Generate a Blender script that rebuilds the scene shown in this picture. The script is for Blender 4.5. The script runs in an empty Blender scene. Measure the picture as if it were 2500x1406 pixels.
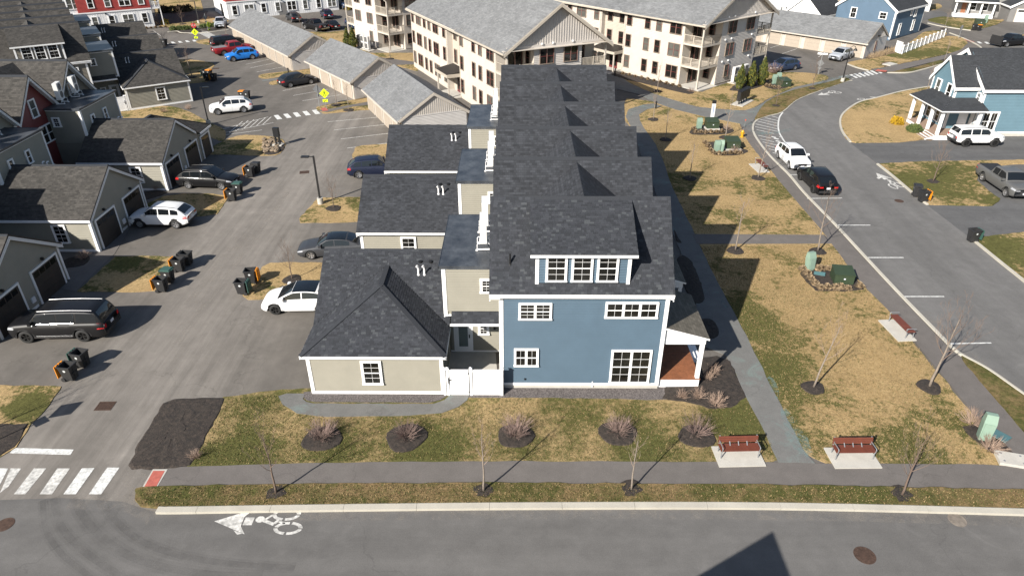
import bpy, bmesh, math, random
from mathutils import Vector, Matrix
from math import sin, cos, tan, pi, radians as R, atan2, hypot
C = bpy.context.scene.collection
SC = bpy.context.scene
rnd = random.Random(7)

# ---------------------------------------------------------------- camera, sky, sun, exposure
F = 1667.0; TH = math.atan(994 / F); H = 23.0; YAW = math.atan(11 * cos(TH) / F)
cam = bpy.data.cameras.new('camera'); cam.sensor_width = 36; cam.lens = F / 2500 * 36
cam.clip_start = .1; cam.clip_end = 4000
co = bpy.data.objects.new('camera', cam); C.objects.link(co)
co.location = (0, 0, H); co.rotation_euler = (pi / 2 - TH, 0, YAW)
SC.camera = co
SUN_EL = R(32.6); SUN_AZ = R(40.5)          # shadows run towards +Y, turned 40 degrees to +X
w = bpy.data.worlds.new('World'); SC.world = w; w.use_nodes = True
nt = w.node_tree; bg = nt.nodes['Background']
sky = nt.nodes.new('ShaderNodeTexSky'); sky.sky_type = 'NISHITA'; sky.sun_disc = False
sky.sun_elevation = SUN_EL; sky.sun_rotation = pi + SUN_AZ
nt.links.new(sky.outputs[0], bg.inputs[0]); bg.inputs[1].default_value = .062
sl = bpy.data.lights.new('sun', 'SUN'); sl.energy = 4.6; sl.angle = R(.5); sl.color = (1, .945, .86)
so = bpy.data.objects.new('sun', sl); C.objects.link(so); so.location = (-40, -40, 60)
sd = Vector((sin(SUN_AZ) * cos(SUN_EL), cos(SUN_AZ) * cos(SUN_EL), -sin(SUN_EL)))
so.rotation_euler = sd.to_track_quat('-Z', 'Y').to_euler()
vs = SC.view_settings; vs.view_transform = 'Standard'; vs.look = 'None'; vs.gamma = 1; vs.exposure = 1.02
try: vs.use_curve_mapping = False
except Exception: pass
SC.render.engine = 'CYCLES'

# ---------------------------------------------------------------- survey: photo measurements -> metres on the ground
def at(u, v, z=0.0):
    a = (u - 1250) / F; b = (v - 703) / F
    y = cos(TH) - b * sin(TH); q = -sin(TH) - b * cos(TH); t = (z - H) / q
    X = a * t; Y = y * t; c, s = cos(YAW), sin(YAW)
    return Vector((X * c - Y * s, X * s + Y * c, z))
def hgt(u, v, vt):                            # height of an upright thing standing at (u,v) whose top shows at row vt
    p = at(u, v); lo, hi = 0., 22.
    for _ in range(50):
        m = (lo + hi) / 2
        d = p.y * cos(TH) + (H - m) * sin(TH); dn = (H - m) * cos(TH) - p.y * sin(TH)
        if 703 + F * dn / d > vt: lo = m
        else: hi = m
    return lo
def P(*px): return [at(u, v) for u, v in px]

# ---------------------------------------------------------------- materials
MATS = {}
def node(nt, typ, **kw):
    n = nt.nodes.new(typ)
    for k, v in kw.items():
        if k in n.inputs: n.inputs[k].default_value = v
        else: setattr(n, k, v)
    return n
def ramp(nt, src, stops):
    r = nt.nodes.new('ShaderNodeValToRGB'); e = r.color_ramp.elements
    while len(e) < len(stops): e.new(.5)
    for i, (p, c) in enumerate(stops):
        e[i].position = p; e[i].color = (*c, 1) if len(c) == 3 else c
    nt.links.new(src, r.inputs[0]); return r.outputs[0]
def mixc(nt, fac, a, b, mode='MIX'):
    m = nt.nodes.new('ShaderNodeMix'); m.data_type = 'RGBA'; m.blend_type = mode
    for s, x in ((m.inputs[0], fac), (m.inputs[6], a), (m.inputs[7], b)):
        if hasattr(x, 'links') or isinstance(x, bpy.types.NodeSocket): nt.links.new(x, s)
        else: s.default_value = x if not isinstance(x, tuple) else ((*x, 1) if len(x) == 3 else x)
    return m.outputs[2]
def pos_noise(nt, scale, detail=4, rough=.6, stretch=None, coord='pos', dist=0.):
    if coord == 'pos': src = nt.nodes.new('ShaderNodeNewGeometry').outputs['Position']
    else: src = nt.nodes.new('ShaderNodeTexCoord').outputs['Object']
    if stretch:
        mp = nt.nodes.new('ShaderNodeMapping'); mp.inputs['Scale'].default_value = stretch[:3]
        if len(stretch) > 3: mp.inputs['Rotation'].default_value = (0, 0, stretch[3])
        nt.links.new(src, mp.inputs[0]); src = mp.outputs[0]
    n = node(nt, 'ShaderNodeTexNoise', Scale=scale, Detail=detail, Roughness=rough, Distortion=dist)
    nt.links.new(src, n.inputs['Vector']); return n.outputs['Fac']
def mat(name, col, rough=.75, metal=0., var=.0, vscale=2., fine=0., fscale=40., bump=0., bscale=60., coat=0., spec=.5, tint=None, coord='pos'):
    if name in MATS: return MATS[name]
    m = bpy.data.materials.new(name); m.use_nodes = True; t = m.node_tree; b = t.nodes['Principled BSDF']
    b.inputs['Base Color'].default_value = (*col, 1); b.inputs['Roughness'].default_value = rough
    b.inputs['Metallic'].default_value = metal; b.inputs['Coat Weight'].default_value = coat
    b.inputs['Specular IOR Level'].default_value = spec
    out = (*col, 1)
    if var:
        lo = tuple(c * (1 - var) for c in col); hi = tint or tuple(c * (1 + var) for c in col)
        out = ramp(t, pos_noise(t, vscale, 5, .65, coord=coord), [(.3, lo), (.7, hi)])
    if fine:
        f = ramp(t, pos_noise(t, fscale, 2, .5, coord=coord), [(.25, (1 - fine,) * 3), (.75, (1 + fine,) * 3)])
        out = mixc(t, 1., out, f, 'MULTIPLY')
    if var or fine: t.links.new(out, b.inputs['Base Color'])
    if bump:
        bn = t.nodes.new('ShaderNodeBump'); bn.inputs['Strength'].default_value = bump; bn.inputs['Distance'].default_value = .02
        t.links.new(pos_noise(t, bscale, 3, .6, coord=coord), bn.inputs['Height']); t.links.new(bn.outputs[0], b.inputs['Normal'])
    MATS[name] = m; return m

def asphalt(name, col, streak=None, stain=None, var=.16, wear=None):
    m = bpy.data.materials.new(name); m.use_nodes = True; t = m.node_tree; b = t.nodes['Principled BSDF']
    b.inputs['Roughness'].default_value = .92; b.inputs['Specular IOR Level'].default_value = .25
    big = ramp(t, pos_noise(t, .12, 6, .62, dist=.4), [(.28, tuple(c * (1 - var) for c in col)), (.72, tuple(c * (1 + var) for c in col))])
    mid = ramp(t, pos_noise(t, 1.1, 5, .7), [(.25, (.86,) * 3), (.75, (1.12,) * 3)])
    o = mixc(t, 1., big, mid, 'MULTIPLY')
    fin = ramp(t, pos_noise(t, 26, 2, .8), [(.2, (.78,) * 3), (.8, (1.2,) * 3)])
    o = mixc(t, 1., o, fin, 'MULTIPLY')
    if streak:
        s = ramp(t, pos_noise(t, .9, 4, .6, stretch=streak), [(.3, (.84,) * 3), (.7, (1.13,) * 3)])
        o = mixc(t, 1., o, s, 'MULTIPLY')
    # pale dusty patches and dark oily spots
    d = ramp(t, pos_noise(t, .35, 7, .75, dist=1.2), [(.58, (0, 0, 0)), (.78, (.5,) * 3)])
    o = mixc(t, d, o, tuple(min(1, c * 1.5) for c in col))
    k = ramp(t, pos_noise(t, .8, 3, .5), [(.68, (0, 0, 0)), (.78, (.35,) * 3)])
    o = mixc(t, k, o, tuple(c * .6 for c in col))
    if stain:
        s = ramp(t, pos_noise(t, .55, 6, .75, dist=.8), [(.54, (0, 0, 0)), (.72, (.75,) * 3)])
        o = mixc(t, s, o, stain)
    if wear:                                        # traffic-polished strip along a line x = wear[0]
        g = t.nodes.new('ShaderNodeNewGeometry'); sx = t.nodes.new('ShaderNodeSeparateXYZ'); t.links.new(g.outputs['Position'], sx.inputs[0])
        a = t.nodes.new('ShaderNodeMath'); a.operation = 'MULTIPLY_ADD'; a.inputs[1].default_value = 7.; t.links.new(pos_noise(t, .16, 5, .65), a.inputs[0]); t.links.new(sx.outputs[0], a.inputs[2])
        b2 = t.nodes.new('ShaderNodeMath'); b2.operation = 'SUBTRACT'; t.links.new(a.outputs[0], b2.inputs[0]); b2.inputs[1].default_value = wear[0] + 3.5
        c2 = t.nodes.new('ShaderNodeMath'); c2.operation = 'ABSOLUTE'; t.links.new(b2.outputs[0], c2.inputs[0])
        mr = t.nodes.new('ShaderNodeMapRange'); mr.interpolation_type = 'SMOOTHSTEP'; mr.inputs[1].default_value = wear[1] * .25; mr.inputs[2].default_value = wear[1]; mr.inputs[3].default_value = 1; mr.inputs[4].default_value = 0; t.links.new(c2.outputs[0], mr.inputs[0])
        st2 = ramp(t, pos_noise(t, 1.1, 5, .7, stretch=(1.6, .07, 1)), [(.3, (1.18,) * 3), (.7, (1.75,) * 3)])
        o = mixc(t, mr.outputs[0], o, mixc(t, 1., o, st2, 'MULTIPLY'))
    # thin sealed cracks
    vo = t.nodes.new('ShaderNodeTexVoronoi'); vo.feature = 'DISTANCE_TO_EDGE'; vo.inputs['Scale'].default_value = .055
    g = t.nodes.new('ShaderNodeNewGeometry'); wn = node(t, 'ShaderNodeTexNoise', Scale=.5, Detail=6.)
    t.links.new(g.outputs['Position'], wn.inputs['Vector'])
    ad = t.nodes.new('ShaderNodeVectorMath'); ad.operation = 'MULTIPLY_ADD'; ad.inputs[1].default_value = (5, 5, 5)
    t.links.new(wn.outputs['Color'], ad.inputs[0]); t.links.new(g.outputs['Position'], ad.inputs[2])
    t.links.new(ad.outputs[0], vo.inputs['Vector'])
    ck = ramp(t, vo.outputs['Distance'], [(0, (.28,) * 3), (.0014, (0, 0, 0))])
    o = mixc(t, ck, o, tuple(c * .45 for c in col))
    t.links.new(o, b.inputs['Base Color'])
    bn = t.nodes.new('ShaderNodeBump'); bn.inputs['Strength'].default_value = .35; bn.inputs['Distance'].default_value = .015
    t.links.new(pos_noise(t, 30, 2, .7), bn.inputs['Height']); t.links.new(bn.outputs[0], b.inputs['Normal'])
    MATS[name] = m; return m

GREEN = []                                     # (x, y, radius, amount): places where the grass has greened up
def grass(name, straw, green, bias=.0, spots=()):
    m = bpy.data.materials.new(name); m.use_nodes = True; t = m.node_tree; b = t.nodes['Principled BSDF']
    b.inputs['Roughness'].default_value = 1; b.inputs['Specular IOR Level'].default_value = .1
    st = ramp(t, pos_noise(t, .5, 6, .7), [(.25, tuple(c * .82 for c in straw)), (.75, tuple(c * 1.15 for c in straw))])
    gr = ramp(t, pos_noise(t, 2.5, 5, .7), [(.25, tuple(c * .75 for c in green)), (.75, tuple(c * 1.35 for c in green))])
    n1 = pos_noise(t, .22, 7, .68, dist=.6)
    n2 = pos_noise(t, 2.4, 7, .8)
    a = t.nodes.new('ShaderNodeMath'); a.operation = 'MULTIPLY_ADD'; a.inputs[1].default_value = .8
    t.links.new(n2, a.inputs[0]); t.links.new(n1, a.inputs[2]); cur = a.outputs[0]
    if spots:
        g = t.nodes.new('ShaderNodeNewGeometry')
        for (x, y, r_, k) in spots:
            d = t.nodes.new('ShaderNodeVectorMath'); d.operation = 'DISTANCE'; d.inputs[1].default_value = (x, y, 0)
            t.links.new(g.outputs['Position'], d.inputs[0])
            mr = t.nodes.new('ShaderNodeMapRange'); mr.interpolation_type = 'SMOOTHSTEP'
            mr.inputs[1].default_value = 0; mr.inputs[2].default_value = r_; mr.inputs[3].default_value = k; mr.inputs[4].default_value = 0
            t.links.new(d.outputs['Value'], mr.inputs[0])
            s = t.nodes.new('ShaderNodeMath'); s.operation = 'ADD'; t.links.new(cur, s.inputs[0]); t.links.new(mr.outputs[0], s.inputs[1]); cur = s.outputs[0]
    fac = ramp(t, cur, [(.90 - bias, (0, 0, 0)), (1.16 - bias, (.95,) * 3)])
    o = mixc(t, fac, st, gr)
    fin = ramp(t, pos_noise(t, 5.5, 8, .9), [(.28, (.36,) * 3), (.5, (.98,) * 3), (.72, (1.55,) * 3)])
    o = mixc(t, 1., o, fin, 'MULTIPLY')
    pale = ramp(t, pos_noise(t, .9, 6, .8, dist=1.), [(.64, (0, 0, 0)), (.76, (.6,) * 3)])
    o = mixc(t, pale, o, (.36, .27, .13))
    t.links.new(o, b.inputs['Base Color'])
    bn = t.nodes.new('ShaderNodeBump'); bn.inputs['Strength'].default_value = .9; bn.inputs['Distance'].default_value = .05
    t.links.new(pos_noise(t, 11, 4, .8), bn.inputs['Height']); t.links.new(bn.outputs[0], b.inputs['Normal'])
    MATS[name] = m; return m

def shingle_mat(name, c1, c2, ws=.30, hs=.145, bump=.6):
    m = bpy.data.materials.new(name); m.use_nodes = True; t = m.node_tree; b = t.nodes['Principled BSDF']
    b.inputs['Roughness'].default_value = .9; b.inputs['Specular IOR Level'].default_value = .3
    uv = t.nodes.new('ShaderNodeUVMap')
    cols = []
    for (k, wd) in ((0, ws), (1, ws * .62)):
        br = t.nodes.new('ShaderNodeTexBrick'); br.inputs['Scale'].default_value = 1
        br.inputs['Brick Width'].default_value = wd; br.inputs['Row Height'].default_value = hs
        br.inputs['Mortar Size'].default_value = .006; br.inputs['Mortar Smooth'].default_value = .3
        br.offset = .37 if k == 0 else .61; br.inputs['Bias'].default_value = -.15
        br.inputs['Color1'].default_value = (*c1, 1); br.inputs['Color2'].default_value = (*c2, 1); br.inputs['Mortar'].default_value = (*[c * .7 for c in c1], 1)
        t.links.new(uv.outputs[0], br.inputs['Vector']); cols.append(br)
    o = mixc(t, .45, cols[0].outputs[0], cols[1].outputs[0])
    big = ramp(t, pos_noise(t, .5, 5, .6), [(.3, (.86,) * 3), (.7, (1.12,) * 3)])
    o = mixc(t, 1., o, big, 'MULTIPLY')
    gr = ramp(t, pos_noise(t, 30, 2, .7), [(.2, (.8,) * 3), (.8, (1.2,) * 3)])
    o = mixc(t, 1., o, gr, 'MULTIPLY')
    t.links.new(o, b.inputs['Base Color'])
    bn = t.nodes.new('ShaderNodeBump'); bn.inputs['Strength'].default_value = bump; bn.inputs['Distance'].default_value = .02
    t.links.new(cols[0].outputs['Color'], bn.inputs['Height']); t.links.new(bn.outputs[0], b.inputs['Normal'])
    MATS[name] = m; return m

# ---------------------------------------------------------------- mesh builder
class MB:
    def __init__(s): s.v = []; s.f = []; s.m = []; s.uv = {}
    def add(s, vs, fs, mi=0):
        o = len(s.v); s.v += [tuple(p) for p in vs]
        for f in fs: s.f.append([o + i for i in f]); s.m.append(mi)
        return s
    def box(s, x0, x1, y0, y1, z0, z1, mi=0):
        return s.add([(x0, y0, z0), (x1, y0, z0), (x1, y1, z0), (x0, y1, z0), (x0, y0, z1), (x1, y0, z1), (x1, y1, z1), (x0, y1, z1)],
                     [(3, 2, 1, 0), (4, 5, 6, 7), (0, 1, 5, 4), (1, 2, 6, 5), (2, 3, 7, 6), (3, 0, 4, 7)], mi)
    def bar(s, a, b, w, h, up=(0, 0, 1), mi=0):    # rectangular bar from a to b
        a = Vector(a); b = Vector(b); d = (b - a).normalized(); u = Vector(up); r = d.cross(u).normalized(); u = r.cross(d)
        r *= w / 2; u *= h / 2
        vs = [a - r - u, a + r - u, a + r + u, a - r + u, b - r - u, b + r - u, b + r + u, b - r + u]
        return s.add(vs, [(0, 1, 2, 3), (7, 6, 5, 4), (0, 4, 5, 1), (1, 5, 6, 2), (2, 6, 7, 3), (3, 7, 4, 0)], mi)
    def prism(s, pts, z0, z1, mi=0, cap0=True):
        n = len(pts); a = sum(pts[i][0] * pts[(i + 1) % n][1] - pts[(i + 1) % n][0] * pts[i][1] for i in range(n))
        if a < 0: pts = pts[::-1]
        vs = [(p[0], p[1], z0) for p in pts] + [(p[0], p[1], z1) for p in pts]
        fs = [list(range(n, 2 * n))] + [(i, (i + 1) % n, n + (i + 1) % n, n + i) for i in range(n)]
        if cap0: fs.append(list(range(n))[::-1])
        return s.add(vs, fs, mi)
    def extr(s, poly, vec, mi=0):
        n = len(poly); v = Vector(vec); vs = [Vector(p) for p in poly] + [Vector(p) + v for p in poly]
        return s.add(vs, [list(range(n))[::-1], list(range(n, 2 * n))] + [(i, (i + 1) % n, n + (i + 1) % n, n + i) for i in range(n)], mi)
    def tube(s, pts, rad, n=6, mi=0, cap=True):
        pts = [Vector(p) for p in pts]; rad = rad if hasattr(rad, '__len__') else [rad] * len(pts); o = len(s.v); prev = None
        for i, p in enumerate(pts):
            d = (pts[min(i + 1, len(pts) - 1)] - pts[max(i - 1, 0)]).normalized()
            ref = prev or (Vector((1, 0, 0)) if abs(d.x) < .8 else Vector((0, 1, 0)))
            x = (ref - d * ref.dot(d)).normalized(); y = d.cross(x); prev = x
            for k in range(n): a = 2 * pi * k / n; s.v.append(tuple(p + (x * cos(a) + y * sin(a)) * rad[i]))
        for i in range(len(pts) - 1):
            for k in range(n):
                s.f.append([o + i * n + k, o + i * n + (k + 1) % n, o + (i + 1) * n + (k + 1) % n, o + (i + 1) * n + k]); s.m.append(mi)
        if cap:
            s.f.append([o + k for k in range(n)][::-1]); s.m.append(mi)
            e = o + (len(pts) - 1) * n; s.f.append([e + k for k in range(n)]); s.m.append(mi)
        return s
    def cyl(s, x, y, z0, z1, r0, r1=None, n=12, mi=0):
        return s.tube([(x, y, z0), (x, y, z1)], [r0, r0 if r1 is None else r1], n, mi)
    def lathe(s, prof, n=16, axis='z', c=(0, 0, 0), mi=0):      # prof: (r, h)
        o = len(s.v)
        for r, h in prof:
            for k in range(n):
                a = 2 * pi * k / n; p = (r * cos(a), r * sin(a), h) if axis == 'z' else (r * cos(a), h, r * sin(a))
                s.v.append((p[0] + c[0], p[1] + c[1], p[2] + c[2]))
        for i in range(len(prof) - 1):
            for k in range(n):
                q = [o + i * n + k, o + i * n + (k + 1) % n, o + (i + 1) * n + (k + 1) % n, o + (i + 1) * n + k]
                s.f.append(q if axis == 'z' else q[::-1]); s.m.append(mi)
        return s
    def roof(s, poly, th=.12, mi=0, mi2=None, up=None):      # sloped slab; poly[0]->poly[1] is the eave; carries a uv in metres
        poly = [Vector(p) for p in poly]; u = (poly[1] - poly[0]).normalized()
        nrm = Vector((0, 0, 0))
        for i in range(1, len(poly) - 1): nrm += (poly[i] - poly[0]).cross(poly[i + 1] - poly[0])
        nrm.normalize()
        if nrm.z < 0: poly = [poly[0]] + poly[1:][::-1]; nrm = -nrm
        vd = nrm.cross(u)
        if vd.z < 0: vd = -vd
        n = len(poly); o = len(s.v); dn = Vector((0, 0, -th))
        s.v += [tuple(p) for p in poly] + [tuple(p + dn) for p in poly]
        s.uv[len(s.f)] = [((p).dot(u), (p).dot(vd)) for p in poly]
        s.f.append([o + i for i in range(n)]); s.m.append(mi)
        m2 = mi if mi2 is None else mi2
        s.f.append([o + n + i for i in range(n)][::-1]); s.m.append(m2)
        for i in range(n): s.f.append([o + i, o + n + i, o + n + (i + 1) % n, o + (i + 1) % n]); s.m.append(m2)
        return s
    def mesh(s, name, mats, smooth=False):
        me = bpy.data.meshes.new(name); me.from_pydata(s.v, [], s.f)
        for m in (mats if isinstance(mats, (list, tuple)) else [mats]): me.materials.append(m)
        if len(me.materials) > 1: me.polygons.foreach_set('material_index', s.m)
        if s.uv:
            l = me.uv_layers.new(name='UVMap')
            for fi, uvs in s.uv.items():
                for k, li in enumerate(me.polygons[fi].loop_indices): l.data[li].uv = uvs[k]
        if smooth: me.polygons.foreach_set('use_smooth', [True] * len(me.polygons))
        me.update(); return me
    def build(s, name, mats, parent=None, smooth=False, **kw):
        return link(name, s.mesh(name, mats, smooth), parent, **kw)
def islands(mb):
    par = list(range(len(mb.v)))
    def fd(i):
        while par[i] != i: par[i] = par[par[i]]; i = par[i]
        return i
    for f in mb.f:
        for k in f[1:]: par[fd(k)] = fd(f[0])
    out = {}
    for fi, f in enumerate(mb.f): out.setdefault(fd(f[0]), []).append(fi)
    return list(out.values())
def split(mb, name, mats, parent):            # every loose piece of the builder its own object
    for fis in islands(mb):
        m = MB(); ids = {}
        for fi in fis:
            f = []
            for i in mb.f[fi]:
                if i not in ids: ids[i] = len(m.v); m.v.append(mb.v[i])
                f.append(ids[i])
            m.f.append(f); m.m.append(mb.m[fi])
        m.build(name, mats, parent)
def link(name, data, parent=None, loc=None, rot=None, mtx=None, kind=None, label=None, cat=None, group=None):
    o = bpy.data.objects.new(name, data); C.objects.link(o)
    if parent: o.parent = parent
    if loc is not None: o.location = loc
    if rot is not None: o.rotation_euler = rot if hasattr(rot, '__len__') else (0, 0, rot)
    if mtx is not None: o.matrix_local = mtx
    tag(o, label, cat, group, kind); return o
def tag(o, label=None, cat=None, group=None, kind=None):
    if label: o['label'] = label
    if cat: o['category'] = cat
    if group: o['group'] = group
    if kind: o['kind'] = kind
    return o
def thing(name, label, cat, loc=(0, 0, 0), rz=0, group=None, sx=1):
    o = link(name, None, None, loc, rz, None, None, label, cat, group); o.empty_display_size = .3
    if sx != 1: o.scale = (sx, 1, 1)
    return o
def copy_tree(o, parent=None):
    c = o.copy(); C.objects.link(c)
    if parent: c.parent = parent
    for ch in list(o.children): copy_tree(ch, c)
    return c
def again(src, label, loc, rz=None, scale=None):
    c = copy_tree(src); c['label'] = label; c.location = loc
    if rz is not None: c.rotation_euler = (0, 0, rz)
    if scale: c.scale = scale
    return c
def jag(pts, step=.6, amp=.06, seed=1):
    r = random.Random(seed); out = []; n = len(pts)
    for i in range(n):
        a = Vector(pts[i]); b = Vector(pts[(i + 1) % n]); L = (b - a).length; k = max(1, min(60, int(L / step)))
        nn = Vector((-(b - a).y, (b - a).x, 0)).normalized()
        for j in range(k):
            out.append(a.lerp(b, j / k) + nn * r.uniform(-amp, amp) * (1 if j or L > 3 else .3))
    return out
def smooth_poly(pts, closed=True, k=4):          # Catmull-Rom through the surveyed points
    n = len(pts); out = []
    rng = range(n if closed else n - 1)
    for i in rng:
        g = (lambda j: pts[j % n]) if closed else (lambda j: pts[max(0, min(n - 1, j))])
        a, b, c, d = g(i - 1), g(i), g(i + 1), g(i + 2)
        for q in range(k):
            t = q / k
            out.append(.5 * ((2 * b) + (c - a) * t + (2 * a - 5 * b + 4 * c - d) * t * t + (3 * b - a - 3 * c + d) * t ** 3))
    if not closed: out.append(pts[-1])
    return out
def sheet(name, pts, z, m, kind='structure', z0=None, parent=None, **kw):
    mb = MB(); mb.prism([(p.x, p.y) for p in pts], z - .02 if z0 is None else z0, z, cap0=False)
    return mb.build(name, m, parent, kind=kind, **kw)
def ribbon(path, width, z, mb=None, mi=0):
    mb = mb or MB(); n = len(path); L = []; Rr = []
    for i, p in enumerate(path):
        d = (path[min(i + 1, n - 1)] - path[max(i - 1, 0)]); d.z = 0; d.normalize(); q = Vector((-d.y, d.x, 0)) * width / 2
        L.append((p.x + q.x, p.y + q.y, z)); Rr.append((p.x - q.x, p.y - q.y, z))
    mb.add(L + Rr, [(n + i, n + i + 1, i + 1, i) for i in range(n - 1)], mi); return mb
# ---------------------------------------------------------------- the materials of the place
STRAW = (.345, .245, .122); GRN = (.078, .080, .025)
def gp(u, v, r, k): p = at(u, v); return (p.x, p.y, r, k)
SPOTS = [gp(1880, 900, 3.5, .30), gp(1840, 790, 2.4, .24), gp(1960, 1060, 2.2, .2), gp(600, 1110, 2.5, .26), gp(820, 1095, 2.2, .25), gp(1040, 1100, 2.5, .28),
         gp(1250, 1085, 2.2, .22), gp(1560, 1100, 2.5, .24), gp(1800, 1030, 2.2, .34), gp(1560, 1010, 1.5, .15), gp(2250, 1110, 2.5, .18), gp(1900, 470, 5, .12),
         gp(480, 1120, 1.3, .2), gp(2000, 790, 3, -.1), gp(1800, 350, 12, -.12), gp(2140, 900, 4, -.12), gp(1200, 980, 1.5, .1), gp(2330, 450, 8, .17), gp(2450, 610, 6, .18),
         gp(2230, 130, 12, .2), gp(2000, 230, 8, .18), gp(2260, 55, 14, .22), gp(60, 1000, 1.6, .28), gp(300, 650, 2.2, .08), gp(2430, 950, 3, .18), gp(2150, 300, 8, -.15)]
LAWN = grass('lawn_grass', STRAW, GRN, 0.0, SPOTS)
FRONTLAWN = grass('front_lawn_grass', (.315, .23, .115), GRN, .10, SPOTS)
VERGE = grass('verge_grass', (.20, .14, .07), (.066, .070, .021), .12)
LANE = asphalt('lane_asphalt', (.122, .111, .099), (.5, .08, 1), None, .16, (-20.0, 7.5))
STREET = asphalt('street_asphalt', (.122, .117, .112), (.05, .6, 1), None, .08)
AVENUE = asphalt('avenue_asphalt', (.134, .130, .126), (.6, .06, 1, R(-32)), None, .08)
DRIVE = asphalt('driveway_asphalt', (.100, .099, .099), (.05, .6, 1), None, .1)
WALK = asphalt('walk_asphalt', (.128, .116, .108), None, None, .08)
TEALWALK = asphalt('stained_walk_asphalt', (.138, .136, .130), None, (.16, .215, .20), .1)
CONC = mat('concrete', (.42, .40, .36), .85, var=.10, vscale=1.5, fine=.1, bump=.2)
KERB = mat('kerb_concrete', (.40, .375, .32), .85, var=.10, vscale=.8, fine=.12, bump=.25)
MULCH = mat('mulch_bark', (.022, .018, .016), .95, var=.45, vscale=6, fine=.6, fscale=22, bump=1., bscale=14, tint=(.048, .036, .028))
SOIL = mat('soil', (.11, .075, .045), .95, var=.3, vscale=3, fine=.35, fscale=16, bump=.6, bscale=14)
GRAVEL = mat('gravel', (.10, .088, .085), .95, var=.25, vscale=9, fine=.65, fscale=15, bump=1., bscale=16)
PAINT = mat('road_paint', (.54, .54, .52), .7, var=.25, vscale=3.2, fine=.3, fscale=9)
PAINTWORN = mat('worn_road_paint', (.46, .45, .425), .8, var=.3, vscale=2.2, fine=.4, fscale=7)
REDPAD = mat('tactile_red', (.36, .095, .07), .8, var=.2, vscale=4, fine=.15)
IRON = mat('rusted_iron', (.075, .045, .032), .75, metal=.3, var=.4, vscale=8, fine=.2, bump=.2)
WHITE = mat('white_trim', (.76, .76, .755), .5, var=.03, vscale=1.2)
VINYL = mat('white_vinyl', (.80, .80, .80), .35, var=.02, vscale=1.)
def siding(n, c): return mat(n, c, .6, var=.07, vscale=.9, fine=.05, fscale=30)
BLUE = siding('blue_siding', (.060, .098, .135))
LBLUE = siding('light_blue_siding', (.105, .180, .222))
MBLUE = siding('slate_blue_siding', (.062, .11, .165))
TAN = siding('tan_siding', (.225, .212, .172))
TAUPE = siding('taupe_siding', (.15, .135, .108))
REDS = siding('red_siding', (.15, .028, .024))
GREYS = siding('grey_siding', (.17, .165, .16))
CREAM = siding('cream_siding', (.46, .415, .36))
BEIGE = siding('beige_siding', (.40, .355, .295))
PALEGREY = siding('pale_grey_siding', (.44, .41, .38))
WSIDE = siding('white_siding', (.66, .66, .66))
BRED = siding('bright_red_siding', (.30, .04, .032))
DSHING = shingle_mat('charcoal_shingles', (.0195, .0212, .025), (.050, .0535, .062))
BSHING = shingle_mat('brown_shingles', (.032, .030, .0275), (.078, .072, .065))
NSHING = shingle_mat('slate_shingles', (.026, .028, .031), (.046, .049, .055), .25, .14)
PSHING = shingle_mat('weathered_porch_shingles', (.095, .085, .068), (.17, .152, .125))
LSHING = shingle_mat('light_grey_shingles', (.125, .128, .131), (.20, .204, .208), .5, .2, .3)
TABS = [mat('shingle_tab_' + n, c, .92, spec=.3, fine=.18, fscale=28) for n, c in (('black', (.0245, .0265, .0312)), ('dark', (.0285, .031, .0365)), ('mid', (.0335, .036, .0425)), ('grey', (.039, .042, .0490)), ('pale', (.053, .0575, .063)))]
EPDM = mat('rubber_membrane', (.035, .040, .050), .38, var=.35, vscale=1.1, fine=.15, fscale=6, tint=(.075, .082, .092))
BLACK = mat('black_metal', (.012, .012, .013), .45)
DKMETAL = mat('dark_bronze', (.02, .017, .015), .5)
ALU = mat('aluminium', (.55, .56, .58), .35, metal=.8)
STEEL = mat('galvanised_steel', (.33, .34, .35), .5, metal=.6)
GLASS = mat('window_glass', (.006, .0065, .007), .05, spec=.5, var=.5, vscale=.9, tint=(.022, .021, .018))
BLINDS = mat('window_blinds_behind_glass', (.085, .085, .075), .15, spec=.4, var=.3, vscale=1.2)
DOORGLASS = mat('frosted_door_glass', (.14, .17, .165), .15)
GDOOR = mat('brown_garage_door', (.032, .026, .022), .6, var=.15, vscale=2, fine=.1)
BDOOR = mat('beige_garage_door', (.34, .29, .235), .6, var=.05)
DECK = mat('cedar_deck', (.20, .075, .032), .7, var=.2, vscale=3, fine=.15, fscale=14)
DECK2 = mat('taupe_deck', (.26, .18, .135), .7, var=.08)
PVC = mat('white_pvc', (.75, .74, .74), .4)
HPW = mat('heat_pump_casing', (.62, .615, .60), .45)
GRILL = mat('heat_pump_grille', (.10, .10, .10), .6)
REDWIN = mat('maroon_sash', (.12, .022, .022), .5)
BROWNWIN = mat('brown_window_trim', (.22, .175, .14), .55)

# ---------------------------------------------------------------- ground
g = MB(); g.add([(-900, -300, 0), (900, -300, 0), (900, 1500, 0), (-900, 1500, 0)], [(0, 1, 2, 3)]); g.build('ground', LANE, kind='structure')
bk = MB(); bk.add([(-900, 165, .02), (900, 165, .02), (900, 1500, .02), (-900, 1500, .02)], [(0, 1, 2, 3)]); bk.build('far_ground', LAWN, kind='structure')

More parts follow.
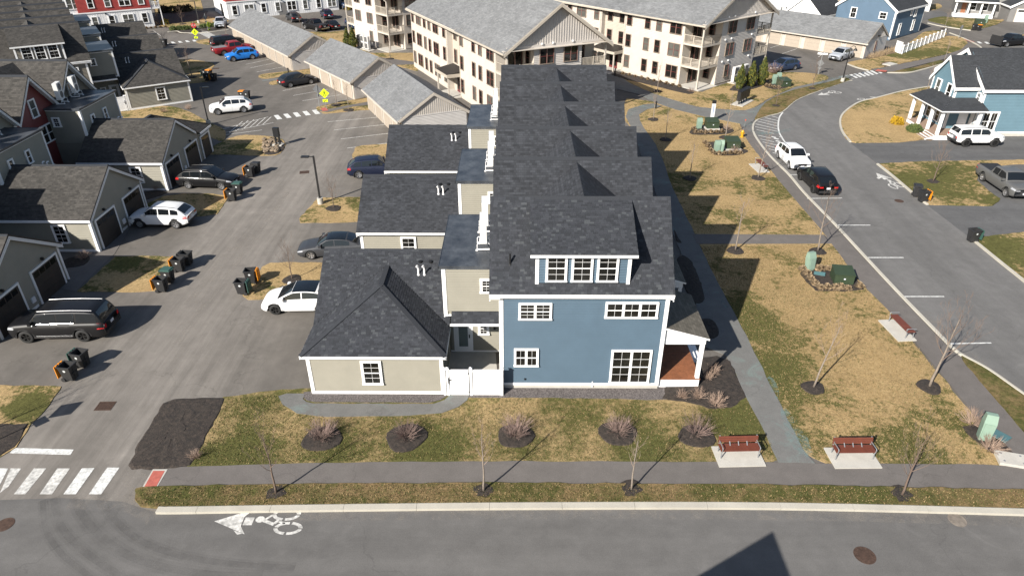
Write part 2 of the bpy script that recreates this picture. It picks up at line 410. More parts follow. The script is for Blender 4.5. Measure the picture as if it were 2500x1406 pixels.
street = sheet('street', P((-700, 1300), (-300, 1240), (-60, 1222), (150, 1215), (300, 1224), (345, 1240), (395, 1253), (700, 1247), (1250, 1240), (1700, 1240), (2100, 1245), (2500, 1258), (3100, 1278)) + [Vector((60, 8, 0)), Vector((-60, 8, 0))], .004, STREET, z0=-.01)
av = P((2700, 1120), (2500, 966), (2410, 903), (2346, 868), (2316, 843), (2206, 729), (2117, 634), (2042, 552), (1965, 473), (1925, 425), (1880, 380), (1846, 338), (1838, 315), (1842, 300), (1858, 291), (1877, 284), (1909, 275), (1943, 247), (1990, 227), (2062, 201), (2080, 194), (2110, 178), (2166, 180), (2216, 180), (2293, 161), (2360, 140), (2420, 120), (2460, 95), (2600, 70), (2600, 150), (2420, 180), (2276, 213), (2209, 223), (2142, 240), (2096, 252), (2062, 275), (2051, 295), (2056, 322), (2076, 348), (2142, 402), (2222, 468), (2262, 500), (2380, 590), (2500, 690), (2720, 870))
sheet('avenue', av, .004, AVENUE, z0=-.01)
sheet('driveway', P((2076, 350), (2210, 348), (2300, 340), (2400, 333), (2700, 338), (2700, 388), (2500, 391), (2142, 400)), .009, DRIVE)
sheet('driveway', P((2264, 502), (2423, 504), (2443, 487), (2413, 468), (2384, 441), (2392, 408), (2480, 402), (2700, 404), (2700, 556), (2500, 566), (2396, 578), (2378, 588)), .009, DRIVE)
sheet('driveway', P((2175, 32), (2300, 28), (2330, 42), (2270, 48), (2230, 55), (2170, 56)), .009, DRIVE)

# lawns: (pixel outline, material, height)
def lawn(px, m=None, z=.03, amp=.07, smooth=True, step=.5, name='lawn'):
    p = P(*px); p = smooth_poly(p, True, 3) if smooth else p
    return sheet(name, jag(p, step, amp, len(px)), z, m or LAWN, z0=-.02)
lawn([(455, 1142), (520, 1040), (545, 970), (690, 950), (1150, 950), (1620, 940), (1790, 890), (1830, 975), (1880, 1075), (1900, 1120), (1880, 1129), (1740, 1129), (1250, 1128), (900, 1129), (700, 1133)], FRONTLAWN, smooth=False)
lawn([(1530, 240), (1600, 250), (1720, 284), (1806, 300), (1815, 330), (1840, 365), (1870, 400), (1910, 450), (2005, 560), (2035, 600), (2100, 690), (2180, 770), (2230, 840), (2290, 910), (2380, 1020), (2430, 1080), (2480, 1115), (2490, 1140), (2400, 1136), (2020, 1133), (1960, 1102), (1935, 1050), (1890, 960), (1850, 880), (1800, 780), (1740, 670), (1690, 560), (1640, 460), (1600, 390), (1560, 330), (1540, 310), (1515, 285)], smooth=False)
lawn([(1480, 168), (1530, 181), (1690, 224), (1745, 213), (1850, 180), (1900, 178), (1960, 178), (2012, 184), (2022, 193), (1995, 203), (1940, 214), (1880, 240), (1850, 258), (1824, 269), (1760, 266), (1700, 260), (1600, 230), (1540, 204), (1490, 182)])
lawn([(1846, 293), (1845, 286), (1860, 262), (1885, 242), (1940, 221), (2020, 203), (2060, 192), (2074, 196), (2062, 202), (1990, 226), (1943, 246), (1909, 274), (1877, 283)], VERGE, .1, .04)
lawn([(2069, 156), (2110, 146), (2190, 128), (2250, 105), (2305, 90), (2345, 93), (2362, 106), (2350, 122), (2290, 138), (2180, 160), (2122, 172)], z=.08)
lawn([(2172, 177), (2240, 165), (2290, 149), (2303, 150), (2290, 158), (2216, 178)], VERGE, .1, .03)
lawn([(2076, 347), (2056, 321), (2051, 294), (2062, 274), (2096, 251), (2142, 239), (2209, 222), (2278, 212), (2300, 230), (2240, 290), (2290, 330), (2210, 347), (2130, 349)], z=.09)
lawn([(2142, 402), (2250, 396), (2500, 392), (2700, 390), (2700, 403), (2480, 402), (2392, 408), (2384, 441), (2413, 468), (2442, 487), (2423, 503), (2340, 503), (2264, 500), (2224, 468)], z=.09, smooth=False)
lawn([(2380, 590), (2396, 580), (2500, 568), (2700, 558), (2800, 900), (2700, 850), (2500, 687)], z=.09, smooth=False)
lawn([(2346, 868), (2410, 902), (2500, 966), (2720, 1120), (2760, 1190), (2620, 1140), (2500, 1056), (2390, 930), (2350, 880)], VERGE, .1, smooth=False)
lawn([(-200, 940), (60, 941), (150, 944), (147, 952), (120, 990), (75, 1036), (40, 1092), (0, 1118), (-200, 1150)], smooth=False)
lawn([(188, 712), (235, 670), (282, 627), (350, 625), (425, 627), (432, 640), (410, 672), (385, 711), (300, 714)], smooth=False)
lawn([(330, 510), (400, 480), (450, 473), (520, 474), (557, 478), (552, 492), (530, 523), (500, 528), (470, 530), (420, 520)], smooth=False)
lawn([(500, 375), (545, 345), (600, 330), (690, 341), (685, 375), (640, 381), (560, 378)])
lawn([(270, 275), (370, 260), (440, 265), (512, 300), (548, 318), (545, 345), (500, 330), (400, 290), (300, 290)])
lawn([(605, 732), (592, 722), (640, 652), (660, 642), (720, 641), (800, 642), (800, 690), (770, 692), (690, 697), (655, 730)], smooth=False)
lawn([(733, 545), (729, 535), (772, 488), (790, 483), (910, 481), (905, 541), (800, 545)], smooth=False)
lawn([(862, 387), (860, 378), (868, 360), (885, 356), (970, 350), (960, 388)], smooth=False)
lawn([(632, 190), (640, 182), (700, 175), (780, 163), (780, 178), (700, 186), (655, 193)])
lawn([(657, 205), (665, 199), (700, 195), (700, 203), (668, 208)])
lawn([(772, 264), (800, 256), (905, 238), (930, 242), (915, 266), (880, 270), (800, 278), (785, 275)])
lawn([(420, 165), (440, 146), (520, 155), (505, 175), (440, 180)])
lawn([(480, 178), (500, 170), (526, 184), (505, 200), (440, 205), (440, 190)])
lawn([(478, 102), (500, 97), (560, 93), (562, 104), (520, 110), (492, 108)])
lawn([(375, 0), (490, 0), (500, 40), (560, 52), (540, 60), (470, 64), (410, 68), (380, 62), (378, 30)], smooth=False)
lawn([(735, 78), (800, 80), (868, 72), (870, 110), (900, 130), (1015, 130), (1020, 175), (960, 160), (880, 135), (780, 100)], smooth=False)
lawn([(2265, 50), (2300, 42), (2330, 45), (2440, 50), (2455, 45), (2435, 60), (2370, 74), (2300, 60)], z=.08)
lawn([(2190, 130), (2240, 90), (2260, 78), (2300, 76), (2305, 90), (2200, 130)])
lawn([(2460, 98), (2500, 85), (2600, 80), (2600, 100), (2500, 112)])
lawn([(2270, 15), (2290, 10), (2300, 18), (2275, 26)])

# verge along the front kerb
vg = smooth_poly(P((332, 1207), (348, 1192), (500, 1188), (900, 1183), (1250, 1182), (1900, 1187), (2500, 1198), (3000, 1208)), False, 4) + P((3000, 1266), (2500, 1244), (1875, 1231), (1250, 1231), (700, 1237), (395, 1243), (345, 1237), (330, 1222))
sheet('verge', jag(vg, .5, .05, 3), .11, VERGE, z0=-.02)

# walks
WZ = .045
fw = P((405, 1148), (500, 1139), (700, 1133), (900, 1129), (1250, 1127), (1740, 1128), (1895, 1129), (1985, 1132), (2400, 1135), (2500, 1141), (3000, 1153), (3000, 1207), (2500, 1197), (1900, 1186), (1250, 1181), (900, 1182), (500, 1187), (345, 1198))
sheet('pavement', jag(smooth_poly(fw, True, 2), .8, .03), WZ, WALK)
mp_l = P((1900, 1130), (1870, 1062), (1825, 978), (1793, 905), (1770, 868), (1715, 846), (1690, 690), (1650, 590), (1600, 470), (1562, 370), (1540, 310), (1527, 285), (1535, 268), (1570, 257), (1595, 254))
mp_r = P((1618, 261), (1580, 268), (1560, 281), (1562, 295), (1570, 312), (1597, 347), (1617, 387), (1642, 462), (1692, 562), (1742, 672), (1802, 782), (1852, 882), (1892, 962), (1937, 1052), (1962, 1102), (1990, 1132))
sheet('footpath', jag(mp_l + mp_r, .7, .04), WZ + .004, TEALWALK)
sheet('footpath', P((1480, 176), (1500, 178), (1540, 206), (1600, 232), (1700, 262), (1760, 268), (1815, 272), (1848, 262), (1880, 242), (1940, 214), (2020, 197), (2070, 185), (2085, 192), (2060, 196), (2020, 205), (1940, 223), (1885, 243), (1862, 262), (1846, 287), (1838, 300), (1840, 330), (1806, 303), (1720, 286), (1650, 269), (1600, 252), (1560, 232), (1500, 218), (1470, 190)), WZ + .008, TEALWALK)
sheet('footpath', P((1690, 573), (2012, 575), (2034, 596), (1702, 597)), WZ + .012, WALK)
sheet('pavement', jag(P((1806, 300), (1815, 330), (1840, 365), (1870, 402), (1910, 452), (2005, 562), (2035, 602), (2100, 690), (2180, 770), (2232, 832), (2290, 905), (2380, 1012), (2440, 1085), (2480, 1120), (2510, 1145), (2640, 1190), (2620, 1140), (2500, 1056), (2390, 930), (2348, 875), (2310, 845), (2200, 731), (2110, 636), (2035, 553), (1960, 475), (1918, 425), (1876, 380), (1844, 338), (1836, 312), (1836, 300)), .8, .02), WZ - .004, WALK)
sheet('footpath', jag(P((680, 968), (700, 962), (745, 962), (740, 975), (748, 982), (765, 986), (1060, 987), (1085, 978), (1098, 966), (1148, 962), (1140, 978), (1120, 994), (1080, 1009), (1000, 1016), (800, 1019), (725, 1010), (690, 988)), .5, .03), .052, TEALWALK)
sheet('footpath', P((2125, 171), (2150, 168), (2180, 162), (2290, 141), (2345, 124), (2360, 110), (2372, 118), (2345, 135), (2290, 150), (2180, 177), (2140, 177)), WZ + .06, WALK)
sheet('footpath', P((905, 138), (1010, 152), (1022, 146), (1022, 158), (960, 160), (900, 150)), WZ, WALK)
sheet('footpath', P((772, 272), (800, 268), (912, 247), (912, 256), (860, 262), (800, 275)), WZ, WALK)
sheet('footpath', P((780, 182), (640, 196), (640, 200), (780, 190)), WZ, TEALWALK)
sheet('footpath', P((120, 700), (200, 620), (330, 520), (360, 480), (395, 480), (340, 520), (280, 620), (185, 712)), .02, WALK)

# beds
def bed(px, m=MULCH, z=.07, name='mulch_bed', amp=.06, k=3):
    p = P(*px) if not isinstance(px[0], Vector) else px
    p = jag(smooth_poly(p, True, k) if k else p, .35, amp, len(px)); c = sum(p, Vector()) / len(p)
    mb = MB(); n = len(p); rr = random.Random(n)
    rings = [(1, .0), (.94, z * .8), (.6, z * 1.15), (.25, z * 1.3)]
    for s, zz in rings:
        mb.v += [(c.x + (q.x - c.x) * s, c.y + (q.y - c.y) * s, zz + (rr.uniform(-.012, .02) if s < .95 else 0)) for q in p]
    for r_ in range(len(rings) - 1):
        for i in range(n): mb.f.append([r_ * n + i, r_ * n + (i + 1) % n, (r_ + 1) * n + (i + 1) % n, (r_ + 1) * n + i]); mb.m.append(0)
    mb.f.append([(len(rings) - 1) * n + i for i in range(n)]); mb.m.append(0)
    return mb.build(name, m, kind='stuff', smooth=False)
bed([(398, 984), (425, 974), (490, 970), (552, 970), (540, 1005), (515, 1050), (490, 1100), (465, 1140), (390, 1145), (320, 1147), (314, 1135), (345, 1070)], k=0)
bed([(-120, 1037), (0, 1034), (75, 1034), (60, 1062), (40, 1092), (0, 1116), (-120, 1140)], k=0)
bed([(1622, 940), (1700, 930), (1712, 872), (1750, 868), (1785, 880), (1805, 925), (1825, 972), (1785, 998), (1730, 1000), (1690, 988), (1640, 980), (1612, 975)], k=0)
bed([(1700, 790), (1715, 778), (1740, 782), (1755, 805), (1752, 824), (1725, 828)]); bed([(1650, 640), (1665, 622), (1690, 640), (1715, 700), (1722, 735), (1700, 745), (1680, 720), (1655, 665)])
bed([(1645, 560), (1655, 580), (1665, 595), (1650, 590)])
bed([(150, 640), (180, 628), (220, 626), (205, 648), (150, 655)]); bed([(120, 690), (135, 668), (170, 672), (165, 690), (125, 705)])
bed([(310, 485), (370, 466), (410, 470), (350, 492), (310, 500)]); bed([(1480, 168), (1530, 180), (1600, 198), (1690, 222), (1685, 232), (1600, 212), (1530, 196), (1490, 184)])
bed([(1780, 222), (1800, 206), (1860, 196), (1880, 198), (1860, 212), (1820, 222)]); bed([(2210, 290), (2275, 335), (2260, 342), (2195, 300)], SOIL)
bed([(415, 74), (440, 72), (478, 70), (492, 76), (485, 82), (440, 83), (420, 78)]); bed([(490, 68), (530, 62), (545, 70), (515, 77), (495, 74)])
sheet('soil_strip', jag(P((2305, 95), (2190, 130), (2120, 146), (2112, 141), (2190, 122), (2195, 118)), .4, .1), .1, SOIL)
sheet('gravel_strip', jag(smooth_poly(P((1142, 955), (1300, 940), (1625, 935), (1628, 976), (1500, 974), (1250, 971), (1142, 971)), True, 2), .4, .03), .042, GRAVEL, kind='stuff')
sheet('gravel_strip', jag(P((742, 958), (900, 950), (1100, 950), (1092, 968), (1075, 978), (1050, 984), (770, 983), (750, 979), (742, 972)), .4, .03), .056, GRAVEL, kind='stuff')
sheet('patio', P((1085, 960), (1218, 960), (1210, 860), (1090, 860)), .035, CONC)

# ---------------------------------------------------------------- kerbs: every stone a piece
def kerb(px, w=.16, h=.13, L=3.0, world=None, label=None):
    path = smooth_poly(world or P(*px), False, 6); mb = None
    root = link('kerb', None, kind='structure'); acc = 0; seg = [path[0]]
    def flush(seg):
        if len(seg) < 2: return
        m = MB(); n = len(seg); vs = []
        for i, p in enumerate(seg):
            d = (seg[min(i + 1, n - 1)] - seg[max(i - 1, 0)]).normalized(); q = Vector((-d.y, d.x, 0))
            if i == 0: p = p + d * .006
            if i == n - 1: p = p - d * .006
            for (o, z) in ((-.5, 0), (-.5, h - .02), (-.38, h), (.5, h), (.5, 0)): vs.append((p.x + q.x * o * w, p.y + q.y * o * w, z))
        fs = [(i * 5 + k, i * 5 + k + 1, i * 5 + k + 6, i * 5 + k + 5) for i in range(n - 1) for k in range(4)] + [(0, 1, 2, 3, 4), tuple((n - 1) * 5 + k for k in (4, 3, 2, 1, 0))]
        m.add(vs, fs); m.build('kerb_stone', KERB, root)
    for i in range(1, len(path)):
        a, b = path[i - 1], path[i]; d = (b - a).length
        while acc + d >= L:
            t = (L - acc) / d; c = a.lerp(b, t); seg.append(c); flush(seg); seg = [c]; a = c; d = (b - a).length; acc = 0
        acc += d; seg.append(b)
    flush(seg)
kerb([(385, 1247), (450, 1247), (700, 1243), (1250, 1237), (1875, 1237), (2500, 1252), (3000, 1270)][::-1], .34, .13, 3.1)
kerb([(2080, 197), (2062, 201), (1990, 226), (1943, 246), (1909, 274), (1877, 283), (1855, 290), (1841, 301), (1838, 318), (1848, 340), (1880, 382), (1925, 426), (1965, 473), (2042, 552), (2117, 633), (2206, 728), (2318, 843)], .22, .06, 3)
kerb([(2318, 845), (2346, 868), (2410, 903), (2500, 966), (2720, 1120)], .16, .13, 3)
kerb([(2069, 158), (2090, 166), (2120, 174)][::-1], .2); kerb([(2166, 179), (2216, 179), (2250, 172), (2293, 160), (2330, 150)], .2)
kerb([(2278, 212), (2209, 223), (2142, 240), (2096, 252), (2062, 275), (2051, 295), (2056, 322), (2076, 348)][::-1], .2)
kerb([(2142, 402), (2180, 432), (2222, 468), (2236, 480)][::-1], .2); kerb([(2255, 495), (2264, 501)], .2); kerb([(2380, 591), (2440, 640), (2500, 688), (2720, 865)][::-1], .2)
kerb([(410, 80), (432, 78), (445, 82), (490, 82), (545, 76), (560, 74)], .2); kerb([(2265, 58), (2300, 66), (2370, 76)], .2); kerb([(2318, 82), (2345, 92), (2380, 108), (2395, 118)], .2)

# ---------------------------------------------------------------- painted markings
MZ = .0085
def mark(px, m=PAINT, z=MZ, name='road_marking', w=None, parent=None):
    if w is None: p = P(*px); mb = MB(); mb.add([(q.x, q.y, z) for q in p], [list(range(len(p)))])
    else: mb = ribbon(smooth_poly(P(*px), False, 4) if len(px) > 2 else P(*px), w, z)
    o = mb.build(name, m, parent, kind=None if parent else 'structure'); return o
XW = link('crosswalk', None, kind='structure')
for (a, b, c, d) in [((0, 1203), (26, 1143), (52, 1143), (20, 1188)), ((34, 1206), (83, 1143), (113, 1143), (62, 1206)), ((97, 1206), (140, 1143), (171, 1143), (127, 1206)), ((155, 1206), (200, 1143), (231, 1142), (185, 1206)), ((217, 1206), (262, 1141), (292, 1141), (247, 1206))]:
    mark([a, d, c, b], PAINT if a[0] in (155, 217) else PAINTWORN, name='crosswalk_bar', parent=XW)
mark([(-40, 1203), (-10, 1203), (20, 1143), (-8, 1143)], name='crosswalk_bar', parent=XW)
mark([(24, 1106), (172, 1110), (180, 1097), (34, 1093)], name='stop_line')
XW2 = link('crosswalk', None, kind='structure')
for i in range(5):
    u = 668 + i * 23.3; v = 283 - i * 3.2
    mark([(u + 9, v + 9.5), (u + 21, v + 8), (u + 11, v - 2), (u, v - .5)], name='crosswalk_bar', parent=XW2)
XW3 = link('crosswalk', None, kind='structure')
for i in range(9):
    u = 2070 + i * 10; v = 195 - i * 1.9
    mark([(u - 17, v - 8), (u, v + .5), (u + 5, v - .8), (u - 10, v - 9.2)], name='crosswalk_bar', parent=XW3)
XW4 = link('crosswalk', None, kind='structure')
for i in range(5):
    u = 2384 + i * 18; v = 103.5 + i * .8; mark([(u + 7, v + 3.5), (u + 15, v + 3.2), (u + 7, v - 1.2), (u, v - 1)], name='crosswalk_bar', parent=XW4)
XW5 = link('crosswalk', None, kind='structure')
for i in range(7):
    u = 364 + i * 17.5; v = 109 - i * 1.5; mark([(u + 4, v + 2.5), (u + 13, v + 1.8), (u + 6, v - 2), (u, v - 1.6)], name='crosswalk_bar', parent=XW5)
for i in range(7):
    u = 485 + i * 4; v = 80 + i * 2.1; mark([(u, v + 1.2), (u + 25, v - 1), (u + 22, v - 2), (u - 3, v)], name='crosswalk_bar', parent=XW5)
for q in [((1965, 485), (2056, 484)), ((2042, 550), (2125, 550)), ((2117, 629), (2206, 629)), ((2207, 724), (2305, 724)), ((2319, 839), (2420, 837)), ((1930, 427), (1985, 427))]: mark(q, w=.11, name='parking_line')
for q in [((800, 298), (922, 287)), ((815, 318), (938, 305)), ((832, 340), (950, 326)), ((848, 362), (955, 349)), ((690, 222), (770, 207)), ((716, 234), (800, 219)), ((738, 247), (832, 232)), ((600, 158), (656, 146)), ((580, 152), (640, 140)), ((610, 167), (672, 154)), ((625, 177), (692, 164)), ((640, 186), (712, 176)), ((520, 118), (540, 115)), ((1950, 118), (1968, 110)), ((1910, 132), (1945, 120)), ((1880, 118), (1905, 110)), ((1998, 140), (2015, 128)), ((375, 76), (392, 88)), ((525, 333), (640, 318)), ((545, 325), (668, 300)), ((535, 318), (655, 286))]: mark(q, PAINTWORN, w=.1, name='parking_line')
for i in range(6): mark([(560 + i * 16, 324 - i * 3.6), (592 + i * 14, 297 - i * 2.2)], PAINTWORN, w=.1, name='parking_line')
# hatched no-parking bay beside the avenue
mark([(1911, 275), (1903, 287), (1900, 305), (1902, 323), (1910, 338), (1918, 350)], w=.16, name='bay_line')
for a, b in [((1884, 284), (1903, 289)), ((1868, 288), (1901, 296)), ((1855, 292), (1900, 302)), ((1848, 296), (1899, 309)), ((1844, 303), (1900, 316)), ((1844, 310), (1901, 322)), ((1847, 317), (1890, 327)), ((1851, 331), (1882, 338)), ((1857, 340), (1890, 347)), ((1862, 347), (1905, 357)), ((1869, 355), (1900, 363)), ((1877, 364), (1897, 369)), ((1886, 373), (1898, 376)), ((1902, 334), (1908, 336))]: mark([a, b], w=.1, name='bay_line')
for i, (u, v) in enumerate([(1883, 334), (1890, 338), (1894, 344), (1899, 348)]): mark([(u, v), (u + 11, v + 2.6)], w=.3, name='bay_lettering')
# arrow and bicycle stencils
def sharrow(o, ux, uy, s=1.0, flip=1):       # o world point, ux along travel
    mb = MB(); o = Vector(o); ux = Vector(ux).normalized(); uy = Vector((-ux.y, ux.x, 0)) * flip
    def pt(x, y): q = o + ux * x * s + uy * y * s; return (q.x, q.y, MZ)
    cnt = [0]
    def poly(ps):
        q = [pt(*p) for p in ps]; a = sum(q[i][0] * q[(i + 1) % len(q)][1] - q[(i + 1) % len(q)][0] * q[i][1] for i in range(len(q)))
        q = q if a > 0 else q[::-1]; cnt[0] += 1; zz = MZ + (cnt[0] % 12) * .0004
        mb.add([(x, y, zz) for x, y, _ in q], [list(range(len(q)))])
    poly([(2.9, 0), (1.42, .66), (1.72, .24), (1.72, -.24), (1.42, -.66)]); poly([(1.66, .2), (1.66, -.2), (1.28, -.2), (1.28, .2)]); poly([(1.95, .46), (1.72, .68), (1.52, .62)])
    poly([(1.02 + .19 * cos(2 * pi * i / 14), -.1 + .17 * sin(2 * pi * i / 14)) for i in range(14)])
    for cx, cy in ((-.28, .36), (-.02, -.36)):
        n = 32
        for k in range(n):
            if k % 8 == 7: continue
            a, b = 2 * pi * k / n, 2 * pi * (k + 1) / n
            poly([(cx + .60 * cos(a), cy + .33 * sin(a)), (cx + .60 * cos(b), cy + .33 * sin(b)), (cx + .43 * cos(b), cy + .20 * sin(b)), (cx + .43 * cos(a), cy + .20 * sin(a))])
    def line(a, b, w=.05):
        d = Vector((b[0] - a[0], b[1] - a[1])).normalized(); q = (-d.y * w, d.x * w)
        poly([(a[0] + q[0], a[1] + q[1]), (b[0] + q[0], b[1] + q[1]), (b[0] - q[0], b[1] - q[1]), (a[0] - q[0], a[1] - q[1])])
    line((.86, -.04), (.36, .16), .075); line((.80, -.1), (.56, -.32), .05); line((.36, .12), (.22, -.1), .06); line((.2, .02), (-.22, .12), .05)
    return mb.build('bicycle_marking', PAINTWORN, kind='structure')
sharrow(at(693, 1272), at(560, 1275) - at(640, 1275), 1.0)
sharrow(at(2185, 452), at(2160, 434) - at(2212, 467), 1.0); sharrow(at(2112, 244), at(2140, 239) - at(2096, 246), .9); sharrow(at(2036, 226), at(2010, 229) - at(2050, 222), .9)
# tactile pads, teal survey paint, tyre marks
for px in ([(345, 1196), (381, 1196), (410, 1147), (374, 1147)], [(1640, 0)] * 0):
    if px: sheet('kerb_ramp', P(*px), .056, CONC); c = [(352, 1192), (381, 1192), (403, 1151), (375, 1151)]; sheet('tactile_paving', P(*c), .064, REDPAD, z0=.04)
sheet('tactile_paving', P((2136, 176), (2162, 178), (2166, 175), (2142, 172)), .13, REDPAD); sheet('tactile_paving', P((783, 266), (795, 264), (802, 271), (788, 273)), .06, REDPAD)
sheet('tactile_paving', P((2352, 97), (2375, 106), (2379, 104), (2358, 96)), .06, REDPAD)
TEAL = bpy.data.materials.new('teal_survey_paint'); TEAL.use_nodes = True; t_ = TEAL.node_tree; b_ = t_.nodes['Principled BSDF']; b_.inputs['Base Color'].default_value = (.20, .32, .31, 1); b_.inputs['Roughness'].default_value = .9
al = ramp(t_, pos_noise(t_, 1.3, 6, .75, dist=1.), [(.46, (0, 0, 0)), (.70, (.5,) * 3)]); t_.links.new(al, b_.inputs['Alpha'])
def teal(px, z=.06, amp=.12): sheet('spray_paint', jag(smooth_poly(P(*px), True, 3), .3, amp), z, TEAL, z0=z - .002)
teal([(1841, 322), (1870, 323), (1900, 320), (1928, 315), (1929, 320), (1900, 326), (1870, 329), (1845, 328)], .0115, .04)
teal([(1905, 1000), (1930, 1010), (1975, 1080), (1985, 1120), (1950, 1115), (1915, 1050)]); teal([(1880, 920), (1900, 950), (1895, 975), (1872, 935)]); teal([(1760, 735), (1775, 738), (1778, 752), (1764, 750)]); teal([(1548, 262), (1590, 258), (1600, 262), (1556, 272), (1540, 286), (1532, 280)])
teal([(1838, 270), (1860, 255), (1900, 236), (1915, 232), (1900, 245), (1865, 262), (1845, 285)], .062); teal([(1990, 202), (2060, 186), (2080, 190), (2010, 205)], .062)
TYRE = bpy.data.materials.new('tyre_rubber_streak'); TYRE.use_nodes = True; t_ = TYRE.node_tree; b_ = t_.nodes['Principled BSDF']; b_.inputs['Base Color'].default_value = (.035, .034, .034, 1); b_.inputs['Roughness'].default_value = .9
al = ramp(t_, pos_noise(t_, .9, 5, .7), [(.3, (.0,) * 3), (.75, (.12,) * 3)]); t_.links.new(al, b_.inputs['Alpha'])
for i, (w_, px) in enumerate([(.5, [(245, 1205), (270, 1255), (330, 1310), (420, 1350), (560, 1375), (720, 1385)]), (.5, [(130, 1215), (150, 1285), (200, 1340), (270, 1390), (340, 1430)]), (.4, [(105, 1220), (112, 1290), (150, 1350), (210, 1400), (260, 1440)]), (.6, [(180, 1215), (205, 1262), (260, 1320), (350, 1370), (500, 1400), (640, 1405)])]):
    for k in range(2): ribbon(smooth_poly(P(*px), False, 8), w_ * (1 - .45 * k), .0062 + i * .0004 + k * .0001).build('tyre_mark', TYRE, kind='structure')
DUST = bpy.data.materials.new('pale_road_dust'); DUST.use_nodes = True; t_ = DUST.node_tree; b_ = t_.nodes['Principled BSDF']; b_.inputs['Base Color'].default_value = (.30, .27, .235, 1); b_.inputs['Roughness'].default_value = .95
al = ramp(t_, pos_noise(t_, 1.3, 7, .8, dist=.8), [(.46, (0, 0, 0)), (.74, (.5,) * 3)]); t_.links.new(al, b_.inputs['Alpha'])
for px, w_ in [([(700, 1252), (1000, 1248), (1250, 1246), (1700, 1246), (2100, 1252), (2500, 1265)], .9), ([(170, 1225), (260, 1222), (330, 1232), (380, 1262)], .9), ([(430, 840), (560, 665), (640, 560), (700, 470)], .5), ([(470, 740), (545, 640), (600, 570)], 1.0), ([(2240, 760), (2330, 850), (2450, 945)], 1.6), ([(300, 1150), (340, 1180), (330, 1210)], .9)]:
    ribbon(smooth_poly(P(*px), False, 8), w_, .0078).build('road_dust', DUST, kind='structure')
# manholes and drain
def manhole(u, v, r, m=IRON):
    p = at(u, v); mb = MB(); mb.lathe([(r, 0), (r, .012), (r * .9, .014), (r * .86, .008), (r * .82, .014), (r * .1, .016), (.001, .016)], 28)
    o = mb.build('manhole_cover', m, loc=(p.x, p.y, .002)); return o
for (u, v, r_, lb, m_) in [(2111, 1355, .42, 'round rusty manhole cover in the front street near the bottom right', IRON), (2337, 1269, .36, 'pale dusty round cover just below the front kerb', mat('dusty_iron', (.17, .145, .12), .9, var=.25, vscale=5)), (12, 1280, .36, 'round cover at the left end of the front street', IRON), (2195, 491, .36, 'small manhole cover in the avenue beside the dark wheeled bins', IRON)]:
    tag(manhole(u, v, r_, m_), lb, 'manhole cover')
p = at(257, 991); dr = thing('drain_grate', 'square rusty storm drain grate in the lane near the stop line', 'drain', (p.x, p.y, .004), R(2))
fr = MB(); fr.box(-.42, .42, -.34, -.28, 0, .014); fr.box(-.42, .42, .28, .34, 0, .014); fr.box(-.42, -.36, -.28, .28, 0, .014); fr.box(.36, .42, -.28, .28, 0, .014); fr.box(-.36, .36, -.28, .28, 0, .002); fr.build('frame', IRON, dr)
sb = MB().box(-.035, .035, -.28, .28, .002, .012).mesh('slat', IRON)
for i in range(6): link('slat', sb, dr, (-.28 + i * .112, 0, 0))
for (u, v, lb) in [(527, 168, 'small storm drain grate in the far lane by the parked cars'), (743, 421, 'dark drain grate in the lane left of the tall lamp post base')]:
    p = at(u, v); c = again(dr, lb, (p.x, p.y, .004), R(12))
# ================================================================ building kit
WCACHE = {}
def win(par, x, y, z, rz, w, h, units=1, cols=2, rows=4, cas=.11, frame=None, glass=None, sash=None, name='window', depth=.10):
    """window centred at (x,y,z) of its parent, facing local -Y turned by rz"""
    frame = frame or WHITE; glass = glass or GLASS; sash = sash or frame
    key = (round(w, 2), round(h, 2), units, cols, rows, cas, frame.name, sash.name)
    if key not in WCACHE:
        m = MB(); W, Hh, D = w / 2, h / 2, depth
        m.box(-W, W, -D, 0, Hh - cas, Hh); m.box(-W - .02, W + .02, -D - .03, 0, -Hh, -Hh + cas * .8)
        m.box(-W, -W + cas, -D, 0, -Hh + cas * .8, Hh - cas); m.box(W - cas, W, -D, 0, -Hh + cas * .8, Hh - cas)
        iw = (w - 2 * cas); uw = iw / units; mull = MB(); zb, zt = -Hh + cas * .8, Hh - cas
        for k in range(1, units): xx = -W + cas + uw * k; m.box(xx - cas * .4, xx + cas * .4, -D, 0, zb, zt)
        g = MB(); s = MB()
        for k in range(units):
            a = -W + cas + uw * k + (cas * .4 if k else 0); b = -W + cas + uw * (k + 1) - (cas * .4 if k < units - 1 else 0)
            g.add([(a, -.052, zb), (b, -.052, zb), (b, -.052, zt), (a, -.052, zt)], [(0, 1, 2, 3)])
            if rows >= 2:
                zm = (zb + zt) / 2; s.box(a, b, -.085, -.053, zm - .02, zm + .02)
            for c in range(1, cols): xx = a + (b - a) * c / cols; s.box(xx - .0055, xx + .0055, -.07, -.053, zb, zt)
            for r_ in range(1, rows):
                if rows % 2 == 0 and r_ == rows // 2: continue
                zz = zb + (zt - zb) * r_ / rows; s.box(a, b, -.069, -.053, zz - .0055, zz + .0055)
            for (p, q) in ((a, a + .03), (b - .03, b)): s.box(p, q, -.09, -.052, zb, zt)
        WCACHE[key] = (m.mesh('window', frame), g.mesh('pane', GLASS), s.mesh('muntin', sash) if s.f else None)
    fm, gm, sm = WCACHE[key]
    o = link(name, fm, par, (x, y, z), rz)
    p = link('pane', gm, o)
    if glass is not GLASS: p.material_slots[0].link = 'OBJECT'; p.material_slots[0].material = glass
    if sm: link('muntin', sm, o)
    return o
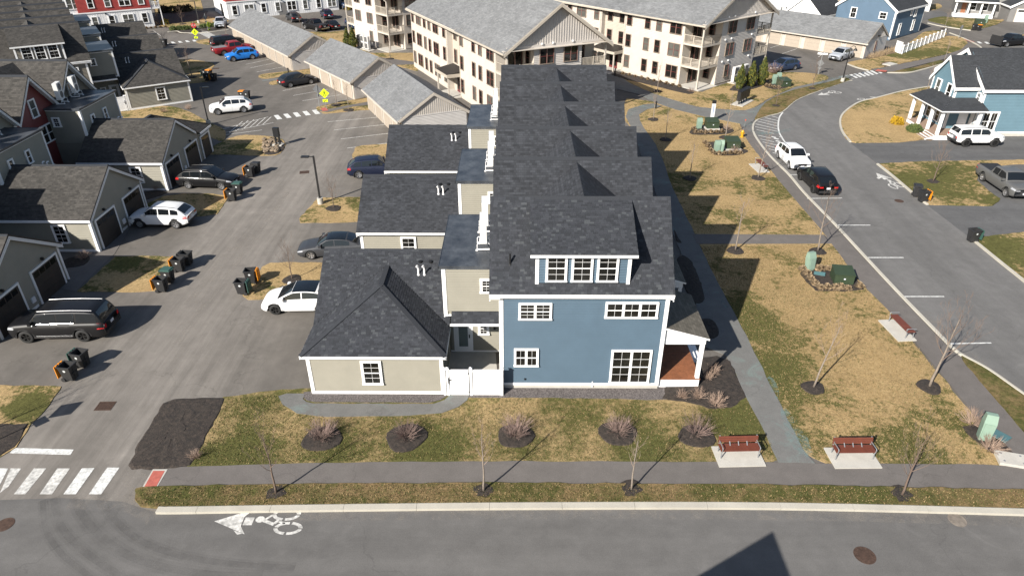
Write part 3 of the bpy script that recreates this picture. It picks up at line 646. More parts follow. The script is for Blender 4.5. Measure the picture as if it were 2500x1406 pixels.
def clap(par, o, u, n, z0, z1, lo, hi, m, expo=.15, single=False, name='clapboard', mb=None, holes=None):
    """lapped boards on the wall through o, running along u, facing n; lo/hi give the extent along u at height z"""
    o = Vector(o); u = Vector(u).normalized(); n = Vector(n).normalized(); k = int(round((z1 - z0) / expo)); e = (z1 - z0) / k
    joined = mb or MB()
    for i in range(k):
        za = z0 + i * e; zb = za + e; a0, a1 = lo(za), hi(za); b0, b1 = lo(zb), hi(zb)
        if a1 - a0 < .05: continue
        if b1 < b0: b0 = b1 = (b0 + b1) / 2
        q = lambda t, z, d: o + u * t + n * d + Vector((0, 0, z))
        vs = [q(a0, za, .050), q(a1, za, .050), q(b1, zb, .006), q(b0, zb, .006), q(a0, za, .0), q(a1, za, .0)]
        fs = [(0, 1, 2, 3), (4, 5, 1, 0)]
        if single: MB().add(vs, fs).build(name, m, par)
        else: joined.add(vs, fs)
    if not single and not mb and joined.f: return joined.build('siding', m, par)
def cst(v): return lambda z: v
def shingles(par, o, u, v, V, rng, expo=.125, single=0, seed=1, lift=.004):
    """real shingle tabs on the slope through o: u along the eave, v up the slope; rng(v) -> (u0,u1)"""
    rr = random.Random(seed); o = Vector(o); u = Vector(u).normalized(); v = Vector(v).normalized(); n = u.cross(v); n = n if n.z > 0 else -n
    rest = MB(); cnt = 0; K = int(V / expo); wts = [.20, .27, .31, .15, .07]
    for i in range(K):
        v0 = i * expo; v1 = min(V, v0 + expo * 1.25); a, b = rng(v0); a2, b2 = rng(min(v1, V)); a = max(a, min(a2, a + .3)); x = a - rr.uniform(0, .25)
        lo, hi = max(a, a2), min(b, b2); lo2, hi2 = a, b
        while x < b:
            w_ = rr.choice((.11, .14, .17, .20, .24, .29)); x0, x1 = max(x, lo2), min(x + w_ - .004, hi2); x += w_
            if x1 - x0 < .05: continue
            t = rr.random(); mi = 0
            for q in wts:
                if t < q: break
                t -= q; mi += 1
            mi = min(mi, 4); h0 = .011 + rr.uniform(0, .006)
            x0t, x1t = min(max(x0, a2), b2), max(min(x1, b2), a2)
            if x1t < x0t: x0t = x1t = (x0t + x1t) / 2
            q = lambda U, W_, d: o + u * U + v * W_ + n * (d + lift)
            vs = [q(x0, v0, h0), q(x1, v0, h0), q(x1t, v1, h0 * .35), q(x0t, v1, h0 * .35), q(x0, v0, -.002), q(x1, v0, -.002), q(x1t, v1, -.002), q(x0t, v1, -.002)]
            fs = [(0, 1, 2, 3), (4, 5, 1, 0), (5, 6, 2, 1), (7, 4, 0, 3)]
            if cnt < single:
                MB().add(vs, fs).build('shingle', TABS[mi], par); cnt += 1
            else: rest.add(vs, fs, mi)
    if rest.f: rest.build('shingle_courses', TABS, par, kind='stuff')
    return cnt
def pipe_vent(par, x, y, z, h, m=PVC, r=.05, elbow=True, name='vent_pipe'):
    mb = MB(); pts = [(x, y, z), (x, y, z + h)]
    if elbow: pts += [(x - .03, y - .07, z + h + .07), (x - .06, y - .16, z + h + .05)]
    mb.tube(pts, r, 8); mb.cyl(x, y, z - .05, z + .04, r * 1.9, r * 1.2, 10); return mb.build(name, m, par)

# ---------------------------------------------------------------- townhouses in a row
XL, XR = -.74, 7.48           # gable walls; the lane side is at XL
RZ = 9.58; SLP = 1.078
def townhouse(end, wall_m, roof_m, label, place, wing=True, detail=0, gable_win=False, vents=True, lane_m=None, last=False):
    T, rot, mir = place['T'], place['rot'], place['mir']; yr = place['y']
    c, s = cos(rot), sin(rot)
    root = thing('townhouse', label, 'house', (T[0] - s * yr, T[1] + c * yr, 0), rot, place['group'], mir)
    yf = -3.1 if end else -2.8; yb = 3.1 if last else 2.8; lane_m = lane_m or wall_m
    prof = [(yf, 0), (yb, 0), (yb, RZ - .1 - yb * SLP), (0, RZ - .1), (yf, RZ - .1 + yf * SLP)]
    mb = MB(); mb.extr([(XL, y, z) for y, z in prof], (XR - XL, 0, 0)); wall = mb.build('wall', wall_m, root)
    zc = lambda z: (lambda yy: yy)(0)
    lo = lambda z: max(yf, -(RZ - .1 - z) / SLP) if z > RZ - .1 + yf * SLP else yf
    hi = lambda z: min(yb, (RZ - .1 - z) / SLP) if z > RZ - .1 - yb * SLP else yb
    clap(wall, (XL, 0, 0), (0, 1, 0), (-1, 0, 0), .3, RZ - .2, lo, hi, lane_m)
    clap(wall, (XR, 0, 0), (0, 1, 0), (1, 0, 0), .3, RZ - .2, lo, hi, wall_m)
    fd = MB(); fd.box(XL - .01, XR + .01, yf - .012 if end else yf, yb, 0, .26); fd.build('foundation', CONC, root)
    # roof
    ra, rb = XL - .52, XR + .18; ye = yf - .26 if end else yf; yeb = yb + .26 if last else yb
    r = MB(); zf = RZ + ye * SLP; zb_ = RZ - yeb * SLP
    r.roof([(ra, ye, zf), (rb, ye, zf), (rb, 0, RZ), (ra, 0, RZ)], .14, 0, 1); r.roof([(ra, yeb, zb_), (rb, yeb, zb_), (rb, 0, RZ), (ra, 0, RZ)], .14, 0, 1)
    roof = r.build('roof', [roof_m, BLACK], root)
    rc = MB(); rc.add([(ra, -.14, RZ - .14 * SLP + .012), (rb, -.14, RZ - .14 * SLP + .012), (rb, 0, RZ + .02), (ra, 0, RZ + .02), (rb, .14, RZ - .14 * SLP + .012), (ra, .14, RZ - .14 * SLP + .012)], [(0, 1, 2, 3), (3, 2, 4, 5)])
    rc.build('ridge_cap', TABS[1], roof)
    # rake boards and soffits
    rk = MB()
    for xx, d in ((ra + .005, 1), (rb - .005, -1)):
        for (y0, z0) in ((ye, zf), (yeb, zb_)):
            rk.extr([(xx, y0, z0 - .145), (xx, 0, RZ - .145), (xx, 0, RZ - .4), (xx, y0, z0 - .4)], (.05 * d, 0, 0))
            xi = (XL if d == 1 else XR); rk.extr([(xx, y0, z0 - .30), (xx, 0, RZ - .30), (xi, 0, RZ - .30), (xi, y0, z0 - .30)], (0, 0, .03))
    split(rk, 'rake_trim', WHITE, root)
    cb = MB()
    for yy in (yf, yb):
        sg = 1 if yy < 0 else -1; zt = RZ - .25 - abs(yy) * SLP
        cb.box(XL - .058, XL + .0, yy, yy + sg * .15, .17, zt); cb.box(XR, XR + .058, yy, yy + sg * .15, .17, zt)
    split(cb, 'corner_board', WHITE, root)
    if end:
        fs = MB(); fs.box(ra, rb, ye - .03, ye, zf - .22, zf - .02); fs.box(ra, rb, ye, yf, zf - .22, zf - .19); split(fs, 'fascia', WHITE, root)
        gt = MB(); gt.box(ra, rb, ye - .06, ye - .03, zf - .10, zf - .015); gt.build('gutter', WHITE, root)
        zt = zf - .22
        b2 = MB(); b2.box(XL - .03, XL + .15, yf - .058, yf, .42, zt); b2.box(XR - .17, XR + .03, yf - .058, yf, .42, zt); b2.box(XL - .03, XR + .03, yf - .06, yf, .26, .42); b2.box(XL + .15, XR - .17, yf - .03, yf, zt - .14, zt); split(b2, 'corner_board', WHITE, root)
        clap(wall, (0, yf, 0), (1, 0, 0), (0, -1, 0), .42, zt - .14, cst(XL + .15), cst(XR - .17), wall_m, .15, single=detail > 0)
        yw = yf - .02
        win(root, .98, yw, 4.86, 0, 1.64, .96, 2, 2, 4, .085); win(root, 5.70, yw, 4.95, 0, 2.60, .91, 3, 2, 2, .085); win(root, .57, yw, 2.06, 0, 1.26, 1.10, 2, 2, 2, .085); win(root, 5.94, yw, 1.50, 0, 2.08, 2.10, 2, 2, 4, .085)
        if detail:
            sp = MB(); sp.cyl(.52, yf - .05, .62, .70, .05, .05, 8); sp.build('hose_tap', BLACK, root); dp = MB(); dp.tube([(4.05, yf - .06, .16), (4.05, yf - .06, .5)], .035, 8); dp.build('drain_stub', PVC, root)
        # shed dormer
        dx0, dx1, dy, dz0, dz1 = .97, 5.47, yf + .12, 6.3, 8.12
        d = MB(); yt = -.16; zt2 = RZ + yt * SLP + .02
        prof = [(dy, dz0), (dy, dz1), (-1.3, RZ - 1.3 * SLP + .05), (-1.3, dz0)]
        d.extr([(dx0, y, z) for y, z in [(dy, 6.0), (dy, dz1 - .02), (yt, zt2 - .1), (yt, 6.0)]], (dx1 - dx0, 0, 0)); dor = d.build('dormer', wall_m, root)
        clap(dor, (0, dy, 0), (1, 0, 0), (0, -1, 0), dz0 + .12, dz1 - .12, cst(dx0 + .14), cst(dx1 - .14), wall_m, .15)
        t = MB(); t.box(dx0 - .02, dx0 + .15, dy - .058, dy, dz0, dz1 - .1); t.box(dx1 - .15, dx1 + .02, dy - .058, dy, dz0, dz1 - .1)
        e0 = dy - .26; sl = (zt2 - dz1) / (yt - dy); ze = dz1 - .26 * sl
        t.box(dx0 - .27, dx1 + .27, e0 - .03, e0, ze - .12, ze + .02); t.box(dx0 - .2, dx1 + .2, e0, dy, ze - .12, ze - .09); split(t, 'dormer_trim', WHITE, dor)
        dr_ = MB(); dr_.roof([(dx0 - .27, e0, ze + .03), (dx1 + .27, e0, ze + .03), (dx1 + .27, yt, zt2 + .04), (dx0 - .27, yt, zt2 + .04)], .1, 0, 1); dr_.build('dormer_roof', [roof_m, BLACK], dor)
        for xx in (1.95, 3.17, 4.38): win(root, xx, dy - .02, 7.23, 0, 1.02, 1.48, 1, 2, 4, .085)
        if detail:
            vv = Vector((0, -yt + e0, 0)); L = hypot(yt - e0, zt2 - ze)
            shingles(dor, (0, e0 - .02, ze + .035), (1, 0, 0), (0, yt - e0, zt2 - ze), L, lambda v: (dx0 - .27, dx1 + .27), seed=5)
            L2 = hypot(ye, RZ - zf)
            def rg(v): return (ra, rb)
            # leave out the field the dormer covers: left, right, and the strips under and over it
            sv = Vector((0, -ye, RZ - zf)).normalized(); vb = (dy - ye + .02) / sv.y; 
            n1 = shingles(roof, (0, ye - .015, zf), (1, 0, 0), sv, vb, rg, single=165, seed=2)
            vt_ = L2
            o2 = Vector((0, ye - .015, zf)) + sv * (int(vb / .125) * .125)
            shingles(roof, o2, (1, 0, 0), sv, L2 - int(vb / .125) * .125, lambda v: (ra, dx0 - .02), single=60, seed=3)
            shingles(roof, o2, (1, 0, 0), sv, L2 - int(vb / .125) * .125, lambda v: (dx1 + .02, rb), single=70, seed=4)
    else:
        # roof saddle that joins this ridge to the one before it
        gx, gz = 3.45, 9.36; y1 = -(RZ - gz) / SLP; y0 = -5.6 + (RZ - gz) / SLP; hw = (gz - (RZ - 2.8 * SLP)) / .69; zb = RZ - 2.8 * SLP + .02
        d = MB(); d.roof([(gx, y0, gz), (gx, y1, gz), (gx - hw, -2.8, zb)], .03, 0, 1); d.roof([(gx, y1, gz), (gx, y0, gz), (gx + hw, -2.8, zb)], .03, 0, 1); d.build('roof_saddle', [roof_m, BLACK], root)
    if vents:
        xx, yy = (-.26, -2.85 if end else -1.9)
        if end: yy = -2.35
        pipe_vent(root, xx if end else 2.0, yy, RZ + yy * SLP, .55, BLACK, .05, False)
    if last:
        fs = MB(); fs.box(ra, rb, yeb, yeb + .03, zb_ - .3, zb_ - .02); split(fs, 'fascia', WHITE, root)
    if gable_win:
        win(root, XL - .02, .1, 6.9, -pi / 2, .9, 1.5, 1, 1, 2, glass=BLINDS); win(root, XL - .02, -.6, 4.6, -pi / 2, 1.6, 1.5, 2, 1, 2)
        lt = MB(); lt.cyl(XL - .08, .0, 8.9, 9.05, .09, .05, 8); lt.build('wall_light', WHITE, root)
    # porch on the garden side
    po = MB(); px1 = 9.66; p0, p1 = -3.0, 1.0; po.box(XR + .04, px1, p0, p1, 0, .55); pch = po.build('porch', WHITE, root)
    nb = 17; bw = (p1 - p0 + .04) / nb; bd = MB().box(XR + .04, px1 + .03, 0, bw - .012, .552, .60).mesh('deck_board', DECK)
    for i in range(nb): link('deck_board', bd, pch, (0, p0 - .03 + i * bw, 0))
    cm = MB().box(-.1, .1, -.1, .1, .6, 2.78).mesh('column', WHITE)
    for (cx, cy) in ((px1 - .12, p0 + .12), (px1 - .12, p1 - .12)): link('column', cm, pch, (cx, cy, 0))
    bm = MB(); bm.extr([(XR + .04, p0, 2.8), (px1, p0, 2.8), (px1, p0, 3.16), (XR + .04, p0, 3.75)], (0, .14, 0)); bm.extr([(XR + .04, p1, 2.8), (px1, p1, 2.8), (px1, p1, 3.16), (XR + .04, p1, 3.75)], (0, -.14, 0)); bm.box(px1 - .15, px1, p0 + .14, p1 - .14, 2.8, 3.12); split(bm, 'porch_beam', WHITE, pch)
    pr = MB(); pr.roof([(px1 + .14, p0 - .12, 3.2), (px1 + .14, p1 + .2, 3.2), (XR + .03, p1 + .2, 3.86), (XR + .03, p0 - .12, 3.86)], .1, 0, 1); pr.build('porch_roof', [PSHING, WHITE], pch)
    st = MB(); st.box(px1 + .04, px1 + .34, -.8, .6, 0, .38); st.box(px1 + .34, px1 + .64, -.8, .6, 0, .2); split(st, 'step', WHITE, pch)
    dm = MB(); dm.box(XR + .025, XR + .06, -.5, .45, .6, 2.65); dm.build('front_door', WHITE, root)
    if wing:
        w = MB(); y0, y1 = -1.49, 4.35; x0 = -3.66; w.box(x0, XL, y0, y1, 3.5, 6.42); w.box(x0 + .05, XL, .05, y1, 0, 3.5); wg = w.build('wing', TAN if lane_m is not REDS else TAN, root)
        clap(wg, (0, y0, 0), (1, 0, 0), (0, -1, 0), 3.82, 6.3, cst(x0 + .14), cst(XL), TAN, .15, single=detail > 0)
        clap(wg, (x0, 0, 0), (0, 1, 0), (-1, 0, 0), 3.5, 6.3, cst(y0 + .14), cst(y1 - .14), TAN)
        clap(wg, (0, .05, 0), (1, 0, 0), (0, -1, 0), .2, 3.4, cst(x0 + .1), cst(XL), TAN)
        clap(wg, (0, y1, 0), (1, 0, 0), (0, 1, 0), 3.5, 6.3, cst(x0 + .14), cst(XL), TAN)
        t = MB(); t.box(x0 - .03, x0 + .14, y0 - .058, y0, 3.5, 6.42); t.box(x0 - .03, XL, y0 - .03, y0, 6.28, 6.42); t.box(x0 - .058, x0, y0, y0 + .14, 3.5, 6.42); t.box(x0 - .058, x0, y1 - .14, y1, 3.5, 6.42); t.box(x0 - .058, x0, y0 + .14, y1 - .14, 6.28, 6.42); t.box(x0 - .058, x0, y0, y1, 3.42, 3.54); t.box(x0 - .03, XL, y0 - .03, y0, 3.5, 3.6)
        t.box(x0 - .03, XL, y1, y1 + .03, 6.28, 6.42); t.box(x0 - .03, x0 + .14, y1, y1 + .035, 3.5, 6.28); split(t, 'corner_board', WHITE, wg)
        rf = MB(); rf.box(x0 - .16, XL - .0, y0 - .14, y1 + .14, 6.43, 6.52); rf.box(x0 - .18, XL, y0 - .16, y0 - .14, 6.38, 6.54); rf.box(x0 - .18, x0 - .16, y0 - .16, y1 + .16, 6.38, 6.54); rf.box(x0 - .18, XL, y1 + .14, y1 + .16, 6.38, 6.54); rf.build('flat_roof', EPDM, root)
        win(root, -1.46, y0 - .02, 5.35, 0, .68, .84, 1, 2, 4); win(root, x0 - .02, .9, 5.1, -pi / 2, .62, 1.05, 1, 1, 2); win(root, x0 - .02, 2.9, 5.1, -pi / 2, .62, 1.05, 1, 1, 2); win(root, -1.46, y1 + .02, 5.35, pi, .68, .84, 1, 2, 4)
        sk = MB(); sk.roof([(x0 + .35, y0 - .62, 3.42), (XL - .02, y0 - .62, 3.42), (XL - .02, y0 - .02, 3.8), (x0 + .35, y0 - .02, 3.8)], .1, 0, 1); skr = sk.build('entry_roof', [roof_m, WHITE], root)
        if detail: shingles(skr, (0, y0 - .63, 3.415), (1, 0, 0), (0, .60, .38), .7, lambda v: (x0 + .35, XL - .02), seed=9)
        f2 = MB(); f2.box(x0 + .3, XL - .02, y0 - .66, y0 - .62, 3.28, 3.40); f2.box(x0 + .35, XL, y0 - .62, y0, 3.26, 3.29); split(f2, 'entry_fascia', WHITE, root)
        dd = MB(); dd.box(-3.42, -2.36, .0, .05, .12, 2.32); dd.box(-3.30, -2.48, -.03, .0, .16, 2.22); door = dd.build('back_door', WHITE, root)
        dg = MB(); dg.box(-3.14, -2.64, -.045, -.03, .5, 2.1); dg.build('pane', DOORGLASS, door); hd = MB(); hd.box(-2.58, -2.52, -.09, -.03, 1.1, 1.3); hd.build('handle', BLACK, door)
        win(root, -1.75, .03, 1.72, 0, .62, .86, 1, 2, 4); lt = MB(); lt.cyl(-1.15, -.02, 1.95, 2.0, .1, .1, 10); lt.box(-1.2, -1.08, -.16, .0, 1.72, 1.92); lt.build('wall_light', BLACK, root)
        tt = MB(); tt.box(x0 + .05, XL, .02, .05, .08, .2); tt.build('base_board', WHITE, root)
    return root

def heat_pump(label, loc, rz, group, sx=1):
    o = thing('heat_pump', label, 'heat pump', loc, rz, group, sx)
    m = MB(); m.box(-.17, .17, -.48, .48, .42, 1.78); b = m.build('casing', HPW, o)
    g = MB()
    for zz in (.78, 1.42):
        g.lathe([(.0, 0), (.27, 0), (.29, .02)], 18, 'z'); k = len(g.v) - 54
        for i in range(k, len(g.v)): x, y, z = g.v[i]; g.v[i] = (-.172 - z, x, zz + y)
    g.build('fan_grille', GRILL, o)
    s = MB(); s.box(-.36, .36, -.42, -.36, .04, .1); s.box(-.36, .36, .36, .42, .04, .1)
    for yy in (-.39, .39): s.tube([(-.33, yy, .1), (-.33, yy, .34), (-.28, yy, .4), (.28, yy, .4), (.33, yy, .34), (.33, yy, .1)], .022, 6)
    s.tube([(-.2, -.39, .4), (-.2, .39, .4)], .02, 6); s.tube([(.2, -.39, .4), (.2, .39, .4)], .02, 6); s.box(-.42, -.3, -.44, -.34, 0, .05); s.box(.3, .42, -.44, -.34, 0, .05); s.build('stand', PVC, o)
    l = MB(); l.tube([(.17, -.3, .7), (.32, -.3, .6), (.34, -.3, .25), (.5, -.3, .2)], .025, 6); l.tube([(.17, -.2, .7), (.36, -.2, .66), (.42, -.2, .2), (.6, -.2, .15)], .02, 6); l.build('refrigerant_line', PVC, o)
    return o

def garage_door(par, x, y, rz, w=2.5, h=2.15, m=None, lites=True, z=0.02, n=4):
    m = m or GDOOR; key = ('gd', round(w, 2), h, m.name)
    if key not in WCACHE:
        f = MB(); f.box(-w / 2 - .14, -w / 2, -.08, 0, 0, h + .14); f.box(w / 2, w / 2 + .14, -.08, 0, 0, h + .14); f.box(-w / 2, w / 2, -.08, 0, h, h + .14); f.box(-w / 2, w / 2, -.044, 0, 0, h)
        p = MB(); ph = h / n; p.box(-w / 2 + .01, w / 2 - .01, -.066, -.044, .006, ph - .006)
        for k in range(4): a = -w / 2 + .06 + k * (w - .1) / 4; p.box(a, a + (w - .1) / 4 - .06, -.072, -.066, .07, ph - .07)
        l = MB()
        for k in range(4): a = -w / 2 + .12 + k * (w - .2) / 4; l.box(a, a + (w - .2) / 4 - .1, -.077, -.071, .1, ph - .1)
        WCACHE[key] = (f.mesh('garage_door', WHITE if m is GDOOR else CREAM), p.mesh('door_panel', m), l.mesh('door_lite', GLASS))
    f, p, l = WCACHE[key]; o = link('garage_door', f, par, (x, y, z), rz)
    for k in range(n): link('door_panel', p, o, (0, 0, k * h / n))
    if lites: link('door_lite', l, o, (0, 0, (n - 1) * h / n))
    return o

GX0, GX1 = -10.54, -3.68; GEZ = 2.62; GRZ = 5.2
def garage(hip, label, place, roof_m, detail=0, doors=True, single_face=False):
    T, rot, mir, yr = place['T'], place['rot'], place['mir'], place['y']; c, s = cos(rot), sin(rot)
    root = thing('garage', label, 'garage', (T[0] - s * yr, T[1] + c * yr, 0), rot, place['ggroup'], mir)
    k = (GRZ - GEZ) / 4.0; yf, yb = -3.72, 3.72; zr = GRZ - .08
    prof = [(yf, 0), (yb, 0), (yb, zr - yb * k), (0, zr), (yf, zr + yf * k)]
    m = MB(); m.extr([(GX0, y, z) for y, z in prof], (GX1 - GX0, 0, 0)); fy = -6.36
    if hip: m.box(GX0, GX1, fy, yf, 0, GEZ - .05)
    wall = m.build('wall', TAN, root)
    lo = lambda z: max(yf, -(zr - z) / k); hi = lambda z: min(yb, (zr - z) / k)
    clap(wall, (GX0, 0, 0), (0, 1, 0), (-1, 0, 0), .25, zr - .1, lo, hi, TAN); clap(wall, (GX1, 0, 0), (0, 1, 0), (1, 0, 0), .25, zr - .1, lo, hi, TAN)
    clap(wall, (0, yb, 0), (1, 0, 0), (0, 1, 0), .25, GEZ - .12, cst(GX0 + .15), cst(GX1 - .15), TAN)
    fyy = fy if hip else yf
    clap(wall, (0, fyy, 0), (1, 0, 0), (0, -1, 0), .25, GEZ - .12, cst(GX0 + .15), cst(GX1 - .15), TAN, .15, single=detail > 0)
    t = MB()
    t.box(GX0 - .03, GX0 + .15, fyy - .058, fyy, .22, GEZ - .1); t.box(GX1 - .15, GX1 + .03, fyy - .058, fyy, .22, GEZ - .1); t.box(GX0 - .03, GX1 + .03, fyy - .06, fyy, .03, .22); t.box(GX0 - .058, GX0, fyy, fyy + .15, .03, GEZ - .1)
    t.box(GX0 - .03, GX0 + .15, yb, yb + .058, .22, GEZ - .1); t.box(GX1 - .15, GX1 + .03, yb, yb + .058, .22, GEZ - .1); t.box(GX0 - .03, GX1 + .03, yb, yb + .04, .03, .22); t.box(GX0 - .058, GX0, yb - .15, yb, .03, GEZ - .1); t.box(GX0 - .03, GX0, -.35, .35, .03, .2); split(t, 'corner_board', WHITE, root)
    ra, rb = GX0 - .22, GX1 + .2; ye = -4.0; r = MB(); nz = GEZ
    if hip:
        he = fy - .28; hx = (ra + rb) / 2; run = (rb - ra) / 2; k2 = 2.0 / run; hz = GEZ + 2.0; ya = he + run; yc = (hz - GRZ) / k   # where the hip ridge meets the main slope
        # main front slope left and right of the hip valley
        yv = ye
        r.roof([(ra, ye, GEZ), (hx - 0, yc, hz), (hx + 0, yc, hz), (rb, ye, GEZ), (rb, 0, GRZ), (ra, 0, GRZ)][0:1] + [(hx, yc, hz), (rb, ye, GEZ), (rb, 0, GRZ), (ra, 0, GRZ)], .12, 0, 1)
        main = r
        main.uv[0] = [(p[0], (p[1] - ye) * 1.19) for p in main.v[:5]]
        r.roof([(ra, he, GEZ), (rb, he, GEZ), (hx, ya, hz)], .12, 0, 1)
        r.roof([(ra, ye, GEZ), (ra, he, GEZ), (hx, ya, hz), (hx, yc, hz)], .12, 0, 1); r.roof([(rb, he, GEZ), (rb, ye, GEZ), (hx, yc, hz), (hx, ya, hz)], .12, 0, 1)
    else:
        r.roof([(ra, ye, GEZ), (rb, ye, GEZ), (rb, 0, GRZ), (ra, 0, GRZ)], .12, 0, 1)
    r.roof([(ra, -ye, GEZ), (rb, -ye, GEZ), (rb, 0, GRZ), (ra, 0, GRZ)], .12, 0, 1)
    roof = r.build('roof', [roof_m, BLACK], root)
    f = MB()
    if hip:
        f.box(ra, rb, he - .04, he, GEZ - .15, GEZ - .015); f.box(ra - .04, ra, he, ye, GEZ - .2, GEZ - .015); f.box(rb, rb + .04, he, ye, GEZ - .2, GEZ - .015); f.box(ra, rb, he, fy, GEZ - .14, GEZ - .12); f.box(ra, GX0, fy, ye, GEZ - .18, GEZ - .15)
    else: f.box(ra, rb, ye - .04, ye, GEZ - .15, GEZ - .015); f.box(ra, rb, ye, yf, GEZ - .2, GEZ - .17)
    f.box(ra, rb, -ye, -ye + .04, GEZ - .2, GEZ - .015); f.box(ra, rb, yb, -ye, GEZ - .2, GEZ - .17)
    for xx, d in ((ra - .003, 1), (rb + .003, -1)):
        for sg in ((1,) if hip else (1, -1)):
            f.extr([(xx, 4.0 * sg, GEZ - .12), (xx, 0, GRZ - .12), (xx, 0, GRZ - .34), (xx, 4.0 * sg, GEZ - .34)], (.045 * d, 0, 0)); xi = GX0 if d == 1 else GX1
            f.extr([(xx, 4.0 * sg, GEZ - .24), (xx, 0, GRZ - .24), (xi, 0, GRZ - .24), (xi, 4.0 * sg, GEZ - .24)], (0, 0, .03))
        if hip:
            a0, a1 = (ye + .7, GEZ + .7 * k), (0, GRZ); f.extr([(xx, a0[0], a0[1] - .12), (xx, 0, GRZ - .12), (xx, 0, GRZ - .34), (xx, a0[0], a0[1] - .34)], (.045 * d, 0, 0))
    split(f, 'fascia', WHITE, root)
    caps = MB()
    caps.add([(ra, -.13, GRZ - .13 * k + .014), (rb, -.13, GRZ - .13 * k + .014), (rb, 0, GRZ + .022), (ra, 0, GRZ + .022), (rb, .13, GRZ - .13 * k + .014), (ra, .13, GRZ - .13 * k + .014)], [(0, 1, 2, 3), (3, 2, 4, 5)])
    if hip:
        for (a, b) in (((ra, he, GEZ), (hx, ya, hz)), ((rb, he, GEZ), (hx, ya, hz)), ((hx, ya, hz), (hx, yc, hz))): caps.bar(Vector(a) + Vector((0, 0, .012)), Vector(b) + Vector((0, 0, .012)), .26, .025)
    caps.build('ridge_cap', TABS[1], roof)
    if hip and detail:
        hw_ = run; L = hypot(run, 2.0); v3 = Vector((0, run, 2.0)).normalized()
        shingles(roof, (0, he - .015, GEZ), (1, 0, 0), v3, L, lambda v: (ra + v / L * run, rb - v / L * run), single=205, seed=21)
        # side planes of the hip, up to the valley
        v4 = Vector((run, 0, 2.0)).normalized(); Ll = hypot(run, 2.0)
        shingles(roof, (ra - .015, 0, GEZ), (0, 1, 0), v4, Ll, lambda v: (he + v / Ll * run, ye + v / Ll * (yc - ye)), single=0, seed=22)
        v5 = Vector((-run, 0, 2.0)).normalized()
        shingles(roof, (rb + .015, 0, GEZ), (0, 1, 0), v5, Ll, lambda v: (he + v / Ll * run, ye + v / Ll * (yc - ye)), single=0, seed=23)
        vm = Vector((0, 4, GRZ - GEZ)).normalized(); Lm = hypot(4, GRZ - GEZ); vc = hypot(yc - ye, hz - GEZ)
        o_ = (0, ye, GEZ)
        shingles(roof, o_, (1, 0, 0), vm, Lm, lambda v: (ra, hx if v >= vc else ra + (hx - ra) * v / vc), single=45, seed=24)
        shingles(roof, o_, (1, 0, 0), vm, Lm, lambda v: (hx if v >= vc else rb - (rb - hx) * v / vc, rb), single=45, seed=25)
    wx = (GX0 + GX1) / 2 - .2
    win(root, wx, fyy - .02, 1.45, 0, 1.06, 1.5, 1, 2, 4); win(root, wx - .9, yb + .02, 1.45, pi, 1.0, 1.45, 1, 2, 4)
    if doors:
        for yy in (-1.95, 1.95): garage_door(root, GX0 - .02, yy, -pi / 2)
        if hip: garage_door(root, GX0 - .02, -5.1, -pi / 2, 1.75, 2.05)
        lm = MB(); lm.box(-.2, .0, -.06, .06, 0, .16); lm.tube([(-.02, 0, .1), (-.12, 0, .2), (-.2, 0, .12)], .02, 6); lm = lm.mesh('wall_light', BLACK)
        for yy in (-1.95, 1.95): link('wall_light', lm, root, (GX0 - .02, yy, 2.45))
        mt = MB(); mt.box(GX0 - .12, GX0 - .0, -.2, .12, .5, .85); mt.build('meter_box', PVC, root)
    yy = -1.35; pipe_vent(root, -5.35, yy, GRZ + yy * k, .5); pipe_vent(root, -5.02, yy, GRZ + yy * k, .5)
    for xx in (-5.3, -4.72): 
        b = MB(); b.lathe([(.11, 0), (.11, .1), (.0, .13)], 10, 'z', (xx, -.72, GRZ - .72 * k)); b.build('roof_vent', BLACK, root)
    return root

ROWA = dict(T=(0, 0), rot=0, mir=1, group='townhouses of the middle row', ggroup='tan garages of the middle row')
ROWB = dict(T=(-40.5, 92.6), rot=pi, mir=1, group='townhouses of the near left row', ggroup='tan garages of the near left row')
ROWC = dict(T=(-32.4, 53.6), rot=R(34), mir=-1, group='townhouses of the far left row', ggroup='tan garages of the far left row')
def at_row(row, y): d = dict(row); d['y'] = y; return d
UY = [31.35 + 5.6 * i for i in range(6)]; GY = [34.1, 45.4, 56.8]
ordn = ['first', 'second', 'third', 'fourth', 'fifth', 'sixth']
for i, y in enumerate(UY):
    lab = 'blue clapboard end townhouse with wide white windowed dormer and cedar porch' if i == 0 else '%s townhouse of the middle row, counted from the blue one' % ordn[i]
    townhouse(i == 0, BLUE if i == 0 else (TAUPE, GREYS)[i % 2], DSHING, lab, at_row(ROWA, y), wing=i % 2 == 0, detail=1 if i == 0 else 0, last=i == 5)
garage(True, 'tan hip-roofed garage with one white framed window beside the blue townhouse', at_row(ROWA, GY[0]), DSHING, detail=1)
garage(False, 'tan gabled garage with the grey sedan parked before it', at_row(ROWA, GY[1]), DSHING)
garage(False, 'tan gabled garage with the dark blue SUV parked before it', at_row(ROWA, GY[2]), DSHING)
hpn = ['nearest flat roof of the middle row', 'second flat roof of the middle row', 'farthest flat roof of the middle row']
for k in range(3):
    for j, (dy, wd) in enumerate(((.45, 'front'), (2.55, 'rear'))): heat_pump('white heat pump, %s one on the %s' % (wd, hpn[k]), (-1.66, UY[2 * k] + dy, 6.53), R(2), 'heat pumps on the flat roofs of the middle row')
lanecol = [TAUPE, REDS, TAN, GREYS, TAN, TAUPE]
labB = ['taupe gabled townhouse at the far end of the near left row', 'dark red gabled townhouse behind the two heat pumps', 'tan gabled townhouse beside the dark red one', 'fourth townhouse from the far end of the near left row', 'fifth townhouse from the far end of the near left row', 'last townhouse of the near left row, nearest the camera']
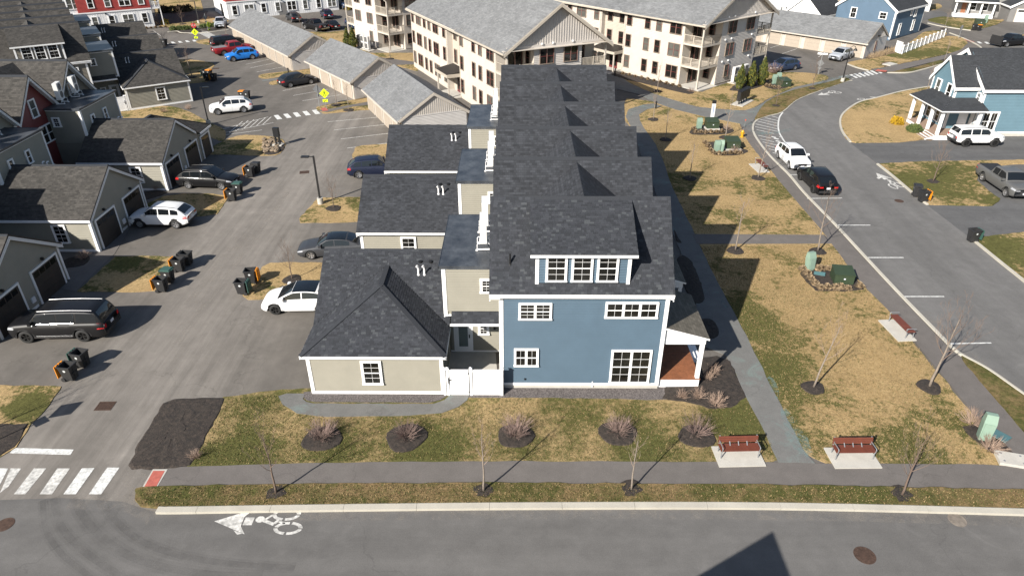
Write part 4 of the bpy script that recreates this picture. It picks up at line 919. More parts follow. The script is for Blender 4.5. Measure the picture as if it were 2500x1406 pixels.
for i, y in enumerate(UY): townhouse(i == 0, lanecol[i], BSHING, labB[i], at_row(ROWB, y), wing=i % 2 == 0, gable_win=True, lane_m=lanecol[i], last=i == 5, vents=False)
garage(True, 'tan garage with a hipped far end behind the black crossover', at_row(ROWB, GY[0]), BSHING)
garage(False, 'tan gabled garage with two brown doors beside the white crossover', at_row(ROWB, GY[1]), BSHING)
garage(False, 'tan gabled garage with brown doors behind the long black SUV', at_row(ROWB, GY[2]), BSHING)
def rowpt(row, x, y, z): c, s = cos(row['rot']), sin(row['rot']); x *= row['mir']; return (row['T'][0] + c * x - s * y, row['T'][1] + s * x + c * y, z)
for k in range(2):
    for j, (dy, wd) in enumerate(((.6, 'far'), (2.9, 'near'))): heat_pump('white heat pump, %s one of the pair %s' % (wd, ['before the dark red gable', 'on the flat roof nearest the left edge']  [k]), rowpt(ROWB, -1.5, UY[2 * k] + dy, 6.53), pi + R(12), 'heat pumps on the flat roofs of the near left row')
labC = ['end townhouse of the far left row with a wide three-window dormer', 'second', 'third', 'fourth', 'fifth', 'sixth']
for i, y in enumerate(UY): townhouse(i == 0, TAUPE, BSHING, labC[0] if i == 0 else '%s townhouse of the far left row, counted from the three-window dormer' % labC[i], at_row(ROWC, y), wing=i % 2 == 0, last=i == 5, vents=i > 0)
garage(True, 'tan hip-roofed garage beside the white gate of the far left row', at_row(ROWC, GY[0]), BSHING)
garage(False, 'second brown-roofed garage of the far left row', at_row(ROWC, GY[1]), BSHING)
garage(False, 'third brown-roofed garage of the far left row, nearest the red and white block', at_row(ROWC, GY[2]), BSHING)

# white vinyl gates between garage and house
def gate(label, loc, rz, sx=1):
    o = thing('privacy_gate', label, 'gate', loc, rz, 'white vinyl gates beside the end garages', sx); W = 3.0
    pm = MB(); pm.box(-.065, .065, -.065, .065, 0, 1.72); pm.box(-.085, .085, -.085, .085, 1.72, 1.76); pm.add([(-.085, -.085, 1.76), (.085, -.085, 1.76), (.085, .085, 1.76), (-.085, .085, 1.76), (0, 0, 1.84)], [(0, 1, 4), (1, 2, 4), (2, 3, 4), (3, 0, 4)]); pm = pm.mesh('post', VINYL)
    for x in (.0, .17, 1.36, W - .06): link('post', pm, o, (x, 0, 0))
    b = MB().box(0, .138, -.02, .02, .08, 1.58).mesh('board', VINYL)
    def panel(nm, x0, n):
        r_ = MB(); r_.box(x0, x0 + n * .142, -.035, .035, 1.56, 1.66); r_.box(x0, x0 + n * .142, -.035, .035, .06, .16); q = link(nm, None, o); split(r_, 'rail', VINYL, q)
        for i in range(n): link('board', b, q, (x0 + i * .142 + .002, 0, 0))
    panel('gate_leaf', .25, 7); panel('fence_panel', 1.44, 10)
    h = MB(); h.box(.2, .34, -.07, -.04, 1.0, 1.06); h.box(.19, .23, -.08, -.04, .8, 1.2); h.build('latch', BLACK, o)
    hh = MB(); hh.box(1.2, 1.36, -.05, -.037, 1.42, 1.48); hh.box(1.2, 1.36, -.05, -.037, .2, .26); hh.build('hinge', BLACK, o)
    return o
gate('white vinyl gate and fence panel between the hip-roofed garage and the blue house', (-3.62, 27.66, 0), 0)
gate('white vinyl gate beside the tan hip-roofed garage of the far left row', rowpt(ROWC, -3.55, 27.75, 0), R(34), -1)
siding('end_siding', (.46, .44, .42))
# ================================================================ carports' long garages
def long_garage(label, x, y, rz, Wd, L, n, ez=2.45, rz_=4.65):
    """local: x across the gable end, y along the door front (doors on x=0, facing -x)"""
    o = thing('long_garage', label, 'garage', (x, y, 0), rz, 'beige garages with light grey roofs')
    m = MB(); m.box(0, Wd, 0, L, 0, ez); m.extr([(0, .0, ez), (Wd, .0, ez), (Wd / 2, .0, rz_ - .1)], (0, L, 0)); wl = m.build('wall', CREAM, o)
    clap(wl, (0, 0, 0), (1, 0, 0), (0, -1, 0), .1, ez - .1, cst(.1), cst(Wd - .1), MATS['end_siding'], .15)
    g = MB(); k = (rz_ - .1 - ez) / (Wd / 2); nb = int(Wd / .22)
    for i in range(1, nb): xx = Wd * i / nb; zt = ez + min(xx, Wd - xx) * k; g.box(xx - .025, xx + .025, -.03, 0, ez + .05, zt)
    g.box(0, Wd, -.05, 0, ez - .1, ez + .05); g.build('gable_boards', MATS['end_siding'], wl, kind='stuff')
    r = MB(); h = .45; gh_ = .18; sl = (rz_ - ez) / (Wd / 2); r.roof([(-h, -gh_, ez - h * sl), (-h, L + h, ez - h * sl), (Wd / 2, L + h, rz_), (Wd / 2, -gh_, rz_)], .12, 0, 1); r.roof([(Wd + h, -gh_, ez - h * sl), (Wd + h, L + h, ez - h * sl), (Wd / 2, L + h, rz_), (Wd / 2, -gh_, rz_)], .12, 0, 1); r.build('roof', [LSHING, BEIGE], o)
    f = MB(); f.box(-h - .1, -h, -h, L + h, ez - h * sl - .16, ez - h * sl)
    for yy in (-gh_ - .02, L + h - .02): 
        for sg in (-1, 1): f.extr([(Wd / 2, yy, rz_ - .1), (Wd / 2 + sg * (Wd / 2 + h), yy, ez - h * sl - .1), (Wd / 2 + sg * (Wd / 2 + h), yy, ez - h * sl - .32), (Wd / 2, yy, rz_ - .32)], (0, .04, 0))
    split(f, 'fascia', CREAM, o)
    p = L / n
    for i in range(n):
        garage_door(o, -.02, p * (i + .5), -pi / 2, 2.45, 2.1, BDOOR, False)
    return o
long_garage('longest beige garage on the left, behind the blue crossover', -31.3, 97.7, R(36), 7.3, 27.6, 9)
long_garage('middle beige garage behind the pedestrian crossing sign', -19.7, 83.3, R(36.5), 7.3, 13.7, 4)
long_garage('nearest beige garage beside the middle row of townhouses', -11.6, 67.8, R(25.7), 7.2, 13.2, 4)
g4 = long_garage('long beige garage on the right behind the silver SUV', 52.2, 106.2, R(43.5), 7.6, 36, 11)
win(g4, 3.4, -.02, 1.4, 0, .6, 1.5, 1, 1, 2, frame=BROWNWIN, sash=REDWIN)
lm_ = MB(); lm_.box(-.2, .2, -.3, 0, 0, .2); lm_.build('wall_light', BLACK, g4, loc=(3.8, 0, 2.7))

# ================================================================ three-storey apartment blocks
def railing(par, a, b, z, m, n=None, name='railing'):
    a = Vector((*a, 0)); b = Vector((*b, 0)); L = (b - a).length; n = n or int(L / .16); mb = MB()
    for i in range(1, n): q = a.lerp(b, i / n); mb.box(q.x - .02, q.x + .02, q.y - .02, q.y + .02, z + .1, z + .98)
    for zz in (.08, .98): mb.bar(a + Vector((0, 0, z + zz)), b + Vector((0, 0, z + zz)), .06, .06)
    for t in (0, .5, 1): q = a.lerp(b, t); mb.box(q.x - .05, q.x + .05, q.y - .05, q.y + .05, z, z + 1.05)
    return mb.build(name, m, par)
def apartment(label, x, y, rz, Wd, L, sx=1, ez=8.15, apex=12.3, notch=(3.7, 3.0), notch2=(3.3, 3.0), entry=(12.0, 16.0), st=2.72, balc_far=False, wins=True):
    o = thing('apartment_block', label, 'apartment block', (x, y, 0), rz, 'cream three-storey apartment blocks', sx)
    (nx, ny), (mx, my) = notch, notch2; e0, e1 = entry
    fp = [(nx, 0), (Wd - mx, 0), (Wd - mx, my), (Wd, my), (Wd, L), (0, L), (0, e1), (.7, e1), (.7, e0), (0, e0), (0, ny), (nx, ny)]
    m = MB(); m.prism(fp, 0, ez); wl = m.build('wall', CREAM, o)
    lo = lambda a: cst(a)
    clap(wl, (0, 0, 0), (1, 0, 0), (0, -1, 0), .2, ez, cst(nx), cst(Wd - mx), PALEGREY, .18)
    clap(wl, (0, 0, 0), (0, 1, 0), (-1, 0, 0), .2, ez, cst(ny), cst(e0), CREAM, .18); clap(wl, (0, 0, 0), (0, 1, 0), (-1, 0, 0), .2, ez, cst(e1), cst(L), CREAM, .18)
    clap(wl, (.7, 0, 0), (0, 1, 0), (-1, 0, 0), .2, ez, cst(e0), cst(e1), BEIGE, .18)
    k = (apex - .12 - ez) / (Wd / 2)
    ys = min(e0 + .2, L - 1); ap2 = apex - 1.0; k2_ = (ap2 - ez) / (Wd / 2)
    gb = MB(); gb.extr([(0, .05, ez), (Wd, .05, ez), (Wd / 2, .05, apex - .12)], (0, ys - .1, 0)); gw = gb.build('gable', PALEGREY, o)
    if ys < L - 1.5: gb = MB(); gb.extr([(0, ys, ez), (Wd, ys, ez), (Wd / 2, ys, ap2 - .12)], (0, L - ys, 0)); gb.build('gable', PALEGREY, o)
    bt = MB(); nb = int(Wd / .3)
    for i in range(1, nb): xx = Wd * i / nb; bt.box(xx - .03, xx + .03, .01, .05, ez + .1, ez + min(xx, Wd - xx) * k)
    bt.build('batten', PALEGREY, gw, kind='stuff')
    bd = MB(); bd.box(0, Wd, -.03, .05, ez - .12, ez + .12); bd.build('frieze', PALEGREY, o)
    h = .5; sl = (apex - ez) / (Wd / 2); r = MB()
    sl2 = (ap2 - ez) / (Wd / 2)
    for sg in (0, 1):
        xe = Wd + h if sg else -h
        r.roof([(xe, -h, ez - h * sl), (xe, ys, ez - h * sl), (Wd / 2, ys, apex), (Wd / 2, -h, apex)], .16, 0, 1)
        if ys < L - 1.5: r.roof([(xe, ys, ez - h * sl2), (xe, L + h, ez - h * sl2), (Wd / 2, L + h, ap2), (Wd / 2, ys, ap2)], .16, 0, 1)
    r.build('roof', [LSHING, CREAM], o)
    f = MB(); f.box(-h - .12, -h, -h, L + h, ez - h * sl - .18, ez - h * sl)
    for sg in (-1, 1): f.extr([(Wd / 2, -h - .02, apex - .14), (Wd / 2 + sg * (Wd / 2 + h), -h - .02, ez - h * sl - .14), (Wd / 2 + sg * (Wd / 2 + h), -h - .02, ez - h * sl - .42), (Wd / 2, -h - .02, apex - .42)], (0, .05, 0))
    split(f, 'fascia', BEIGE, o)
    sf = MB(); sf.box(-h, Wd + h, -h, .05, ez - .22, ez - .16); sf.build('soffit', CREAM, o)
    dn = MB(); dn.tube([(-.06, e1 + .2, 0), (-.06, e1 + .2, ez - .2)], .05, 6); dn.tube([(-.06, e0 - .2, 0), (-.06, e0 - .2, ez - .2)], .05, 6); split(dn, 'downpipe', BEIGE, o)
    # corner balconies
    def corner(x0, x1, yn, near):
        px, py = (x0 + .1 if near else x1 - .1), .1
        for lv in (1, 2):
            z = st * lv - .15; s = MB(); s.box(x0, x1, 0, yn, z - .12, z + .12); bl = s.build('balcony', CREAM, o)
            railing(bl, (x0 + .05, .06), (x1 - .05, .06), z + .12, BEIGE); xs = x0 + .06 if near else x1 - .06; railing(bl, (xs, .06), (xs, yn - .05), z + .12, BEIGE)
        c = MB(); c.box(x0, x1, 0, yn, ez - .16, ez - .02); c.build('balcony_ceiling', CREAM, o)
        c = MB(); c.box(px - .09, px + .09, py - .09, py + .09, 0, ez - .16); c.build('post', CREAM, o)
        c = MB(); c.box(x0 - (.3 if near else 0), x1 + (.3 if not near else 0), -.5, yn, .0, .08); c.build('patio_slab', CONC, o)
        for lv in range(3):
            z = st * lv + (.06 if lv == 0 else 0); win(o, (x0 + x1) / 2 + (.6 if near else -.6), yn - .02, z + 1.2, 0, 1.9, 2.1, 2, 1, 1, .08, BROWNWIN, GLASS, REDWIN, depth=.09)
            if near: win(o, nx - .02, ny * .5, z + 1.35, -pi / 2, 1.0, 1.5, 1, 1, 2, .08, BROWNWIN, GLASS, REDWIN, depth=.09)
    corner(0, nx, ny, True)
    if mx: corner(Wd - mx, Wd, my, False)
    # windows: gable face, then the long face
    for lv in range(3):
        zc = st * lv + 1.62; g0, g1 = nx, Wd - mx
        for t, ww, un in ((.26, 1.75, 2), (.76, 1.75, 2)):
            if lv == 0 and t > .5: continue
            if lv == 0: ww, un = .95, 1
            win(o, g0 + (g1 - g0) * t, -.035, zc, 0, ww, 1.62, un, 1, 2, .07, BROWNWIN, BLINDS if (lv + un) % 2 else GLASS, REDWIN)
        yy = [(ny + 1.35, 1.9, 2), (ny + 4.1, .95, 1), (ny + 6.0, .95, 1), (e0 - .95, .95, 1)]
        yy += [(e1 + 1.0, .95, 1), (e1 + 4.0, 1.9, 2), (e1 + 6.4, .95, 1), (e1 + 8.2, .95, 1), (e1 + 10.6, 1.9, 2), (e1 + 13, .95, 1)]
        for (q, ww, un) in yy:
            if q > L - .8: continue
            win(o, -.035, q, zc, -pi / 2, ww, 1.62, un, 1, 2, .07, BROWNWIN, BLINDS if int(q * 7 + lv) % 3 == 0 else GLASS, REDWIN)
        if lv:
            for q in (e0 + 1.0, e1 - 1.0): win(o, .665, q, zc, -pi / 2, .95, 1.62, 1, 1, 2, .07, BROWNWIN, GLASS, REDWIN)
        for q in (g0 + .9, g0 + 2.2, g1 - 1.2):
            v = MB(); v.box(q - .1, q + .1, -.16, -.03, zc + 1.2, zc + 1.38); v.build('wall_vent', WHITE, o)
    cn = MB(); cn.extr([(-1.7, e0 - .1, 2.62), (-1.7, e0 - .1, 2.86), (.69, e0 - .1, 3.3), (.69, e0 - .1, 3.0)], (0, e1 - e0 + .2, 0)); can = cn.build('canopy', [DKMETAL], o)
    cf = MB(); cf.box(-1.76, -1.7, e0 - .15, e1 + .15, 2.5, 2.84); cf.box(-1.7, 0, e0 - .15, e0 - .1, 2.5, 2.9); cf.build('canopy_fascia', BEIGE, can)
    for q in (e0 + .1, e1 - .1): c = MB(); c.box(-1.6, -1.44, q - .08, q + .08, 0, 2.6); c.build('post', CREAM, o)
    dr = MB(); dr.box(.6, .69, (e0 + e1) / 2 - .75, (e0 + e1) / 2 + .75, .05, 2.2); d = dr.build('entrance_door', REDWIN, o)
    dg = MB()
    for q in (-.38, .38): dg.box(.57, .6, (e0 + e1) / 2 + q - .26, (e0 + e1) / 2 + q + .26, .4, 2.05)
    split(dg, 'pane', GLASS, d)
    pv = MB(); pv.box(-2.6, .6, e0 - .2, e1 + .2, .0, .07); pv.build('entrance_slab', CONC, o)
    return o
apartment('cream apartment block behind the middle row, its broad gable facing the camera', -1.0, 72.6, R(26), 12.2, 31, entry=(13.2, 17.0), notch=(3.2, 2.6), notch2=(3.2, 2.6))
apartment('cream apartment block with stacked corner balconies above the three evergreens', 23.05, 87.9, R(40), 15.0, 36, entry=(13.0, 17.2), notch=(3.7, 2.9), notch2=(3.4, 2.9))
apartment('cream apartment block at top centre, left of the other two', -19.6, 110.2, R(-50), 13.5, 20, sx=-1, entry=(30, 30.5), notch=(3.4, 2.8), notch2=(2.6, 2.8))

# ================================================================ red and white block at the top left
def redwhite(label, x, y, rz, L, D=12, n=6, side=True):
    o = thing('mixed_block', label, 'apartment block', (x, y, 0), rz, 'red and white blocks at the top left')
    m = MB(); m.box(0, L, 0, D, 0, 3.1); b = m.build('wall', WSIDE, o)
    bt = MB()
    for i in range(int(L / .4)): bt.box(i * .4 + .02, i * .4 + .07, -.012, 0, .1, 3.05)
    for i in range(int(D / .4)): bt.box(-.012, 0, i * .4 + .02, i * .4 + .07, .1, 3.05)
    bt.build('batten', WSIDE, b, kind='stuff')
    secs = [(0, .38, BRED), (.38, .52, WSIDE), (.52, 1, BRED)]
    for a, c, mm in secs:
        u = MB(); u.box(a * L + .01, c * L - .01, -.04 if mm is BRED else .3, D, 3.1, 9.2); w_ = u.build('upper_wall', mm, o)
        clap(w_, (0, -.04 if mm is BRED else .3, 0), (1, 0, 0), (0, -1, 0), 3.15, 9.1, cst(a * L + .02), cst(c * L - .02), mm, .2)
    rf = MB(); rf.box(-.3, L + .3, -.4, D + .3, 9.2, 9.4); rf.build('flat_roof', EPDM, o)
    t = MB(); t.box(-.02, L + .02, -.1, -.04, 3.0, 3.2); t.build('band', WHITE, o)
    for lv in range(3):
        z = 1.6 if lv == 0 else 3.1 + 2.9 * (lv - 1) + 1.6
        for i in range(n):
            xx = L * (i + .5) / n; sec = [s for s in secs if s[0] <= xx / L <= s[1]][0]
            win(o, xx, (-.06 if sec[2] is BRED and lv else (-.01 if not lv else .28)), z, 0, 1.9 if i % 3 == 1 else 1.05, 1.75, 2 if i % 3 == 1 else 1, 1, 2, .12, WHITE, BLINDS if (i + lv) % 2 else GLASS)
    for i in range(3): lt = MB(); lt.box(-.12, .12, -.3, 0, 0, .16); lt.build('wall_light', BLACK, o, loc=(L * (.25 + .22 * i), -.03, 2.7))
    # end balconies
    for lv in (1, 2):
        bl = MB(); z = 3.1 + 2.9 * (lv - 1); bl.box(L, L + 1.6, 0, 3.2, z - .15, z + .05); q = bl.build('balcony', WHITE, o); railing(q, (L, .05), (L + 1.55, .05), z + .05, WHITE); railing(q, (L + 1.55, .05), (L + 1.55, 3.1), z + .05, WHITE)
    c = MB(); c.box(L + 1.46, L + 1.6, 0, .14, 0, 9.2); c.build('post', WHITE, o)
    dd = MB(); dd.box(L * .44, L * .44 + 1.6, -.05, 0, 0, 2.3); dd.build('door', GREYS, o); wd = MB(); wd.box(-.05, 0, 4, 5.6, 0, 2.3); wd.build('door', DKMETAL, o)
    return o
redwhite('red and white block behind the far left row of roofs', -66.3 - 24 * cos(R(33)), 132.0 - 24 * sin(R(33)), R(33), 24, 12, 9)
redwhite('red and white block at the top edge, behind the small parked cars', -55.2, 138.9, R(32.5), 22, 12, 8)

# ================================================================ light blue house by the driveway
def gable_house(root, x0, x1, y0, y1, ez, apex, axis, wm, rm, h=.3, name='wall'):
    m = MB(); mid = (y0 + y1) / 2 if axis == 'x' else (x0 + x1) / 2
    m.box(x0, x1, y0, y1, 0, ez)
    if axis == 'x': m.extr([(x0, y0, ez), (x0, y1, ez), (x0, mid, apex - .1)], (x1 - x0, 0, 0))
    else: m.extr([(x0, y0, ez), (x1, y0, ez), (mid, y0, apex - .1)], (0, y1 - y0, 0))
    w_ = m.build(name, wm, root); r = MB(); half = (y1 - y0) / 2 if axis == 'x' else (x1 - x0) / 2; sl = (apex - ez) / half; ze = ez - h * sl
    f = MB()
    if axis == 'x':
        for yy in (y0 - h, y1 + h): r.roof([(x0 - h, yy, ze), (x1 + h, yy, ze), (x1 + h, mid, apex), (x0 - h, mid, apex)], .14, 0, 1); f.box(x0 - h, x1 + h, yy - .03, yy + .03, ze - .28, ze - .02)
        for xx in (x0 - h - .02, x1 + h - .03):
            for yy in (y0 - h, y1 + h): f.extr([(xx, yy, ze - .12), (xx, mid, apex - .12), (xx, mid, apex - .42), (xx, yy, ze - .42)], (.05, 0, 0))
    else:
        for xx in (x0 - h, x1 + h): r.roof([(xx, y0 - h, ze), (xx, y1 + h, ze), (mid, y1 + h, apex), (mid, y0 - h, apex)], .14, 0, 1); f.box(xx - .03, xx + .03, y0 - h, y1 + h, ze - .28, ze - .02)
        for yy in (y0 - h - .02, y1 + h - .03):
            for xx in (x0 - h, x1 + h): f.extr([(xx, yy, ze - .12), (mid, yy, apex - .12), (mid, yy, apex - .42), (xx, yy, ze - .42)], (0, .05, 0))
    split(f, 'fascia', WHITE, root); r.build('roof', [rm, WHITE], root); return w_
lb = thing('detached_house', 'light blue clapboard house with a white columned porch behind the white off-roader', 'house', (47.6, 69.9, 0))
mw = gable_house(lb, 0, 15, 0, 9.0, 5.05, 8.0, 'x', LBLUE, NSHING)
clap(mw, (0, 0, 0), (1, 0, 0), (0, -1, 0), .5, 4.75, cst(.16), cst(14.8), LBLUE, .15, single=True)
clap(mw, (0, 0, 0), (0, 1, 0), (-1, 0, 0), .5, 7.7, lambda z: max(0, (z - 5.05) * 1.5), lambda z: 9 - max(0, (z - 5.05) * 1.5), LBLUE)
bayw = gable_house(lb, -2.4, 1.0, 1.0, 5.4, 5.15, 7.55, 'x', LBLUE, NSHING, name='bay_wall')
clap(bayw, (-2.4, 0, 0), (0, 1, 0), (-1, 0, 0), .5, 7.3, lambda z: 1.0 + max(0, (z - 5.15) * .95), lambda z: 5.4 - max(0, (z - 5.15) * .95), LBLUE)
clap(bayw, (0, 1.0, 0), (1, 0, 0), (0, -1, 0), .5, 4.9, cst(-2.3), cst(-.05), LBLUE)
t = MB(); t.box(-.06, .16, -.06, 0, .45, 4.75); t.box(-.06, 0, -.03, .16, .45, 5.0); t.box(-2.46, -2.4, .94, 1.14, .5, 5); t.box(-2.43, -2.28, .94, 1.0, .5, 4.9); t.box(-2.46, -2.4, 5.26, 5.43, .5, 5); t.box(-.05, 15, -.05, 0, .3, .5); split(t, 'corner_board', WHITE, lb)
fd = MB(); fd.box(-.0, 15, -.02, 0, 0, .3); fd.build('foundation', CONC, lb)
win(lb, 1.35, -.03, 1.6, 0, 1.75, 2.0, 2, 2, 2, .16); win(lb, -2.43, 2.0, 4.05, -pi / 2, .95, 1.75, 1, 1, 2); win(lb, -2.43, 4.1, 4.05, -pi / 2, .95, 1.75, 1, 1, 2, glass=BLINDS); win(lb, -.03, .62, 3.9, -pi / 2, .7, .95, 1, 2, 2); win(lb, -2.43, 2.6, 1.5, -pi / 2, .9, 1.4, 1, 1, 2); win(lb, -2.43, 4.4, 1.5, -pi / 2, .9, 1.4, 1, 1, 2)
dd = MB(); dd.box(-1.25, -.3, .93, .98, .52, 2.6); dd.build('front_door', WHITE, lb); dd = MB(); dd.box(-.06, 0, .3, .95, .52, 2.6); dd.build('side_panel', WHITE, lb)
po = MB(); po.box(-4.4, -.1, -1.3, 4.7, .0, .48); po.box(-4.4, -.1, -1.3, .9, .0, .48) if False else None; pch = po.build('porch', WHITE, lb)
bdm = MB().box(-4.45, -.08, 0, .135, .482, .515).mesh('deck_board', DECK2)
for i in range(42): link('deck_board', bdm, pch, (0, -1.33 + i * .1445, 0))
cm = MB().box(-.13, .13, -.13, .13, .515, 2.78).mesh('column', WHITE)
for cx, cy in ((-4.25, -1.15), (-4.25, .75), (-4.25, 2.65), (-4.25, 4.55), (-.45, -1.15)): link('column', cm, pch, (cx, cy, 0))
bm = MB(); bm.box(-4.4, -4.1, -1.3, 4.7, 2.78, 3.05); bm.box(-4.1, -.1, -1.3, -1.0, 2.78, 3.05); split(bm, 'porch_beam', WHITE, pch)
pr = MB(); pr.roof([(-4.75, -1.65, 3.08), (-4.75, 4.95, 3.08), (-2.42, 4.95, 3.75), (-2.42, 1.0, 3.75)], .1, 0, 1); pr.roof([(-4.75, -1.65, 3.08), (.0, -1.65, 3.08), (.0, 0.0, 3.6), (-.02, .98, 3.75), (-2.42, .98, 3.75)], .1, 0, 1); pr.build('porch_roof', [NSHING, WHITE], pch)
for k in range(3): st = MB(); st.box(-4.75 - .3 * k, -4.45 - .3 * k, -1.2, .5, 0, .36 - .12 * k); s_ = st.build('step', WHITE, pch); s2 = MB(); s2.box(-4.76 - .3 * k, -4.47 - .3 * k, -1.15, .45, .362 - .12 * k, .385 - .12 * k); s2.build('tread', DECK2, s_)
# ---- slate blue house with white picket yard
mb_ = thing('detached_house', 'slate blue house with its dark shaded side facing the white yard fence', 'house', (62.4, 119.6, 0), R(41))
mw = gable_house(mb_, 0, 11.4, 0, 10, 4.85, 8.4, 'y' if False else 'x', MBLUE, NSHING)
mb_w = [(0, 2.2, 3.6, -pi / 2, 1.0, 1.4), (0, 6.6, 3.5, -pi / 2, 1.0, 1.6)]
for (xx, yy, zz, r_, a, b) in [(-.03, 2.0, 3.7, -pi / 2, 1.3, 1.1), (-.03, 7.0, 3.6, -pi / 2, 1.1, 1.7), (2.6, -.03, 1.5, 0, .95, 1.9), (6.0, -.03, 3.9, 0, .7, 1.2), (7.7, -.03, 3.8, 0, .8, 1.7), (7.9, -.03, 1.6, 0, .95, 1.8)]: win(mb_, xx, yy, zz, r_, a, b, 1, 2, 2)
t = MB(); t.box(-.06, .2, -.06, 0, .2, 4.6); t.box(-.06, 0, -.03, .2, .2, 4.8); t.box(11.2, 11.43, -.04, 0, .2, 4.6); split(t, 'corner_board', WHITE, mb_)
clap(mw, (0, 0, 0), (1, 0, 0), (0, -1, 0), .2, 4.6, cst(.2), cst(11.2), MBLUE); clap(mw, (0, 0, 0), (0, 1, 0), (-1, 0, 0), .2, 8.1, lambda z: max(.2, (z - 4.85) * 1.42), lambda z: 9.9 - max(0, (z - 4.85) * 1.42), MBLUE)
ga = thing('attached_garage', 'dark roofed garage wing left of the slate blue house', 'garage', (54.0, 128.5, 0), R(41)); gable_house(ga, 0, 8, 0, 7, 2.6, 5.6, 'x', WSIDE, NSHING)
wh = thing('detached_house', 'white house with small dark windows above the long right garage', 'house', (49.5, 141.5, 0), R(10)); w_ = gable_house(wh, 0, 9, 0, 9, 6.2, 9.5, 'y', WSIDE, NSHING)
for xx in (2.0, 3.0, 6.4, 7.4): win(wh, xx, -.03, 1.6, 0, .6, .8, 1, 2, 2)
wh2 = thing('detached_house', 'pale striped unfinished house right of the white one', 'house', (60.5, 144.5, 0), R(14)); gable_house(wh2, 0, 5.5, 0, 9, 6, 9, 'y', PALEGREY, NSHING)
sm = MB()
for i in range(9): sm.box(.3 + i * .6, .42 + i * .6, -.03, 0, .2, 6)
split(sm, 'sheathing_strip', mat('osb_strip', (.42, .30, .18), .8, var=.15), wh2); win(wh2, 3.6, -.04, 1.6, 0, .8, 1.4, 1, 1, 2)
# ---- grey house with white porch, and the white garage, top right
gh = thing('detached_house', 'grey house with a white columned porch at the top right', 'house', (86.0, 143.2, 0), R(-24))
w_ = gable_house(gh, .5, 9, 2.2, 11, 5.6, 8.6, 'x', GREYS, NSHING)
po = MB(); po.box(-.2, 6.6, 0, 2.2, 0, .5); p2 = po.build('porch', WHITE, gh)
cm2 = MB().box(-.14, .14, -.14, .14, .5, 2.9).mesh('column', WHITE)
for xx in (0, 2.2, 4.3, 6.4): link('column', cm2, p2, (xx, .2, 0))
pr = MB(); pr.roof([(-.5, -.3, 2.95), (6.9, -.3, 2.95), (6.9, 2.2, 3.8), (-.5, 2.2, 3.8)], .12, 0, 1); pr.build('porch_roof', [NSHING, WHITE], p2); b_ = MB(); b_.box(-.5, 6.9, -.36, -.3, 2.75, 2.98); b_.build('porch_beam', WHITE, p2)
for xx in (2.8, 4.8): win(gh, xx + .3, 2.17, 1.8, 0, 1.2, 1.5, 1, 1, 2)
dd = MB(); dd.box(1.2, 2.0, 2.12, 2.2, .5, 2.6); dd.build('front_door', DECK, gh)
gg = thing('garage', 'white double garage at the right edge of the top road', 'garage', (93.0, 137.6, 0), R(-12)); w_ = gable_house(gg, 0, 7, 0, 7, 2.9, 4.9, 'y', GREYS, NSHING); garage_door(gg, 3.6, -.02, 0, 4.8, 2.2, mat('white_garage_door', (.72, .72, .72), .5), True)
gg2 = thing('garage', 'white garage wall left of the grey porch house', 'garage', (76.5, 151.0, 0), R(-14)); w_ = gable_house(gg2, 0, 8, 0, 7, 2.9, 5.2, 'x', WSIDE, NSHING); garage_door(gg2, 2.4, -.02, 0, 3, 2.2, MATS['white_garage_door'], False); garage_door(gg2, 5.8, -.02, 0, 3, 2.2, MATS['white_garage_door'], False)

# ================================================================ the gabled house across the street whose shadow falls on the road
nb_ = thing('detached_house', 'gabled house across the front street, outside the picture', 'house', (-3.6, 7.68, 0)); nb_['label'] = 'gabled house across the street that throws the pointed shadow at the bottom edge'
gable_house(nb_, 0, 9.0, -13.5, 0 - .3, 5.1, 9.6, 'y', GREYS, DSHING, .3)
# ================================================================ vehicles
def paint(n, c, rough=.45, metal=.0):
    m = mat('car_paint_' + n, c, rough, metal, coat=.3, spec=.3); m.node_tree.nodes['Principled BSDF'].inputs['Coat Roughness'].default_value = .03; return m
CP = dict(black=paint('black', (.006, .006, .007)), white=paint('white', (.66, .66, .66), .45, 0), charcoal=paint('charcoal', (.018, .020, .024)), navy=paint('navy', (.008, .012, .03)), blue=paint('blue', (.015, .16, .52)), red=paint('red', (.20, .012, .016)), grey=paint('grey', (.035, .037, .042)), silver=paint('silver', (.33, .35, .38)), slate=paint('slate', (.02, .035, .075)), pewter=paint('pewter', (.095, .095, .094)))
CGLASS = mat('car_glass', (.008, .010, .012), .03, spec=.7); TYR = mat('tyre_rubber', (.018, .018, .018), .85); RIM = mat('alloy_rim', (.40, .40, .41), .3, metal=.7); DRIM = mat('dark_rim', (.03, .03, .03), .35, metal=.5); PLAS = mat('black_plastic', (.018, .018, .019), .6)
CHROME = mat('chrome', (.42, .42, .43), .2, metal=1.); HEADL = mat('headlamp_glass', (.30, .31, .33), .1); TAILL = mat('tail_lamp', (.42, .012, .012), .15); AMBER = mat('amber_lamp', (.5, .16, .01), .2); PLATE = mat('plate', (.6, .62, .66), .5); SEAT = mat('cabin_dark', (.02, .02, .02), .8)
def lerp(a, b, t): return a + (b - a) * t
def interp(tab, x):
    if x <= tab[0][0]: return tab[0][1]
    for (a, b), (c, d) in zip(tab, tab[1:]):
        if x <= c: t = (x - a) / max(1e-6, c - a); t = t * t * (3 - 2 * t) if False else t; return lerp(b, d, t)
    return tab[-1][1]
